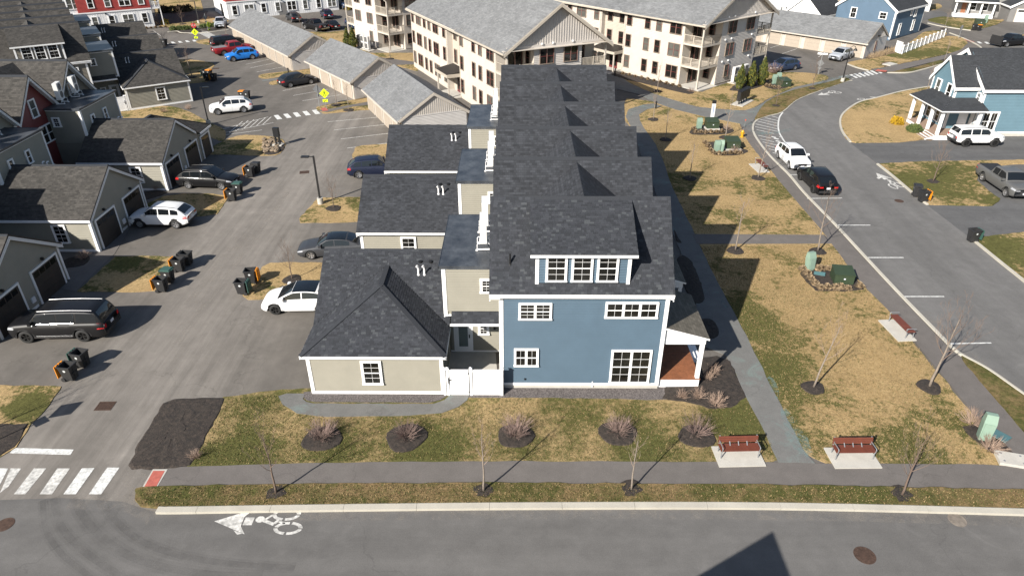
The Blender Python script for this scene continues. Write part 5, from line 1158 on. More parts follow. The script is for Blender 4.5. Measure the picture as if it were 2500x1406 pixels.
#   L, W, H, wheel r, front axle, rear axle, hood/belt profile (x/L, z), roof (a0 base, a1 roof front, a2 roof rear, a3 base)
STY = {
 'suv':    dict(L=4.65, W=1.86, H=1.68, r=.36, fa=.19, ra=.79, top=[(0, .78), (.03, .90), (.10, .99), (.24, 1.08), (.30, 1.10), (.9, 1.12), (.97, 1.08), (1, .98)], cab=(.235, .405, .83, .985), clr=.26, rails=True),
 'bigsuv': dict(L=5.72, W=2.04, H=1.92, r=.41, fa=.175, ra=.755, top=[(0, .98), (.02, 1.10), (.08, 1.18), (.22, 1.24), (.27, 1.26), (.94, 1.26), (.985, 1.2), (1, 1.1)], cab=(.235, .335, .925, .992), clr=.3, rails=True),
 'boxsuv': dict(L=4.82, W=1.92, H=1.86, r=.41, fa=.19, ra=.78, top=[(0, 1.0), (.02, 1.10), (.08, 1.17), (.24, 1.2), (.3, 1.21), (.95, 1.21), (.985, 1.16), (1, 1.05)], cab=(.29, .385, .93, .99), clr=.36, rails=True),
 'sedan':  dict(L=4.88, W=1.84, H=1.45, r=.335, fa=.19, ra=.775, top=[(0, .62), (.03, .72), (.12, .84), (.26, .94), (.32, .97), (.8, 1.0), (.94, 1.03), (.985, .98), (1, .85)], cab=(.27, .43, .70, .885), clr=.2, rails=False),
 'ev':     dict(L=4.75, W=1.92, H=1.60, r=.36, fa=.18, ra=.79, top=[(0, .62), (.03, .74), (.12, .90), (.24, 1.0), (.32, 1.03), (.8, 1.08), (.95, 1.12), (.985, 1.06), (1, .95)], cab=(.20, .42, .72, .965), clr=.2, rails=False),
 'wagon':  dict(L=4.8, W=1.84, H=1.62, r=.35, fa=.19, ra=.78, top=[(0, .72), (.03, .82), (.12, .92), (.25, 1.0), (.3, 1.02), (.9, 1.05), (.97, 1.02), (1, .9)], cab=(.24, .42, .82, .975), clr=.22, rails=True),
 'pickup': dict(L=5.85, W=2.0, H=1.86, r=.40, fa=.16, ra=.765, top=[(0, .98), (.02, 1.08), (.1, 1.16), (.24, 1.2), (.3, 1.21), (.64, 1.21), (.66, 1.21), (.985, 1.2), (1, 1.15)], cab=(.245, .335, .595, .64), clr=.33, rails=False),
}
WHM = {}
def wheel_meshes(r, dark):
    k = (round(r, 2), dark)
    if k not in WHM:
        t = MB(); w_ = .115
        t.lathe([(r * .66, -w_), (r * .9, -w_), (r * .985, -w_ * .75), (r, 0), (r * .985, w_ * .75), (r * .9, w_), (r * .66, w_)], 22, 'y')
        m = MB(); m.lathe([(.001, -.05), (r * .16, -.055), (r * .16, -.02), (r * .6, .03), (r * .66, .03), (r * .66, -w_ * .95), (r * .60, -w_ * .9), (r * .6, .02)], 22, 'y')
        for i in range(5):
            for dd in (-.13, .13):
                a = 2 * pi * i / 5; m.bar((cos(a) * r * .13, -.062, sin(a) * r * .13), (cos(a + dd) * r * .62, -.09, sin(a + dd) * r * .62), .055, .03, (0, 1, 0))
        WHM[k] = (t.mesh('tyre', TYR, True), m.mesh('rim', DRIM if dark else RIM), MB().lathe([(.001, .035), (r * .62, .035)], 16, 'y').mesh('brake_disc', PLAS))
    return WHM[k]
def car(style, colour, label, cx, cy, ang, cat='car', dark=False, L=None, H=None, roof=None, trim=True, cladding=False, panes=3, group='parked cars and pickups', plate=True, open_bed=False):
    S = dict(STY[style]); L = L or S['L']; W = S['W']; H = H or S['H']; hw = W / 2; r = S['r']; pm = CP[colour]; clr = S['clr']
    o = thing({'pickup': 'pickup_truck'}.get(style, 'parked_car'), label, cat, (cx, cy, 0), ang, group)
    X = lambda t: L * (.5 - t)                         # t = 0 at the nose
    top = lambda t: interp(S['top'], t)
    def fx(t): e = .06; return (1 - .17 * (1 - min(1, t / .09)) ** 2) * (1 - .11 * (1 - min(1, (1 - t) / .07)) ** 2)
    bot = lambda t: clr + .14 * max(0, 1 - t / .08) ** 1.5 + .16 * max(0, 1 - (1 - t) / .09) ** 1.5
    sh = lambda q: interp([(0, .90), (.06, .955), (.2, .985), (.42, 1.0), (.66, .992), (.86, .955), (.95, .90), (1, .83)], q)
    fa, ra = S['fa'], S['ra']; ax = [fa, ra]; ar = r * 1.2
    ts = sorted(set([0, .008, .02, .04, .07, .11, .15, .25, .3, .36, .42, .48, .54, .6, .66, .7, .85, .9, .93, .96, .98, .992, 1] + [a + d * ar / L for a in ax for d in (-1.0, -.97, -.85, -.6, -.3, 0, .3, .6, .85, .97, 1.0)]))
    Q = [0, .06, .14, .24, .34, .45, .57, .68, .78, .86, .93, .975, 1]
    m = MB(); nq = len(Q)
    def ring(t):
        zt, zb = top(t), bot(t); arch = 0
        for a in ax:
            d = abs(t - a) * L
            if d < ar: arch = max(arch, r + math.sqrt(max(0, ar * ar - d * d)))
        out = []
        for q in Q:
            z = zb + (zt - zb) * q
            y = hw * fx(t) * sh(q)
            z = max(z, min(arch, zt - .14)) if arch > zb else z
            out.append((y, z))
        return out, max(zb, min(arch, zt - .14)) if arch > zb else zb
    rows = []
    for t in ts:
        rg, zb = ring(t); pts = [(X(t), -y, z) for y, z in rg]; zt = rg[-1][1]; ye = rg[-1][0]
        cr = .035 if not (style == 'pickup' and t > .65) else 0
        pts += [(X(t), -ye * .6, zt + cr * .7), (X(t), 0, zt + cr), (X(t), ye * .6, zt + cr * .7)] + [(X(t), y, z) for y, z in rg[::-1]]
        rows.append(pts)
    n = len(rows[0]); m.v = [p for rw in rows for p in rw]
    for i in range(len(rows) - 1):
        for k in range(n - 1): m.f.append([i * n + k, i * n + k + 1, (i + 1) * n + k + 1, (i + 1) * n + k]); m.m.append(1 if (cladding and (k < 2 or k > n - 4)) else 0)
    m.f.append(list(range(n))); m.m.append(0); m.f.append([(len(rows) - 1) * n + k for k in range(n)][::-1]); m.m.append(0)
    body = m.build('body', [pm, PLAS], o, True)
    ub = MB(); ub.box(X(.97), X(.03), -hw * .80, hw * .80, clr + .0, .62); ub.box(X(.93), X(.08), -hw * .5, hw * .5, clr - .06, clr)
    ub.build('underbody', PLAS, o)
    if True:
        wa = MB()
        for a in ax:
            for sg in (-1, 1):
                nseg = 14; yy = sg * hw * .985 * fx(a); pts = []
                for k in range(nseg + 1):
                    an = pi * k / nseg; pts.append((X(a) + ar * cos(an), r + ar * sin(an)))
                for k in range(nseg):
                    (x0, z0), (x1, z1) = pts[k], pts[k + 1]; s_ = .055 / ar if not cladding else .09 / ar; f = lambda x, z: (X(a) + (x - X(a)) * (1 + s_), r + (z - r) * (1 + s_))
                    (x2, z2), (x3, z3) = f(x1, z1), f(x0, z0)
                    wa.add([(x0, yy * 1.012, z0), (x1, yy * 1.012, z1), (x2, yy * 1.006, z2), (x3, yy * 1.006, z3), (x0, yy * .86, z0), (x1, yy * .86, z1)], [(0, 1, 2, 3), (0, 4, 5, 1)])
        split(wa, 'wheel_arch', PLAS if cladding or style != 'sedan' else pm, o)
    # cabin
    a0, a1, a2, a3 = S['cab']; zc = lambda t: top(t) - .03
    dp = .14 if style in ('suv', 'wagon') else .075
    def rf(t):
        if t <= a1: q = (t - a0) / (a1 - a0); return lerp(zc(a0) + .02, H - .055, q ** .92)
        if t >= a2: q = (a3 - t) / (a3 - a2); return lerp(zc(a3) + .02, H - dp, max(0, q) ** (.75 if style not in ('sedan', 'ev') else .9))
        q = (t - a1) / (a2 - a1); return lerp(H - .055, H - dp, q) + .05 * 4 * q * (1 - q)
    yb = lambda t: hw * fx(t) * .895; kt = lambda t: interp([(a0, .86), (a1, .80), (a2, .79), (a3, .82)], t)
    def side(t, q):                                   # q 0 belt .. 1 roof edge
        z0, z1 = zc(t), max(zc(t) + .005, rf(t) - .03); z = lerp(z0, z1, q); full = (z - zc(t)) / (H - zc(t)); return hw * fx(t) * lerp(.905, .735, full), z
    tsc = [a0] + [lerp(a0, a1, k / 5) for k in range(1, 6)] + [lerp(a1, a2, k / 6) for k in range(1, 7)] + [lerp(a2, a3, k / 5) for k in range(1, 6)]
    cm = MB(); rows = []
    for t in tsc:
        sd_ = [side(t, q) for q in (0, .25, .5, .75, .93)]; y, z = side(t, 1); zz = rf(t)
        half = [(-yy, z_) for yy, z_ in sd_] + [(-y * .985, lerp(z, zz, .55)), (-y * .9, zz), (-y * .5, zz + .018), (0, zz + .025)]
        rows.append([(X(t), yy, z_) for yy, z_ in half] + [(X(t), -yy, z_) for yy, z_ in half[:-1][::-1]])
    n = len(rows[0]); cm.v = [p for rw in rows for p in rw]
    for i in range(len(rows) - 1):
        for k in range(n - 1): cm.f.append([i * n + k, i * n + k + 1, (i + 1) * n + k + 1, (i + 1) * n + k]); cm.m.append(1 if (roof and 5 <= k <= n - 7 and a1 - .02 < tsc[i] < a2) else 0)
    cm.build('cabin', [pm, roof or pm], o, True)
    def tp(t, s, off):
        y, z = side(t, 1); zz = rf(t); return (X(t), s * y * .9, zz + .025 * (1 - s * s) + off)
    def patch(name, fn, us, vs_, mt, par=o, sm=True):
        g = MB(); nu, nv = len(us), len(vs_); g.v = [fn(u, v) for u in us for v in vs_]
        for i in range(nu - 1):
            for j in range(nv - 1): g.f.append([i * nv + j, i * nv + j + 1, (i + 1) * nv + j + 1, (i + 1) * nv + j]); g.m.append(0)
        return g.build(name, mt, par, sm)
    lin = lambda a, b, k: [lerp(a, b, i / k) for i in range(k + 1)]
    off = lambda d, dz: (lambda t, s: (lambda p: (p[0] + d, p[1], p[2] + dz))(tp(t, s, 0)))
    patch('windscreen', off(.008, .012), lin(lerp(a0, a1, .1), lerp(a0, a1, .97), 5), lin(-.97, .97, 6), CGLASS)
    patch('rear_window', off(-.010, .012), lin(lerp(a2, a3, .1), lerp(a2, a3, .80 if style != 'pickup' else .9), 4), lin(-.92, .92, 6), CGLASS)
    if style in ('ev',): patch('glass_roof', off(0, .008), lin(lerp(a1, a2, .0), a2, 5), lin(-.9, .9, 6), CGLASS)
    cuts = {'pickup': [(lerp(a0, a1, .42), .455), (.468, a2 - .004)], 'sedan': [(lerp(a0, a1, .35), .53), (.545, lerp(a2, a3, .28))], 'ev': [(lerp(a0, a1, .35), .53), (.545, lerp(a2, a3, .45))]}.get(style, [(lerp(a0, a1, .40), .525), (.54, .715), (.735, lerp(a2, a3, .22))])
    for sg in (-1, 1):
        for (u0, u1) in cuts:
            patch('side_window', lambda t, q: (lambda yz: (X(t), sg * (yz[0] + .008), yz[1]))(side(t, q)), lin(u0, u1, 6), lin(.10, .93, 3) , CGLASS)
        if trim:
            # doors: thin raised skins that leave a shut line round each
            ds = [(a0 + .055, .53), (.538, .715)] if style != 'pickup' else [(a0 + .04, .455), (.463, .63)]
            for (u0, u1) in ds:
                f = lambda t, q: (X(t), sg * (hw * fx(t) * sh(q) + .007), bot(t) + (top(t) - bot(t)) * q)
                u1c = min(u1, ra - ar / L - .008)
                patch('door', f, lin(u0 + .004, u1c, 4), lin(.12, .93, 6), pm)
                h = MB(); tq = u1c - .035; y = hw * fx(tq) * sh(.8) + .01; zz = bot(tq) + (top(tq) - bot(tq)) * .8; h.box(X(tq) - .1, X(tq) + .1, sg * y - .018, sg * y + .018, zz - .015, zz + .015); h.build('door_handle', CHROME if colour == 'black' and style == 'bigsuv' else pm, o)
        mr = MB(); tq = lerp(a0, a1, .42); y, z = side(tq, 0); mr.box(X(tq) - .09, X(tq) + .09, sg * (y + .02), sg * (y + .24), z + .04, z + .2) if sg > 0 else mr.box(X(tq) - .09, X(tq) + .09, -(y + .24), -(y + .02), z + .04, z + .2); mr.build('mirror', pm, o)
        # lamps
        hl = MB(); f = lambda t, q, e: (X(t), sg * (hw * fx(t) * sh(q) + e), bot(t) + (top(t) - bot(t)) * q)
        us = lin(.006, .085, 4); g = MB(); vv = []
        for u in us:
            for q in (.74, .92): p = f(u, q, .012); vv.append((p[0] + .012, p[1], p[2]))
        g.v = vv; g.f = [[i * 2, i * 2 + 1, i * 2 + 3, i * 2 + 2] for i in range(4)]; g.m = [0] * 4; zq = lambda q: bot(0) + (top(0) - bot(0)) * q
        g.add([(X(0) + .012, sg * hw * fx(0) * .52, zq(.76)), (X(0) + .012, sg * hw * fx(0) * .52, zq(.93)), (X(0) + .012, sg * hw * fx(0) * .93, zq(.92)), (X(0) + .012, sg * hw * fx(0) * .93, zq(.76))], [(0, 1, 2, 3)])
        g.build('headlight', HEADL, o)
        g = MB(); q0, q1 = (.60, .97) if style in ('pickup', 'bigsuv', 'boxsuv') else (.70, .93)
        us = lin(.93, .994, 3); vv = []
        for u in us:
            for q in (q0, q1): p = f(u, q, .012); vv.append((p[0] - .008, p[1], p[2]))
        g.v = vv; g.f = [[i * 2, i * 2 + 1, i * 2 + 3, i * 2 + 2] for i in range(3)]; g.m = [0] * 3; zr = lambda q: bot(1) + (top(1) - bot(1)) * q
        g.add([(X(1) - .012, sg * hw * fx(1) * (.55 if q0 > .65 else .72), zr(q0)), (X(1) - .012, sg * hw * fx(1) * (.55 if q0 > .65 else .72), zr(q1)), (X(1) - .012, sg * hw * fx(1) * .93, zr(q1)), (X(1) - .012, sg * hw * fx(1) * .93, zr(q0))], [(0, 1, 2, 3)])
        g.build('tail_light', TAILL, o)
        if S['rails'] and trim:
            rl = MB(); y = side((a1 + a2) / 2, 1)[0] * .86
            pts = [(X(lerp(a1, a2, q)), sg * y, rf(lerp(a1, a2, q)) + (.07 if 0 < q < 1 else .0)) for q in (.02, .05, .3, .6, .92, .96)]; rl.tube(pts, .022 if style == 'bigsuv' else .014, 6); rl.build('roof_rail', CHROME if style in ('bigsuv',) else (PLAS if colour in ('white',) else pm), o)
        if style == 'bigsuv' and trim:
            sd = MB(); sd.bar((X(.27), sg * (hw + .02), clr + .12), (X(.66), sg * (hw + .02), clr + .12), .05, .05); sd.build('side_trim', CHROME, o)
            wl = MB(); pts = [(X(t), sg * (side(t, q)[0] + .014), side(t, q)[1]) for t, q in [(lerp(a0, a1, .42), .06), (.55, .06), (.70, .06), (.715, .5), (.705, .95)]]; wl.tube(pts, .010, 5)
            pts = [(X(t), sg * (side(t, q)[0] + .014), side(t, q)[1]) for t, q in [(lerp(a0, a1, .42), .1), (lerp(a0, a1, .8), .95), (.45, .95), (.7, .95), (.9, .95)]]; wl.tube(pts, .010, 5); split(wl, 'window_trim', CHROME, o)
        # wheels
        for a in ax:
            wh = link('wheel', None, o, (X(a), sg * (hw * fx(a) - .13), r), (0, 0, 0 if sg < 0 else pi))
            ty, rm, bd = wheel_meshes(r, dark); link('tyre', ty, wh); link('rim', rm, wh); link('brake_disc', bd, wh)
    gr = MB(); zq = lambda q: bot(0) + (top(0) - bot(0)) * q; gy = hw * fx(0)
    gr.box(X(0), X(0) + .02, -gy * .48, gy * .48, zq(.48), zq(.86)); gr.build('grille', PLAS if colour != 'pewter' else CHROME, o)
    bp = MB(); bp.box(X(0) - .02, X(0) + .035, -gy * .8, gy * .8, zq(.02), zq(.34)); bp.build('front_bumper', PLAS if colour not in ('pewter',) else CHROME, o)
    bp = MB(); gy = hw * fx(1); zr = lambda q: bot(1) + (top(1) - bot(1)) * q; bp.box(X(1) - .05, X(1) + .02, -gy * .92, gy * .92, zr(.0), zr(.30)); bp.build('rear_bumper', PLAS if style != 'pickup' else CHROME, o)
    if plate:
        p = MB(); p.box(X(1) - .02, X(1) + .0, -.16, .16, zr(.52), zr(.52) + .16); p.build('licence_plate', PLATE, o)
        p = MB(); p.box(X(0), X(0) + .045, -.16, .16, zq(.22), zq(.22) + .15); p.build('licence_plate', PLATE, o)
    if style == 'pickup':
        b = MB(); t0, t1 = a3 + .012, .985; yy = hw * .80; z = top(.8)
        if open_bed:
            b.box(X(t1), X(t0), -yy, yy, z + .005, z + .012); b.build('bed_floor', PLAS, o)
        else: b.box(X(t1), X(t0), -yy, yy, z, z + .035); b.build('bed_cover', PLAS if colour != 'red' else mat('grey_tonneau', (.16, .16, .165), .6), o)
    return o
def park(style, colour, label, fw=None, rw=None, ang=None, **k):
    """near-side wheel contacts in the photograph: front wheel and rear wheel"""
    S = STY[style]; wb = (S['ra'] - S['fa']) * (k.get('L') or S['L'])
    if fw and rw:
        a, b = at(*fw), at(*rw); d = (a - b).normalized(); mid = (a + b) / 2
    elif fw: a = at(*fw); d = Vector((cos(ang), sin(ang), 0)); mid = a - d * wb / 2
    else: b = at(*rw); d = Vector((cos(ang), sin(ang), 0)); mid = b + d * wb / 2
    q = Vector((-d.y, d.x, 0)); q = q if q.dot(mid) > 0 else -q
    sh = (S['fa'] + S['ra']) / 2 - .5
    c = mid + q * (S['W'] / 2 - .12) + d * (sh * (k.get('L') or S['L']))
    return car(style, colour, label, c.x, c.y, atan2(d.y, d.x), **k)
park('bigsuv', 'black', 'long black SUV with chrome roof rails at the lower left', (76, 836), (205, 833), dark=True, L=5.5)
park('suv', 'white', 'white crossover backed half out of the shade by the brown garage doors', (349, 557), (429, 558), cladding=True)
park('suv', 'black', 'glossy black crossover parked nose out beside two wheeled bins', (543, 464), (463, 461), L=5.0)
park('suv', 'white', 'white crossover beside the tall lamp post and accessible bay', (539, 281), (592, 276))
park('sedan', 'grey', 'dark grey sedan in front of the second garage of the middle row', (760, 633), (862, 629), roof=CGLASS)
park('ev', 'white', 'white hatchback with black glass roof half hidden by the hip-roofed garage', (678, 767), (787, 765), dark=True, H=1.54, roof=CGLASS)
park('suv', 'navy', 'dark navy SUV half hidden by the third garage roof', (952, 432), (880, 436))
park('wagon', 'charcoal', 'dark grey wagon nosed up to the middle beige garage', (757, 206.5), (713.5, 214))
park('suv', 'blue', 'bright blue crossover beside the red pickup', (574, 151), (615, 146))
park('pickup', 'red', 'dark red pickup truck between the blue and black cars', None, (549, 137), R(37), cat='pickup truck')
park('bigsuv', 'black', 'black SUV parked beyond the red pickup', None, (541, 119.5), R(37), L=5.0, H=1.8, trim=False)
park('suv', 'charcoal', 'black SUV parked alone facing the white block at top', None, (713, 56), R(123), trim=False)
park('suv', 'navy', 'dark SUV at the white wall of the top block, rear lights showing', None, (792, 48), R(115), trim=False)
park('pickup', 'black', 'black pickup truck in the back parking lot', None, (774, 78), R(138), cat='pickup truck', trim=False, open_bed=True)
park('sedan', 'black', 'small black sedan between the black pickup and dark blue SUV', None, (806, 74), R(120), trim=False)
park('suv', 'slate', 'dark blue SUV facing out beside the left apartment block', (860, 72), None, R(-58), trim=False)
park('suv', 'silver', 'silver SUV by the lawn of the top red and white block', (550, 69), None, R(-75), trim=False)
park('pickup', 'slate', 'blue pickup at the very top edge beside the white block', (838, 24), None, R(-60), cat='pickup truck', trim=False)
park('suv', 'silver', 'silver SUV leaving the long right garage', (2050.5, 152), (2075.5, 144))
park('wagon', 'slate', 'navy blue SUV in the shade beside the stacked balconies', (1906.5, 177), (1936, 172.5))
park('suv', 'white', 'white SUV parked along the avenue facing the camera', (1923, 410.5), (1901, 389.5))
park('suv', 'black', 'black SUV parked on the avenue behind the white one, tail lights showing', (1953, 441), (1981, 469), L=4.9, dark=True)
park('boxsuv', 'white', 'white off-road SUV with black wheel arches beside the light blue house', (2423, 359), (2356, 359), cladding=True, dark=True)
park('pickup', 'pewter', 'grey pickup truck on the right driveway', (2448, 478), (2400, 445), cat='pickup truck', open_bed=True)
tk = park('pickup', 'black', 'black work truck with raised plow at the right edge', (2455, 116), (2500, 113), cat='pickup truck', trim=False)
pl = MB()
for i in range(5): a = -.6 + .3 * i; pl.bar((2.95 + .5 * cos(a), -1.1, 1.0 + .9 * sin(a)), (2.95 + .5 * cos(a), 1.1, 1.0 + .9 * sin(a)), .06, .34)
split(pl, 'plow_blade', PLAS, tk)
# ================================================================ wheeled bins
BINB = mat('bin_black', (.022, .022, .023), .55); BINO = mat('bin_orange', (.62, .22, .012), .5); BING = mat('bin_green', (.035, .085, .07), .5); BINW = mat('bin_emblem', (.5, .52, .52), .6)
BINM = {}
def bin_meshes():
    b = MB(); t0, t1 = (.24, .27), (.30, .34); zz = (.10, 1.0)
    def rg(x, y, z): return [(-x, -y, z), (x, -y, z), (x, y, z), (-x, y, z)]
    b.v = rg(.22, .26, .10) + rg(.30, .34, 1.0) + rg(.27, .31, 1.0) + rg(.20, .24, .16)
    for o_ in (0, 4, 8):
        for i in range(4): b.f.append([o_ + i, o_ + (i + 1) % 4, o_ + 4 + (i + 1) % 4, o_ + 4 + i]); b.m.append(0)
    b.f += [[3, 2, 1, 0], [12, 13, 14, 15]]; b.m += [0, 0]
    for (x0, x1, y0, y1) in ((-.33, .33, -.37, -.335), (-.33, .33, .335, .37), (-.33, -.295, -.335, .335), (.295, .33, -.335, .335)): b.box(x0, x1, y0, y1, .94, 1.0)
    b.box(-.03, .03, -.35, -.30, .2, .9); b.box(-.15, .15, -.36, -.31, .5, .56)
    BINM['body'] = b.mesh('body', BINB)
    h = MB(); h.tube([(-.24, .37, .96), (-.24, .45, .98), (.24, .45, .98), (.24, .37, .96)], .018, 6); BINM['handle'] = h.mesh('handle', BINB)
    w_ = MB(); w_.lathe([(.001, -.03), (.12, -.03), (.125, 0), (.12, .03), (.001, .03)], 14, 'y'); k = len(w_.v)
    for i in range(k): x, y, z = w_.v[i]; w_.v[i] = (y, x, z)
    BINM['wheel'] = w_.mesh('wheel', BINB)
    l = MB(); l.box(-.33, .33, -.38, .36, 1.0, 1.04); l.box(-.27, .27, -.32, .30, 1.04, 1.085); l.box(-.1, .1, -.43, -.38, .99, 1.03); BINM['closed'] = {}
    for n_, m_ in (('o', BINO), ('g', BING), ('b', BINB)): BINM['closed' + n_] = l.mesh('lid', m_)
    l = MB(); l.box(-.32, .32, .47, .51, .24, .98); l.box(-.26, .26, .51, .55, .3, .92)
    for i in range(3): l.cyl(-.2 + .2 * i, .43, .95, 1.03, .05, .05, 8)
    for n_, m_ in (('o', BINO), ('g', BING), ('b', BINB)): BINM['open' + n_] = l.mesh('lid', m_)
    e = MB(); e.lathe([(.001, 0), (.075, 0)], 14, 'z'); k = len(e.v)
    for i in range(k): x, y, z = e.v[i]; e.v[i] = (-.303 + (.68 - z - y) * .0 - .075 * 0 - .0, x, .74 + y)
    for i in range(k): x, y, z = e.v[i]; f_ = .22 + (.30 - .22) * (z - .1) / .9; e.v[i] = (-f_ - .004, y, z)
    BINM['emblem'] = e.mesh('emblem', BINW)
bin_meshes()
def wbin(u, v, rz, lid, label):
    p = at(u, v); o = thing('wheeled_bin', label, 'bin', (p.x, p.y, .0), R(rz), 'wheeled bins put out along the lane and streets')
    link('body', BINM['body'], o); link('handle', BINM['handle'], o); link('lid', BINM[lid], o)
    for s in (-1, 1): link('wheel', BINM['wheel'], o, (.25 * s, .27, .125))
    link('emblem', BINM['emblem'], o); e2 = link('emblem', BINM['emblem'], o, rot=pi)
    o['lid'] = 0; del o['lid']; return o
# local -y is the front; the lid hinge and wheels are at +y
wbin(176, 926, 82, 'openo', 'open black bin with orange lid hanging back, below the long black SUV')
wbin(205, 894, 78, 'openg', 'open black bin beside the orange-lidded one below the long black SUV')
wbin(399, 711, 84, 'openo', 'open bin with orange lid in front of the closed green-lidded one')
wbin(415, 690, 84, 'closedg', 'closed bin with green lid at the edge of the small dry lawn')
wbin(441, 662, 86, 'openo', 'open bin with thin orange lid at the corner of the small dry lawn')
wbin(460, 647, 84, 'openb', 'all black open bin, farthest of the four by the small dry lawn')
wbin(594, 717, -92, 'openg', 'open black bin with dark green lid right of the lane')
wbin(616, 690, -84, 'openo', 'open black bin with bright orange lid right of the lane')
wbin(569, 490, 86, 'openo', 'bin with orange lid below the nose of the black crossover')
wbin(584, 474, 86, 'closedg', 'bin with green lid at the nose of the black crossover')
wbin(613, 432, 84, 'openo', 'black bin with orange lid standing alone in mid lane with one other')
wbin(628, 424, 84, 'closedb', 'black closed bin paired with an orange-lidded one in mid lane')
wbin(593, 243, 86, 'closedo', 'bin with closed orange lid behind the white crossover by the lamp post')
wbin(605, 244, 86, 'closedb', 'black bin behind the white crossover by the lamp post')
wbin(503, 189, 70, 'openg', 'green-lidded bin in the far cluster of four')
wbin(513, 190, 70, 'closedo', 'orange-lidded bin at the back of the far cluster of four')
wbin(510, 198, 80, 'openg', 'front green bin of the far cluster of four')
wbin(524, 199, 80, 'openo', 'front black bin of the far cluster of four with orange lid')
wbin(396, 112, 70, 'openo', 'orange-lidded bin on the far crossing')
wbin(404, 113, 70, 'closedb', 'brown-black bin on the far crossing')
wbin(2234, 480, -20, 'closedb', 'black bin standing on the avenue kerb, left of the orange-lidded one')
wbin(2250, 493, -78, 'openo', 'black bin with orange lid hanging open on the avenue kerb')
wbin(2371, 590, -80, 'openg', 'lone black bin with green lid on the right driveway edge')
wbin(2377, 75, 10, 'closedb', 'black bin at the far top right kerb'); wbin(2388, 76, 10, 'closedo', 'orange-lidded bin at the far top right kerb')

# ================================================================ bare young trees
BARK = mat('grey_bark', (.20, .165, .135), .9, var=.25, vscale=9, fine=.2, bump=.4, coord='obj'); BARKD = mat('brown_bark', (.12, .085, .065), .9, var=.25, vscale=9, coord='obj'); TWIG = mat('reddish_twigs', (.15, .105, .08), .9); TWIGP = mat('pale_twigs', (.24, .18, .14), .9)
def grow(seed, h=4.0, spread=1.0, tr=.05, fork=.42, nb=9, lean=(0, 0), depth=3, dens=1.0):
    r = random.Random(seed); T = MB(); K = MB()
    pts = []; x = y = 0
    for i in range(9):
        t = i / 8; pts.append(Vector((lean[0] * t * h + x, lean[1] * t * h + y, h * .86 * t))); x += r.uniform(-.03, .03); y += r.uniform(-.03, .03)
    rad = [tr * (1 - .86 * (i / 8) ** .9) + .006 for i in range(9)]; T.tube(pts, rad, 7)
    def limb(p, d, L, ra, lv):
        n = 4; ps = [p]; rs = [ra]; q = p.copy(); dd = d.copy()
        for i in range(n):
            dd = (dd + Vector((r.uniform(-.16, .16), r.uniform(-.16, .16), .10 + r.uniform(-.05, .12)))).normalized(); q = q + dd * L / n; ps.append(q.copy()); rs.append(max(.0035, ra * (1 - .8 * (i + 1) / n)))
        K.tube(ps, rs, 4 if lv else 5, 0, False)
        if lv < depth:
            for j in range(int((3 if lv == 0 else 2.5) * dens)):
                i = r.randint(1, n); az = r.uniform(0, 2 * pi); e = Vector((cos(az), sin(az), .5)).normalized(); nd = (dd * .75 + e * .62).normalized()
                limb(ps[i], nd, L * r.uniform(.42, .66), rs[i] * .7, lv + 1)
    for k in range(nb):
        t = fork + (1 - fork) * (k + r.uniform(0, .5)) / nb; i = min(7, int(t * 8)); f = t * 8 - i; p = pts[i].lerp(pts[i + 1], min(1, f)); az = k * 2.4 + r.uniform(-.4, .4); el = lerp(.45, 1.1, t)
        d = Vector((cos(az) * cos(el), sin(az) * cos(el), sin(el))); limb(p, d, h * .36 * spread * (1.15 - .55 * t) * r.uniform(.8, 1.15), rad[i] * .42, 0)
    return T, K
TREE = {}
def tree(u, v, kind, label, sc=1.0, rz=0, mulch=.62, group='bare young street trees', h=None):
    p = at(u, v)
    o = thing('young_tree', label, 'tree', (p.x, p.y, .03), rz, group); o.scale = (sc, sc, sc)
    tm, km = TREE[kind]; link('trunk', tm, o); link('crown', km, o)
    if mulch: 
        ring = [Vector((p.x + mulch * cos(a) * (1 + .12 * sin(3 * a + u)), p.y + mulch * sin(a) * (1 + .1 * cos(2 * a + v)), 0)) for a in [2 * pi * i / 14 for i in range(14)]]
        bed(ring, MULCH, .10, 'mulch_ring', .05, 1)
    return o
for nm, kw, tm, km in [('a', dict(seed=3, h=3.7, fork=.40, nb=8, tr=.05), BARKD, TWIG), ('b', dict(seed=11, h=3.9, fork=.44, nb=7, tr=.05, spread=.8), BARK, TWIGP), ('c', dict(seed=23, h=4.4, fork=.36, nb=9, tr=.062, lean=(.04, 0), spread=1.0), BARK, TWIG), ('d', dict(seed=37, h=3.6, fork=.3, nb=10, tr=.05, spread=1.1), BARKD, TWIG), ('e', dict(seed=41, h=4.6, fork=.42, nb=7, tr=.055, lean=(.10, .02), spread=.85), BARK, TWIGP)]:
    T_, K_ = grow(**kw); TREE[nm] = (T_.mesh('trunk', tm, True), K_.mesh('crown', km))
tree(675, 1206, 'a', 'bare young tree in the front verge, leftmost of the four there', 1.0, R(200))
tree(1181, 1201, 'b', 'bare young tree in the front verge before the gate and blue house', 1.0, 0)
tree(1541, 1198, 'b', 'bare young tree in the front verge left of the first bench', .88, R(130))
tree(2200, 1211, 'd', 'bare young tree in the front verge right of the second bench', 1.0, R(80))
tree(1985, 948, 'e', 'slim bare tree in the green between the path and the backless bench', 1.0, R(-10))
tree(2268, 946, 'c', 'bare tree with thick trunk beside the lower avenue sidewalk', 1.15, R(30))
tree(1996, 615, 'c', 'bare tree above the upright green pedestal by the cross path', 1.1, R(200))
tree(1795, 613, 'b', 'pale bare tree just below the cross path', 1.15, R(60))
tree(1850, 436, 'e', 'bare tree beside the upper backless bench', 1.0, R(20))
tree(1684, 437, 'b', 'bare tree at the edge of the roof shadow on the green', .95, R(150))
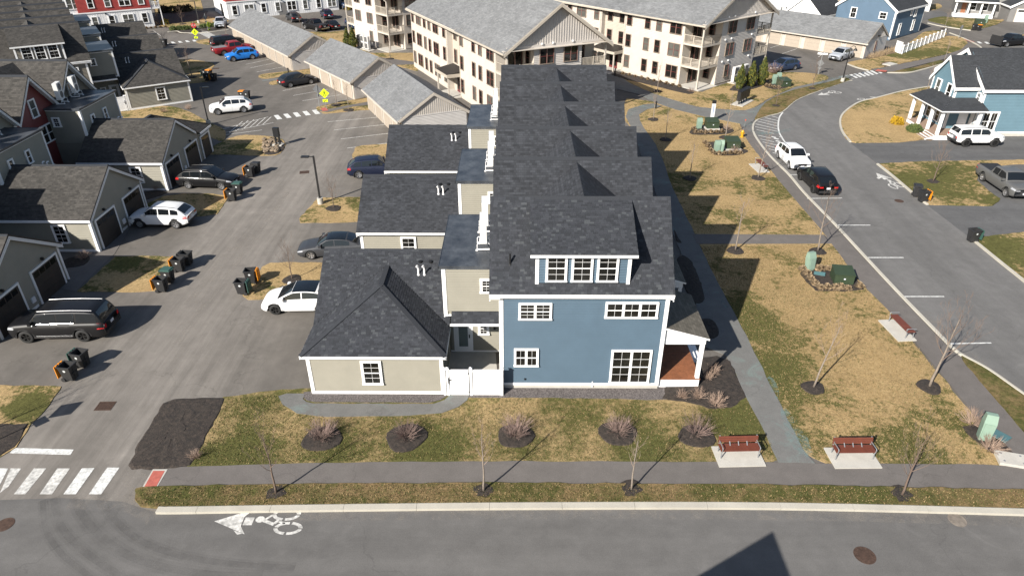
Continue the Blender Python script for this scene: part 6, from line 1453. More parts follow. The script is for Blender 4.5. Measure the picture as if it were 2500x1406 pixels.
tree(1624, 342, 'b', 'bare tree in the shade near the first row roofs', .9, R(10)); tree(1595, 293, 'b', 'bare tree by the bend of the stained path', .9, R(100))
tree(1770, 337, 'e', 'tall bare tree between the two green transformers', 1.05, R(40)); tree(1605, 224, 'b', 'bare tree on the lawn before the stacked balconies', .95, R(190))
tree(1894, 260, 'a', 'white-barked bare tree by the avenue bend', .9, R(70)); tree(1982, 218, 'a', 'bare tree on the strip near the crosswalk lamp', .95, R(140))
tree(2277, 445, 'd', 'spreading bare tree on the lawn beside the grey pickup', 1.0, R(20)); tree(2262, 224, 'b', 'thin bare tree behind the light blue house', .95, R(80)); tree(2305, 150, 'b', 'thin bare tree by the upper sidewalk', .9, R(240)); tree(2305, 72, 'b', 'thin bare tree behind the white picket fence', .8, R(300))
tree(815, 510, 'd', 'small bare tree on the lane island by the tall lamp post', .72, R(10)); tree(713, 683, 'd', 'small bare tree on the lane island above the white hatchback', .75, R(100)); tree(470, 190, 'c', 'full twiggy tree beside the far cluster of bins', .95, R(210)); tree(408, 132, 'd', 'twiggy tree behind the far left garage roof', .8, R(310))
tree(822, 258, 'b', 'thin bare tree left of the pedestrian sign post', .9, R(50)); tree(852, 270, 'b', 'thin bare tree by the nearest beige garage', .9, R(120)); tree(953, 145, 'b', 'bare tree at the path before the top centre block', .95, R(220)); tree(735, 74, 'a', 'thin bare tree at the end of the long beige garage roof', .9, R(80))
tree(388, 62, 'a', 'bare tree at the corner of the red and white block', 1.1, R(10)); tree(446, 60, 'd', 'bare tree on the shaded lawn by the red and white block', .85, R(60)); tree(442, 25, 'a', 'bare tree on the far lawn at the top', 1.0, R(180)); tree(557, 100, 'c', 'bare tree behind the black SUV at the long garage', .75, R(160))
for (x, y, k, lb, s) in [(-27.9, 22.4, 'c', 'bare tree outside the left edge whose shadow crosses the lane', 1.15), (-14.6, 8.6, 'b', 'bare tree below the bottom edge whose twig shadow falls on the street', 1.5)]:
    o = thing('young_tree', lb, 'tree', (x, y, 0), R(33), 'bare young street trees'); o.scale = (s, s, s); link('trunk', TREE[k][0], o); link('crown', TREE[k][1], o)

# ================================================================ shrubs, grasses, evergreens
BR = mat('bare_shrub_stems', (.20, .14, .12), .9, var=.2, vscale=4, coord='obj'); BRP = mat('dry_pinkish_stems', (.30, .215, .165), .9); STRAWM = mat('dry_straw', (.26, .19, .115), .95, var=.25, vscale=5, coord='obj')
EVG = [mat('arborvitae_dark', (.035, .055, .012), .9), mat('arborvitae_gold', (.15, .14, .02), .9), mat('arborvitae_mid', (.075, .09, .016), .9)]
YEL = [mat('golden_leaf', (.42, .26, .01), .8), mat('golden_leaf_deep', (.36, .22, .01), .8)]; GRNL = [mat('yew_leaf', (.05, .075, .02), .9), mat('yew_leaf_light', (.095, .12, .03), .9)]
def shrub_mesh(seed, h=1.0, w_=1.0, n=70, m=None, sub=4):
    r = random.Random(seed); K = MB()
    for i in range(n):
        az = r.uniform(0, 2 * pi); e = r.uniform(.25, 1.45); L = r.uniform(.6, 1.05) * h * (1.05 if e > .7 else .95)
        d = Vector((cos(az) * cos(e) * w_, sin(az) * cos(e) * w_, sin(e))); p = Vector((cos(az) * .1 * w_, sin(az) * .1 * w_, .02)); ps = [p]
        for k in range(3): d = (d + Vector((r.uniform(-.2, .2), r.uniform(-.2, .2), r.uniform(-.02, .2)))).normalized(); p = p + d * L / 3; ps.append(p)
        K.tube(ps, [.010, .008, .0055, .003], 3, 0, False)
        for s in range(sub):
            j = r.randint(1, 2); dd = (d + Vector((r.uniform(-.8, .8), r.uniform(-.8, .8), r.uniform(0, .5)))).normalized(); K.tube([ps[j], ps[j] + dd * L * .3], [.005, .002], 3, 0, False)
    return K.mesh('stems', m or BR)
SHM = [shrub_mesh(1, 1.05, 1.15, 120), shrub_mesh(2, 1.0, 1.2, 110), shrub_mesh(3, 1.15, 1.0, 60), shrub_mesh(4, .75, 1.0, 60, BRP), shrub_mesh(5, .8, 1.1, 70, BRP)]
def shrub(u, v, k, label, sc=1.0, mul=0, group='bare shrubs in mulch beds', z=.05):
    p = at(u, v); o = thing('bare_shrub', label, 'shrub', (p.x, p.y, z), R(u % 360), group); o.scale = (sc, sc, sc); link('stems', SHM[k], o)
    if mul:
        ring = [Vector((p.x + mul * cos(a) * (1 + .1 * sin(3 * a + u)), p.y - .1 + mul * .95 * sin(a) * (1 + .08 * cos(2 * a + v)), 0)) for a in [2 * pi * i / 16 for i in range(16)]]; bed(ring, MULCH, .1, 'mulch_ring', .06, 1)
nth = ['leftmost', 'second', 'middle', 'fourth', 'rightmost']
for i, (u, v, k) in enumerate([(788, 1068, 0), (993, 1066, 1), (1258, 1062, 0), (1508, 1056, 1), (1700, 1062, 2)]): shrub(u, v, k, 'bare pinkish shrub in a dark mulch circle on the front lawn, %s of five' % nth[i], (1.0, .9, 1.05, .95, 1.1)[i], (.98, 1.02, .92, .96, .9)[i], 'five bare shrubs across the front lawn')
for (u, v, k, s, lb) in [(1748, 990, 4, .9, 'dry reddish shrub at the front tip of the mulch bed by the porch'), (1728, 925, 3, .7, 'small dry shrub beside the porch column'), (1742, 912, 3, .8, 'dry tan shrub behind the porch column'), (1665, 972, 3, .65, 'small grey shrub below the porch skirt'), (1705, 972, 3, .8, 'grey twiggy shrub at the porch corner'), (2372, 1035, 4, 1.1, 'tall dry grassy shrub above the lower right pedestal'), (2415, 1098, 4, 1.0, 'dry shrub in front of the lower right pedestal'), (385, 465, 4, .8, 'rusty dry shrub at the far garage corner'), (205, 632, 4, .8, 'rusty dry shrub at the near left garage corner'), (1795, 372, 4, .9, 'dry bush right of the lower transformer'), (1775, 318, 3, .9, 'dry bush right of the upper transformer'), (1888, 180, 2, 1.5, 'bare rounded bush before the navy SUV'), (1686, 226, 4, .8, 'dry shrub by the ground floor patio'), (2215, 315, 4, .6, 'brown shrub between the golden and green bushes'), (480, 1118, 4, .6, 'dry weed clump at the edge of the dark mulch corner'), (460, 268, 3, .8, 'dry shrub by the far gate path'), (400, 275, 3, .8, 'second dry shrub along the far gate path')]: shrub(u, v, k, lb, s, 0, 'dry low shrubs')
def tuft_mesh(seed, r0=.36, n=120, m=STRAWM):
    r = random.Random(seed); K = MB()
    for i in range(n):
        az = r.uniform(0, 2 * pi); e = r.uniform(.2, 1.5); L = r0 * r.uniform(.75, 1.15); d = Vector((cos(az) * cos(e), sin(az) * cos(e), sin(e))); q = Vector((-sin(az), cos(az), 0)) * .035
        a = d * L * .25; b = d * L; K.add([a - q, a + q, b + q * 1.3, b - q * 1.3 + Vector((0, 0, -.03))], [(0, 1, 2, 3)])
    K.lathe([(r0 * .45, 0), (r0 * .45, r0 * .3), (r0 * .3, r0 * .5), (.01, r0 * .6)], 7); return K.mesh('tuft', m)
TUF = [tuft_mesh(1), tuft_mesh(2, .36), tuft_mesh(3, .30)]
tn = 0
ORD = 'first second third fourth fifth sixth seventh eighth ninth tenth eleventh twelfth thirteenth fourteenth fifteenth sixteenth'.split()
def tufts(pts, where, group):
    pts = sorted(pts)
    for i, (u, v) in enumerate(pts):
        p = at(u, v); o = link('grass_clump', TUF[i % 3], None, (p.x, p.y, .06), R(37 * i), label='straw grass clump %s, %s from the left' % (where, ORD[i]), cat='ornamental grass', group=group)
tufts([(1957, 662), (1968, 672), (1978, 685), (1987, 697), (2000, 706), (2016, 706), (2036, 707), (2052, 706), (2068, 708), (2098, 703), (1993, 661), (2004, 660), (2018, 660), (2034, 661), (2048, 662), (2063, 662)], 'round the bed with the low green transformer', 'straw clumps round the big bed')
tufts([(1692, 318), (1697, 326), (1710, 326), (1722, 327), (1735, 326), (1749, 325), (1762, 325)], 'below the upper transformer', 'straw clumps below the upper transformer')
tufts([(1720, 352), (1727, 360), (1734, 370), (1741, 377), (1755, 379), (1768, 378), (1782, 377), (1795, 377), (1806, 377)], 'below the lower transformer', 'straw clumps below the lower transformer')
tufts([(1870, 212), (1878, 213), (1889, 216), (1900, 217)], 'by the pair of pale pedestals near the evergreens', 'straw clumps near the evergreens')
tufts([(1520 + 15.2 * i, 183 + 3.4 * i) for i in range(10)], 'along the foot of the cream block', 'straw clumps along the cream block')
tufts([(312 + 11.5 * i, 75 - .9 * i) for i in range(9)], 'along the red and white block', 'straw clumps along the red and white block')
def foliage(seed, fn, n, size, mats):
    r = random.Random(seed); K = MB()
    for i in range(n):
        p, nrm = fn(r); s = size * r.uniform(.6, 1.3); a = Vector((r.uniform(-1, 1), r.uniform(-1, 1), r.uniform(-1, 1))).normalized(); u = nrm.cross(a).normalized() * s; v = (nrm * .35 + Vector((0, 0, .9))).normalized() * s * 1.3
        K.add([p - u * .5, p + u * .5, p + v], [(0, 1, 2)], r.choice(range(len(mats))))
    return K.mesh('foliage', mats)
def cone_fn(h, r0):
    def f(r): z = r.random() ** 1.3 * h; t = z / h; rr = r0 * (math.sin(min(1, .25 + t * .9) * pi * .5) if t < .25 else (1 - t) ** .75 * 1.15) * (.72 + .33 * r.random()) * (1 + .12 * sin(z * 7)); a = r.uniform(0, 2 * pi); return Vector((cos(a) * rr, sin(a) * rr, z + .08)), Vector((cos(a), sin(a), .3))
    return f
def ball_fn(rx, rz):
    def f(r): a = r.uniform(0, 2 * pi); e = math.asin(r.uniform(-.1, 1)); k = .7 + .35 * r.random(); k *= 1 + .14 * sin(3 * a) * cos(4 * e); return Vector((cos(a) * cos(e) * rx * k, sin(a) * cos(e) * rx * k, sin(e) * rz * k + .05)), Vector((cos(a) * cos(e), sin(a) * cos(e), sin(e)))
    return f
def fol_thing(name, label, cat, u, v, mesh, sc=1, group=None, stem=.9):
    p = at(u, v); o = thing(name, label, cat, (p.x, p.y, .05), R(u), group); o.scale = (sc, sc, sc); link('foliage', mesh, o); t = MB(); t.cyl(0, 0, -.05, stem, .05, .02, 6); t.build('stem', BARKD, o); return o
ARB = [foliage(s, cone_fn(2.9, .75), 1700, .16, EVG) for s in (5, 6)]
for i, (u, v, s, lb) in enumerate([(1804, 219, 1.0, 'golden green cone evergreen, left of the three before the heat pump screen'), (1831, 214, 1.05, 'golden green cone evergreen, middle of the three before the heat pump screen'), (1857, 209, 1.12, 'golden green cone evergreen, right of the three before the heat pump screen')]): fol_thing('evergreen', lb, 'evergreen', u, v, ARB[i % 2], s, 'cone evergreens by the apartment blocks', 2.0)
for u, v, s, lb in [(850, 121, 1.0, 'dull evergreen by the top centre block, left one'), (864, 122, 1.05, 'dull evergreen by the top centre block, right one')]: fol_thing('evergreen', lb, 'evergreen', u, v, ARB[0], s, 'cone evergreens by the apartment blocks', 2.0)
fol_thing('golden_bush', 'bright yellow golden bush by the white porch', 'bush', 2188, 304, foliage(9, ball_fn(.8, .8), 900, .15, YEL), .85, None, .4)
fol_thing('green_bush', 'low green bush at the foot of the porch steps', 'bush', 2231, 322, foliage(10, ball_fn(.85, .6), 800, .15, GRNL), 1.0, None, .3)
LOWG = foliage(12, ball_fn(.8, .55), 420, .16, GRNL)
for i, (u, v) in enumerate([(425, 75), (440, 74), (455, 74), (470, 73), (498, 69), (512, 67), (526, 66)]): p = at(u, v); o = link('low_shrub', LOWG, None, (p.x, p.y, .05), R(50 * i), label='low green shrub in the far planted islands, %s from the left' % ORD[i], cat='shrub', group='low shrubs in the far planted islands')
DKB = [mat('dark_shrub_leaf', (.02, .024, .012), .95), mat('dark_shrub_leaf_b', (.04, .042, .02), .95)]
DKS = foliage(14, ball_fn(.9, 1.1), 420, .2, DKB)
bed([(380, 36), (420, 30), (500, 26), (505, 34), (490, 50), (440, 58), (385, 60)], MULCH, .05)
for i, (u, v) in enumerate([(398, 33), (408, 32), (422, 32), (438, 30), (450, 30), (462, 28), (402, 31)]): p = at(u, v); link('dark_shrub', DKS, None, (p.x, p.y, .05), R(50 * i), label='dark rounded shrub in the hedge by the red and white block, %s from the left' % ORD[[0, 2, 3, 4, 5, 6, 1][i]], cat='shrub', group='dark shrubs by the red and white block')
for i, (u, v, s) in enumerate([(404, 60, .9), (850, 26, .8)]): fol_thing('tan_bush', ['tan leafy bush at the corner of the red and white block', 'golden tan bush beside the top centre block'][i], 'bush', u, v, foliage(15 + i, ball_fn(.8, .9), 420, .16, [GRNL[1], YEL[1]]), s, None, .3)
# boulders round the dark sign post island
STONE = mat('tan_boulder', (.19, .145, .10), .9, var=.3, vscale=2, coord='obj')
bed([(640, 372), (655, 345), (672, 338), (690, 345), (695, 362), (680, 376), (655, 380)], MULCH, .07)
def rock_mesh(seed):
    r = random.Random(seed); K = MB(); K.lathe([(.001, 0), (.2, .0), (.26, .1), (.2, .22), (.001, .26)], 9)
    K.v = [(x * r.uniform(.75, 1.25), y * r.uniform(.75, 1.25), z * r.uniform(.7, 1.2)) for x, y, z in K.v]; return K.mesh('boulder', STONE)
RK = [rock_mesh(i) for i in range(4)]; rr_ = random.Random(5)
for i in range(26): u = rr_.uniform(645, 678); v = rr_.uniform(342, 374); p = at(u, v); link('boulder', RK[i % 4], None, (p.x, p.y, .04), rr_.uniform(0, 6), label='tan boulder in the small bed of the black lane sign', cat='boulder', group='tan boulders round the black lane sign')

# ================================================================ benches
RW = mat('red_brown_slat', (.125, .035, .02), .55, var=.15, vscale=5, coord='obj')
def bench(label, u, v, rz, back=True, L=1.85, pad=(2.15, 1.3)):
    p = at(u, v); o = thing('park_bench', label, 'bench', (p.x, p.y, .03), rz, 'red-brown slatted benches')
    pd = MB(); pd.box(-pad[0] / 2, pad[0] / 2, -.75, pad[1] - .75, .0, .07); pd.build('concrete_pad', CONC, o)
    s = MB().box(-L / 2, L / 2, -.045, .045, 0, .035).mesh('slat', RW)
    for i in range(5): link('slat', s, o, (0, -.22 + i * .105, .50), (R(-3), 0, 0))
    if back:
        for i in range(3): link('slat', s, o, (0, .265 + .025 * i, .66 + i * .105), (R(78), 0, 0))
    lg = MB()
    for dy in (-.24, .22): lg.tube([(0, dy, .07), (0, dy * .9, .48)], .028, 6)
    lg.bar((0, -.28, .48), (0, .28, .48), .05, .03)
    if back: lg.bar((0, .24, .48), (0, .34, .95), .05, .03, (0, 1, 0))
    lg.tube([(0, -.25, .48), (0, -.3, .68), (0, -.24, .72), (0, .26, .70)], .022, 6); lgm = lg.mesh('leg_frame', STEEL)
    for xx in (-L / 2 + .06, L / 2 - .06): link('leg_frame', lgm, o, (xx, 0, 0))
    if back: br = MB(); [br.bar((x_, .05, .49), (x_, .3, .72), .04, .02) for x_ in (-.4, 0, .4)]; split(br, 'bracket', STEEL, o)
    return o
bench('bench with backrest on a pale pad, left of the path junction', 1800, 1112, R(2)); bench('bench with backrest on a pale pad, right of the path junction', 2078, 1116, R(1))
d_ = (at(2215, 815) - at(2180, 780)); bench('backless bench by the lower avenue sidewalk', 2197, 808, atan2(d_.y, d_.x), False, 1.9, (2.2, 1.1)); d_ = (at(1868, 418) - at(1848, 400)); bench('backless bench behind a bare tree by the upper avenue sidewalk', 1858, 412, atan2(d_.y, d_.x), False, 1.9, (2.2, 1.1))

# ================================================================ utility boxes
PGRN = mat('pale_green_pedestal', (.20, .285, .225), .5, var=.06, vscale=3, coord='obj'); DGRN = mat('dark_green_enclosure', (.03, .046, .024), .5, var=.12, vscale=3, coord='obj'); TEALP = mat('teal_cover', (.07, .15, .16), .6)
def transformer(label, u, v, rz, pad=True, sc=1):
    p = at(u, v); o = thing('transformer', label, 'transformer', (p.x, p.y, .06), rz, 'dark green ground transformers'); o.scale = (sc,) * 3
    if pad: b = MB(); b.box(-.65, .65, -.6, .6, 0, .14); b.build('concrete_pad', CONC, o)
    z = .14 if pad else .02
    b = MB(); b.v = [(-.56, -.5, z), (.56, -.5, z), (.56, .52, z), (-.56, .52, z), (-.56, -.46, z + .56), (.56, -.46, z + .56), (.56, .5, z + .72), (-.56, .5, z + .72)]; b.f = [[3, 2, 1, 0], [4, 5, 6, 7], [0, 1, 5, 4], [1, 2, 6, 5], [2, 3, 7, 6], [3, 0, 4, 7]]; b.m = [0] * 6; b.build('cabinet', DGRN, o)
    l = MB(); l.extr([(-.59, -.5, z + .55), (-.59, -.5, z + .60), (-.59, .54, z + .76), (-.59, .54, z + .71)], (1.18, 0, 0)); l.build('lid', DGRN, o)
    pl = MB(); pl.box(-.05, .05, -.515, -.5, z + .3, z + .38); pl.build('label_plate', PLATE, o); return o
def pedestal(label, u, v, rz, h=1.05, tilt=0):
    p = at(u, v); o = thing('utility_pedestal', label, 'utility pedestal', (p.x, p.y, .04), rz, 'pale green utility pedestals'); o.rotation_euler = (R(tilt), 0, rz)
    b = MB(); b.v = [(-.24, -.2, 0), (.24, -.2, 0), (.24, .2, 0), (-.24, .2, 0), (-.27, -.22, h * .7), (.27, -.22, h * .7), (.27, .22, h * .7), (-.27, .22, h * .7), (-.24, -.12, h), (.24, -.12, h), (.24, .14, h), (-.24, .14, h)]
    b.f = [[3, 2, 1, 0], [8, 9, 10, 11]] + [[o_ + i, o_ + (i + 1) % 4, o_ + 4 + (i + 1) % 4, o_ + 4 + i] for o_ in (0, 4) for i in range(4)]; b.m = [0] * len(b.f); b.build('shell', PGRN, o)
    d = MB(); d.box(-.2, .2, -.245, -.215, .12, h * .68); d.build('door', PGRN, o); return o
bed([(1950, 668), (1962, 652), (2010, 652), (2080, 652), (2100, 690), (2112, 708), (2060, 714), (1990, 712), (1965, 690)], MULCH, .06, k=0)
bed([(1688, 330), (1684, 318), (1700, 308), (1760, 310), (1790, 315), (1790, 325), (1760, 330)], MULCH, .06); bed([(1722, 350), (1745, 346), (1800, 348), (1812, 362), (1830, 370), (1805, 380), (1750, 381), (1735, 368)], MULCH, .06)
bed([(1862, 208), (1900, 205), (1925, 208), (1920, 216), (1885, 219)], MULCH, .06); bed([(2345, 1040), (2400, 1032), (2440, 1070), (2500, 1130), (2460, 1138), (2400, 1090), (2370, 1070)], MULCH, .07, k=0)
transformer('dark green transformer on the mulch bed ringed by straw clumps', 2053, 686, R(-8), False, 1.1); pedestal('pale green pedestal at the corner of the big straw-ringed bed', 1976, 660, R(20), 1.3, -8)
tc = MB(); p = at(2000, 672); tc.box(-.35, .35, -.18, .18, 0, .06); tag(tc.build('valve_cover', TEALP, loc=(p.x, p.y, .1), rot=(R(8), R(-6), R(-25))), 'small teal lid lying by the big bed pedestal', 'cover')
transformer('upper dark green transformer before the white pylon', 1736, 315, R(2), True, 1.15); transformer('lower dark green transformer beside two pedestals', 1785, 364, R(2), True, 1.2)
pedestal('pale pedestal left of the upper transformer', 1706, 315, R(5), 1.15); pedestal('left pale pedestal of the pair by the lower transformer', 1749, 372, R(5), 1.15); pedestal('right pale pedestal of the pair by the lower transformer', 1759, 371, R(-15), 1.15)
pedestal('left pale pedestal near the cone evergreens', 1889, 206, R(10), 1.2); pedestal('right pale pedestal near the cone evergreens', 1899, 204, R(10), 1.35); transformer('dark green transformer near the cone evergreens', 1912, 211, R(14), False, 1.25)
pedestal('large pale green pedestal at the lower right corner', 2398, 1072, R(-20), 1.45, -4); transformer('dark green box behind the bins at the far top right', 2390, 62, R(-10), False, 1.3); pedestal('pale pedestal at the far top right porch lawn', 2404, 58, R(0), 1.4)
tc = MB(); p = at(2438, 1068); tc.box(-.35, .35, -.4, .4, 0, .05); tag(tc.build('valve_cover', TEALP, loc=(p.x, p.y, .12), rot=(0, R(5), R(35))), 'teal square lid beside the large corner pedestal', 'cover')
p = at(2468, 1126); o = thing('utility_vault', 'pale grey vault slab at the lower right corner', 'utility cover', (p.x, p.y, .03), R(-14)); b = MB(); b.box(-.62, .62, -.42, .42, 0, .16); b.build('slab', CONC, o); b = MB(); [b.cyl(x_, y_, .16, .175, .05, .05, 8) for x_ in (-.4, .4) for y_ in (-.25, .25)]; split(b, 'lifting_eye', STEEL, o)
p = at(2172, 160); o = thing('utility_vault', 'pale vault slab on the lawn by the long right garage', 'utility cover', (p.x, p.y, .1), R(35)); b = MB(); b.box(-.95, .95, -.6, .6, 0, .12); b.build('slab', CONC, o); bed([(2150, 158), (2165, 152), (2185, 156), (2180, 161), (2160, 164)], SOIL, .1)

# ================================================================ lamps, posts, signs
def lamp(label, u, v, vt, arm, al=.75, style='flat', base=True):
    h = hgt(u, v, vt); p = at(u, v); o = thing('street_lamp', label, 'street lamp', (p.x, p.y, 0), arm, 'black street lamps')
    if base: b = MB(); b.cyl(0, 0, 0, .55, .24, .24, 16); b.build('base', CONC, o)
    m = MB(); m.box(-.065, .065, -.065, .065, 0, h) if style == 'flat' else m.tube([(0, 0, 0), (0, 0, h * .9)], [.085, .055], 10); m.cyl(0, 0, .5, .62, .13, .1, 10); m.build('pole', BLACK, o)
    if style == 'flat': a = MB(); a.box(.0, al * .5, -.03, .03, h - .1, h - .04); a.build('arm', BLACK, o); hd = MB(); hd.box(al * .4, al * .4 + .62, -.17, .17, h - .12, h - .02); hd.build('lamp_head', BLACK, o)
    else:
        a = MB(); a.tube([(0, 0, h * .88), (.05, 0, h * .96), (.35, 0, h * 1.0), (.7, 0, h * .98), (.85, 0, h * .93)], .035, 7); a.build('arm', BLACK, o); hd = MB(); hd.lathe([(.02, h * .93), (.12, h * .92), (.26, h * .87), (.27, h * .865), (.001, h * .865)], 14, 'z', (.85, 0, 0)); hd.build('lamp_head', BLACK, o)
    return o
lamp('tall black lamp post on a concrete base at the lane island', 783, 498, 382, R(180), .9); lamp('tall black lamp post beside the left garages', 510, 305, 214, R(20), .5); lamp('thin black lamp post before the red and white block', 325, 86, 50, R(180), .5); lamp('gooseneck lamp at the avenue crosswalk', 2056, 201, 112, R(15), .8, 'goose'); lamp('black lamp post by the shaded lawn at the top', 486, 58, 3, R(180), .4)
YG = mat('fluorescent_yellow_green', (.62, .78, .012), .5); SIGNR = mat('stop_red', (.45, .02, .02), .5); SIGNB = mat('sign_back', (.18, .185, .19), .5, metal=.4); SGRN = mat('street_sign_white', (.75, .76, .76), .5)
def plate_poly(pts, th, m, name, par, loc=(0, 0, 0)):
    b = MB(); b.extr([(x, 0, z) for x, z in pts], (0, th, 0)); return b.build(name, m, par, loc=loc)
def ped_marks(par, zc, s):
    b = MB(); Y = -.006
    def pg(ps): b.add([(x * s, Y, zc + z * s) for x, z in ps], [list(range(len(ps)))])
    pg([(-.04, .26), (.05, .26), (.05, .36), (-.04, .36)]); pg([(-.07, .22), (.07, .22), (.05, 0), (-.06, 0)]); pg([(-.06, .0), (.0, .0), (-.10, -.32), (-.17, -.30)]); pg([(0, .02), (.06, 0), (.17, -.28), (.10, -.32)]); pg([(.05, .2), (.08, .15), (.2, .04), (.17, .0)]); pg([(-.06, .2), (-.09, .16), (-.2, .05), (-.16, .02)])
    for k in (0,): b.build('symbol', BLACK, par)
def ped_sign(label, u, v, vt, rz, extra=None, edge=False):
    h = hgt(u, v, vt); p = at(u, v); o = thing('pedestrian_sign', label, 'road sign', (p.x, p.y, 0), rz, 'yellow pedestrian crossing signs'); s = .40; zc = h - s * 1.41 - .02
    b = MB(); b.box(-.03, .03, .02, .06, 0, h - (0 if not extra else 0)); b.build('post', STEEL, o)
    d = s * 1.41; pl = plate_poly([(0, -d), (d, 0), (0, d), (-d, 0)], .012, YG, 'sign_plate', o, (0, 0, zc)); ped_marks(pl, 0, .98)
    z2 = zc - d - .28; q = plate_poly([(-.29, -.16), (.29, -.16), (.29, .16), (-.29, .16)], .012, YG, 'arrow_plate', o, (0, 0, z2)); b = MB(); b.bar((.18, -.008, .1), (-.12, -.008, -.08), .05, .004, (0, 1, 0)); b.add([(-.2, -.007, -.13), (-.02, -.007, -.1), (-.13, -.007, .03)], [(0, 1, 2)]); b.build('arrow', BLACK, q)
    return o, h
ped_sign('yellow pedestrian crossing sign in front of the middle beige garage', 797, 267, 217, R(8)); o_, h_ = ped_sign('yellow pedestrian crossing sign under a stop sign at the far crossing', 481, 103, 71, R(12))
k8 = [(cos(pi / 8 + i * pi / 4) * .42, sin(pi / 8 + i * pi / 4) * .42) for i in range(8)]; st = plate_poly(k8, .012, SIGNR, 'stop_plate', o_, (0, .07, h_ + .45)); b = MB(); b.box(-.03, .03, .02, .06, h_, h_ + .95); b.build('post', STEEL, o_)
tx = bpy.data.curves.new('stop_text', 'FONT'); tx.body = 'STOP'; tx.size = .3; tx.align_x = 'CENTER'; tx.align_y = 'CENTER'; tx.extrude = .002; tmo = bpy.data.objects.new('tmp', tx); C.objects.link(tmo); dg_ = bpy.context.evaluated_depsgraph_get(); tme = bpy.data.meshes.new_from_object(tmo.evaluated_get(dg_)); bpy.data.objects.remove(tmo); tme.materials.clear(); tme.materials.append(PAINT); link('lettering', tme, st, (0, -.005, 0), (pi / 2, 0, 0))
ped_sign('edge-on yellow crossing sign beyond the far crossing', 512, 75, 53, R(75))
def back_sign(label, u, v, vt, rz, shape='diamond', top=False):
    h = hgt(u, v, vt); p = at(u, v); o = thing('road_sign', label, 'road sign', (p.x, p.y, 0), rz, 'road signs seen from behind'); b = MB(); b.box(-.03, .03, -.03, .03, 0, h); b.build('post', STEEL, o)
    if shape == 'diamond': d = .5; plate_poly([(0, -d), (d, 0), (0, d), (-d, 0)], .012, SIGNB, 'sign_plate', o, (0, .04, h - (.65 if not top else 1.35))); plate_poly([(-.22, -.14), (.22, -.14), (.22, .14), (-.22, .14)], .012, SIGNB, 'lower_plate', o, (0, .04, h - (1.4 if not top else 2.0)))
    else: plate_poly(k8, .012, SIGNB, 'sign_plate', o, (0, .04, h - .4)); plate_poly([(-.28, -.16), (.28, -.16), (.28, .16), (-.28, .16)], .012, SIGNB, 'lower_plate', o, (0, .04, h - 1.1))
    if top: b = MB(); b.box(-.62, .62, -.012, .012, h - .22, h); b.build('street_name_plate', SGRN, o)
    return o
back_sign('grey back of a crossing sign left of the yellow one', 780, 262, 205, R(10)); back_sign('sign post with white street name plate by the right crosswalk', 1997, 183, 129, R(-20), 'diamond', True); back_sign('grey back of an octagon sign by the far right crossing', 2340, 96, 61, R(25), 'oct'); back_sign('thin grey sign post by the entrance of the top white block', 508, 75, 34, R(60))
p = at(203, 980); L_ = 2.75 / tan(SUN_EL); o = thing('road_sign', 'sign outside the left edge whose shadow lies on the lane', 'road sign', (p.x - L_ * sin(SUN_AZ), p.y - L_ * cos(SUN_AZ), 0), R(-38), 'road signs seen from behind'); b = MB(); b.box(-.03, .03, -.03, .03, 0, 2.6); b.build('post', STEEL, o)
plate_poly([(0, -.55), (.55, 0), (0, .55), (-.55, 0)], .012, SIGNB, 'sign_plate', o, (0, .04, 2.2)); plate_poly([(-.3, -.2), (.3, -.2), (.3, .2), (-.3, .2)], .012, SIGNB, 'lower_plate', o, (0, .04, 1.45))
def bollard(label, u, v, vt): h = hgt(u, v, vt); p = at(u, v); o = thing('bollard_light', label, 'bollard light', (p.x, p.y, .04), 0, 'black path bollard lights'); b = MB(); b.cyl(0, 0, 0, h * .78, .085, .085, 10); b.build('post', BLACK, o); b = MB(); b.cyl(0, 0, h * .8, h, .10, .10, 10); b.cyl(0, 0, h * .77, h * .81, .06, .06, 8); b.build('lamp_head', BLACK, o)
bollard('black bollard light at the fork of the stained path', 1601, 266, 248); bollard('black bollard light by the cream block entrance', 1501, 187, 168); bollard('black bollard light by the middle garage parking', 705, 182, 168); bollard('short black bollard light behind the dark grey wagon', 725, 184, 178); bollard('black bollard by the path between long garages', 952, 159, 153); bollard('black bollard at the back lawn by the long garage roof', 786, 98, 92)
# white pylon, mailbox bank, black lane sign
p = at(1737, 297); h = hgt(1737, 297, 246); o = thing('path_pylon', 'white wayfinding pylon with black cap behind the upper transformer', 'pylon', (p.x, p.y, .04), R(-5)); b = MB(); b.box(-.2, .2, -.1, .1, 0, h * .86); b.build('column', mat('pylon_white', (.55, .56, .58), .4), o); b = MB(); b.box(-.21, .21, -.11, .11, h * .86, h); b.build('cap', BLACK, o)
b = MB(); b.box(-.06, .06, -.105, -.101, h * .4, h * .75); b.build('lettering_strip', mat('pylon_blue', (.25, .3, .42), .5), o)
p = at(1812, 252); h = hgt(1803, 254, 222); o = thing('mailbox_bank', 'bank of black mailboxes on a concrete pad by the path', 'mailbox', (p.x, p.y, .04), R(52)); b = MB(); b.box(-1.75, 1.75, -.75, .75, 0, .06); b.build('concrete_pad', CONC, o)
for i in range(4): b = MB(); b.box(-1.5 + i * .75, -.78 + i * .75, -.22, .22, .5, 1.6); b.add([(-1.55 + i * .75, -.28, 1.6), (-.73 + i * .75, -.28, 1.6), (-.73 + i * .75, .28, 1.66), (-1.55 + i * .75, .28, 1.66)], [(0, 1, 2, 3)]); b.build('cabinet', BLACK, o); b = MB(); b.box(-1.2 + i * .75, -1.08 + i * .75, -.06, .06, .06, .5); b.build('leg', BLACK, o)
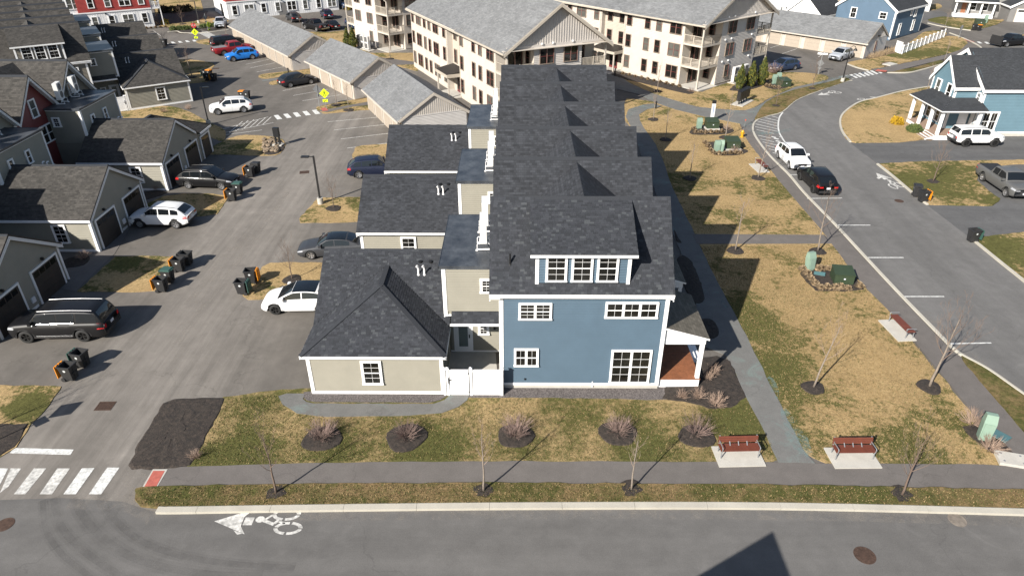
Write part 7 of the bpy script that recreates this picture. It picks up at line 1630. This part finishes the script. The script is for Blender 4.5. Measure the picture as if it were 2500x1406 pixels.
p = at(680, 356); h = hgt(680, 356, 314); o = thing('sign_pillar', 'black square sign pillar on a concrete base in the boulder bed', 'sign', (p.x, p.y, .04), R(-8)); b = MB(); b.box(-.5, .5, -.4, .4, 0, .14); b.build('concrete_pad', CONC, o); b = MB(); b.box(-.28, .28, -.18, .18, .9, h); b.build('panel', BLACK, o)
for x_ in (-.2, .2): b = MB(); b.box(x_ - .06, x_ + .06, -.08, .08, .14, .9); b.build('leg', BLACK, o)
HYD = mat('hydrant_yellow', (.50, .26, .012), .45); p = at(1811, 336); o = thing('fire_hydrant', 'yellow fire hydrant with a red-tipped marker flag', 'hydrant', (p.x, p.y, .03), 0); b = MB(); b.lathe([(.19, 0), (.19, .05), (.13, .07), (.13, .5), (.17, .52), (.16, .6), (.09, .72), (.03, .76), (.001, .78)], 14); b.build('barrel', HYD, o)
for sg in (-1, 1): b = MB(); b.tube([(0, 0, .42), (.22 * sg, 0, .42)], .065, 8); b.build('nozzle', HYD, o)
b = MB(); b.tube([(.04, .05, .6), (.1, .05, 1.75)], .012, 5); b.build('marker_rod', STEEL, o); b = MB(); b.lathe([(.001, 1.72), (.06, 1.74), (.06, 1.86), (.001, 1.88)], 8, 'z', (.1, .05, 0)); b.build('marker_tip', mat('marker_red', (.55, .08, .03), .5), o)
# heat pump bank and screens by the apartment blocks
def hp_bank(label, u, v, rz, n=3):
    p = at(u, v); o = thing('condenser_bank', label, 'heat pump', (p.x, p.y, .04), rz, 'condenser banks by the apartment blocks'); b = MB(); b.box(-.5, n * 1.15, -.5, .6, 0, .08); b.build('concrete_pad', CONC, o)
    for i in range(n):
        for k in (0, 1): b = MB(); b.box(-.35 + i * 1.1, .6 + i * 1.1, -.2, .2, .15 + k * .98, 1.1 + k * .98); c_ = b.build('condenser', HPW, o); g = MB(); g.box(-.28 + i * 1.1, .4 + i * 1.1, -.215, -.2, .25 + k * .98, 1.0 + k * .98); g.build('fan_grille', GRILL, c_)
    return o
hp_bank('stacked condensers behind the cone evergreens', 1790, 204, R(40)); hp_bank('stacked condensers at the top centre block', 878, 118, R(-45), 3)
p = at(1795, 215); o = thing('screen_fence', 'dark slatted screen behind the cone evergreens', 'screen', (p.x, p.y, .04), R(40)); sm_ = MB().box(-.06, .06, -.02, .02, .1, 2.1).mesh('slat', mat('grey_screen_slat', (.13, .125, .115), .7))
for i in range(30): link('slat', sm_, o, (i * .135, 0, 0))
b = MB(); b.box(-.06, 4.0, .02, .05, .4, .5); b.box(-.06, 4.0, .02, .05, 1.7, 1.8); split(b, 'rail', GRILL, o)
# ---- white yard fence by the slate blue house
a_ = at(2201, 134); b_ = at(2303, 93); d_ = b_ - a_; Lf = d_.length; o = thing('yard_fence', 'white rail fence of the yard by the slate blue house', 'fence', (a_.x, a_.y, .05), atan2(d_.y, d_.x)); npn = 10; st_ = Lf / npn
pm_ = MB(); pm_.box(-.07, .07, -.07, .07, 0, 1.35); pm_.box(-.09, .09, -.09, .09, 1.35, 1.4); pm_ = pm_.mesh('post', VINYL); rm_ = MB().box(.07, st_ - .07, -.025, .025, 0, .15).mesh('rail', VINYL); pk_ = MB().box(0, .16, -.012, .012, .2, .95).mesh('picket', VINYL)
for i in range(npn + 1):
    link('post', pm_, o, (i * st_, 0, 0))
    if i < npn:
        link('rail', rm_, o, (i * st_, 0, 1.1)); link('rail', rm_, o, (i * st_, 0, .08))
        for k in range(int((st_ - .14) / .2)): link('picket', pk_, o, (i * st_ + .1 + k * .2, 0, .02))
gate2 = thing('yard_gate', 'solid white panel gate between the long right garage and the yard fence', 'gate', (at(2183, 128).x, at(2183, 128).y, .05), atan2((at(2200, 134) - at(2183, 128)).y, (at(2200, 134) - at(2183, 128)).x)); bm_ = MB().box(0, .165, -.02, .02, 0, 1.7).mesh('board', VINYL)
for i in range(9): link('board', bm_, gate2, (i * .17, 0, 0))
# dry grass along the right garage gable
dg = MB(); rr_ = random.Random(8); aa, bb = at(2122, 142), at(2192, 121)
for i in range(900):
    q = aa.lerp(bb, rr_.random()) + Vector((rr_.uniform(-.5, .5), rr_.uniform(-.9, .3), 0)); az = rr_.uniform(0, 6.28); h_ = rr_.uniform(.3, .9); w_ = Vector((cos(az), sin(az), 0)) * .03; tip = Vector((rr_.uniform(-.3, .4), rr_.uniform(-.3, .3), h_)); dg.add([q - w_, q + w_, q + tip], [(0, 1, 2)])
dg.build('tall_dry_grass', STRAWM, kind='stuff')

# ================================================================ grass blades over the nearer lawns
BL = [mat('blade_pale', (.27, .20, .105), 1., spec=.0), mat('blade_straw', (.22, .16, .08), 1., spec=.0), mat('blade_brown', (.16, .115, .06), 1., spec=.0), mat('blade_olive', (.078, .08, .03), 1., spec=.0), mat('blade_green', (.05, .062, .018), 1.)]
def inside(x, y, pl):
    c = False; j = len(pl) - 1
    for i in range(len(pl)):
        xi, yi = pl[i]; xj, yj = pl[j]
        if (yi > y) != (yj > y) and x < (xj - xi) * (y - yi) / (yj - yi) + xi: c = not c
        j = i
    return c
def blades(px, n, z, green, seed, holes=(), size=(.025, .06)):
    pl = [(q.x, q.y) for q in P(*px)]; hl = [[(q.x, q.y) for q in P(*h)] for h in holes]; r = random.Random(seed); K = MB(); V = K.v; Fc = K.f; Mi = K.m
    x0, x1 = min(q[0] for q in pl), max(q[0] for q in pl); y0, y1 = min(q[1] for q in pl), max(q[1] for q in pl); area = (x1 - x0) * (y1 - y0)
    for i in range(n):
        x = r.uniform(x0, x1); y = r.uniform(y0, y1)
        if not inside(x, y, pl) or any(inside(x, y, h) for h in hl): continue
        g = green + .22 * sin(x * .9 + 2 * sin(y * .7)) * cos(y * 1.1 + x * .35)
        for (sx, sy, sr, sk) in SPOTS:
            d = hypot(x - sx, y - sy)
            if d < sr: g += sk * 1.6 * (1 - d / sr)
        k = 3 + (r.random() < .45) if r.random() < g else (0 if r.random() < .25 else (1 if r.random() < .7 else 2))
        a = r.uniform(0, 6.283); h = r.uniform(*size); w_ = r.uniform(.012, .026); cx, cy = cos(a) * w_, sin(a) * w_; o = len(V); t = r.uniform(-.04, .04)
        V.append((x - cx, y - cy, z)); V.append((x + cx, y + cy, z)); V.append((x + t - cy, y + t + cx, z + h)); Fc.append([o, o + 1, o + 2]); Mi.append(k)
    K.build('grass', BL, kind='stuff')
blades([(470, 1137), (520, 1045), (555, 975), (685, 965), (700, 1003), (800, 1020), (1000, 1018), (1090, 1010), (1150, 974), (1250, 974), (1610, 980), (1700, 994), (1785, 1002), (1825, 980), (1880, 1080), (1893, 1122), (1740, 1125), (1250, 1124), (900, 1126), (700, 1130)], 34000, .03, .38, 1, [[(1745, 1095), (1860, 1095), (1860, 1128), (1745, 1128)]])
blades([(345, 1196), (500, 1190), (900, 1185), (1250, 1184), (1900, 1189), (2500, 1200), (2700, 1204), (2700, 1250), (2500, 1242), (1875, 1230), (1250, 1230), (700, 1236), (395, 1242), (345, 1232)], 16000, .11, .55, 2)
blades([(1705, 600), (2032, 602), (2100, 694), (2180, 774), (2285, 905), (2375, 1018), (2400, 1090), (2400, 1132), (2022, 1131), (1962, 1098), (1893, 960), (1802, 780)], 60000, .03, .2, 3, [[(2018, 1098), (2132, 1098), (2132, 1132), (2018, 1132)], [(1955, 652), (2100, 652), (2112, 714), (1985, 712)]])
blades([(1545, 312), (1720, 290), (1804, 304), (1838, 366), (1908, 452), (2003, 570), (1692, 570), (1644, 462), (1600, 360)], 36000, .03, .14, 4)
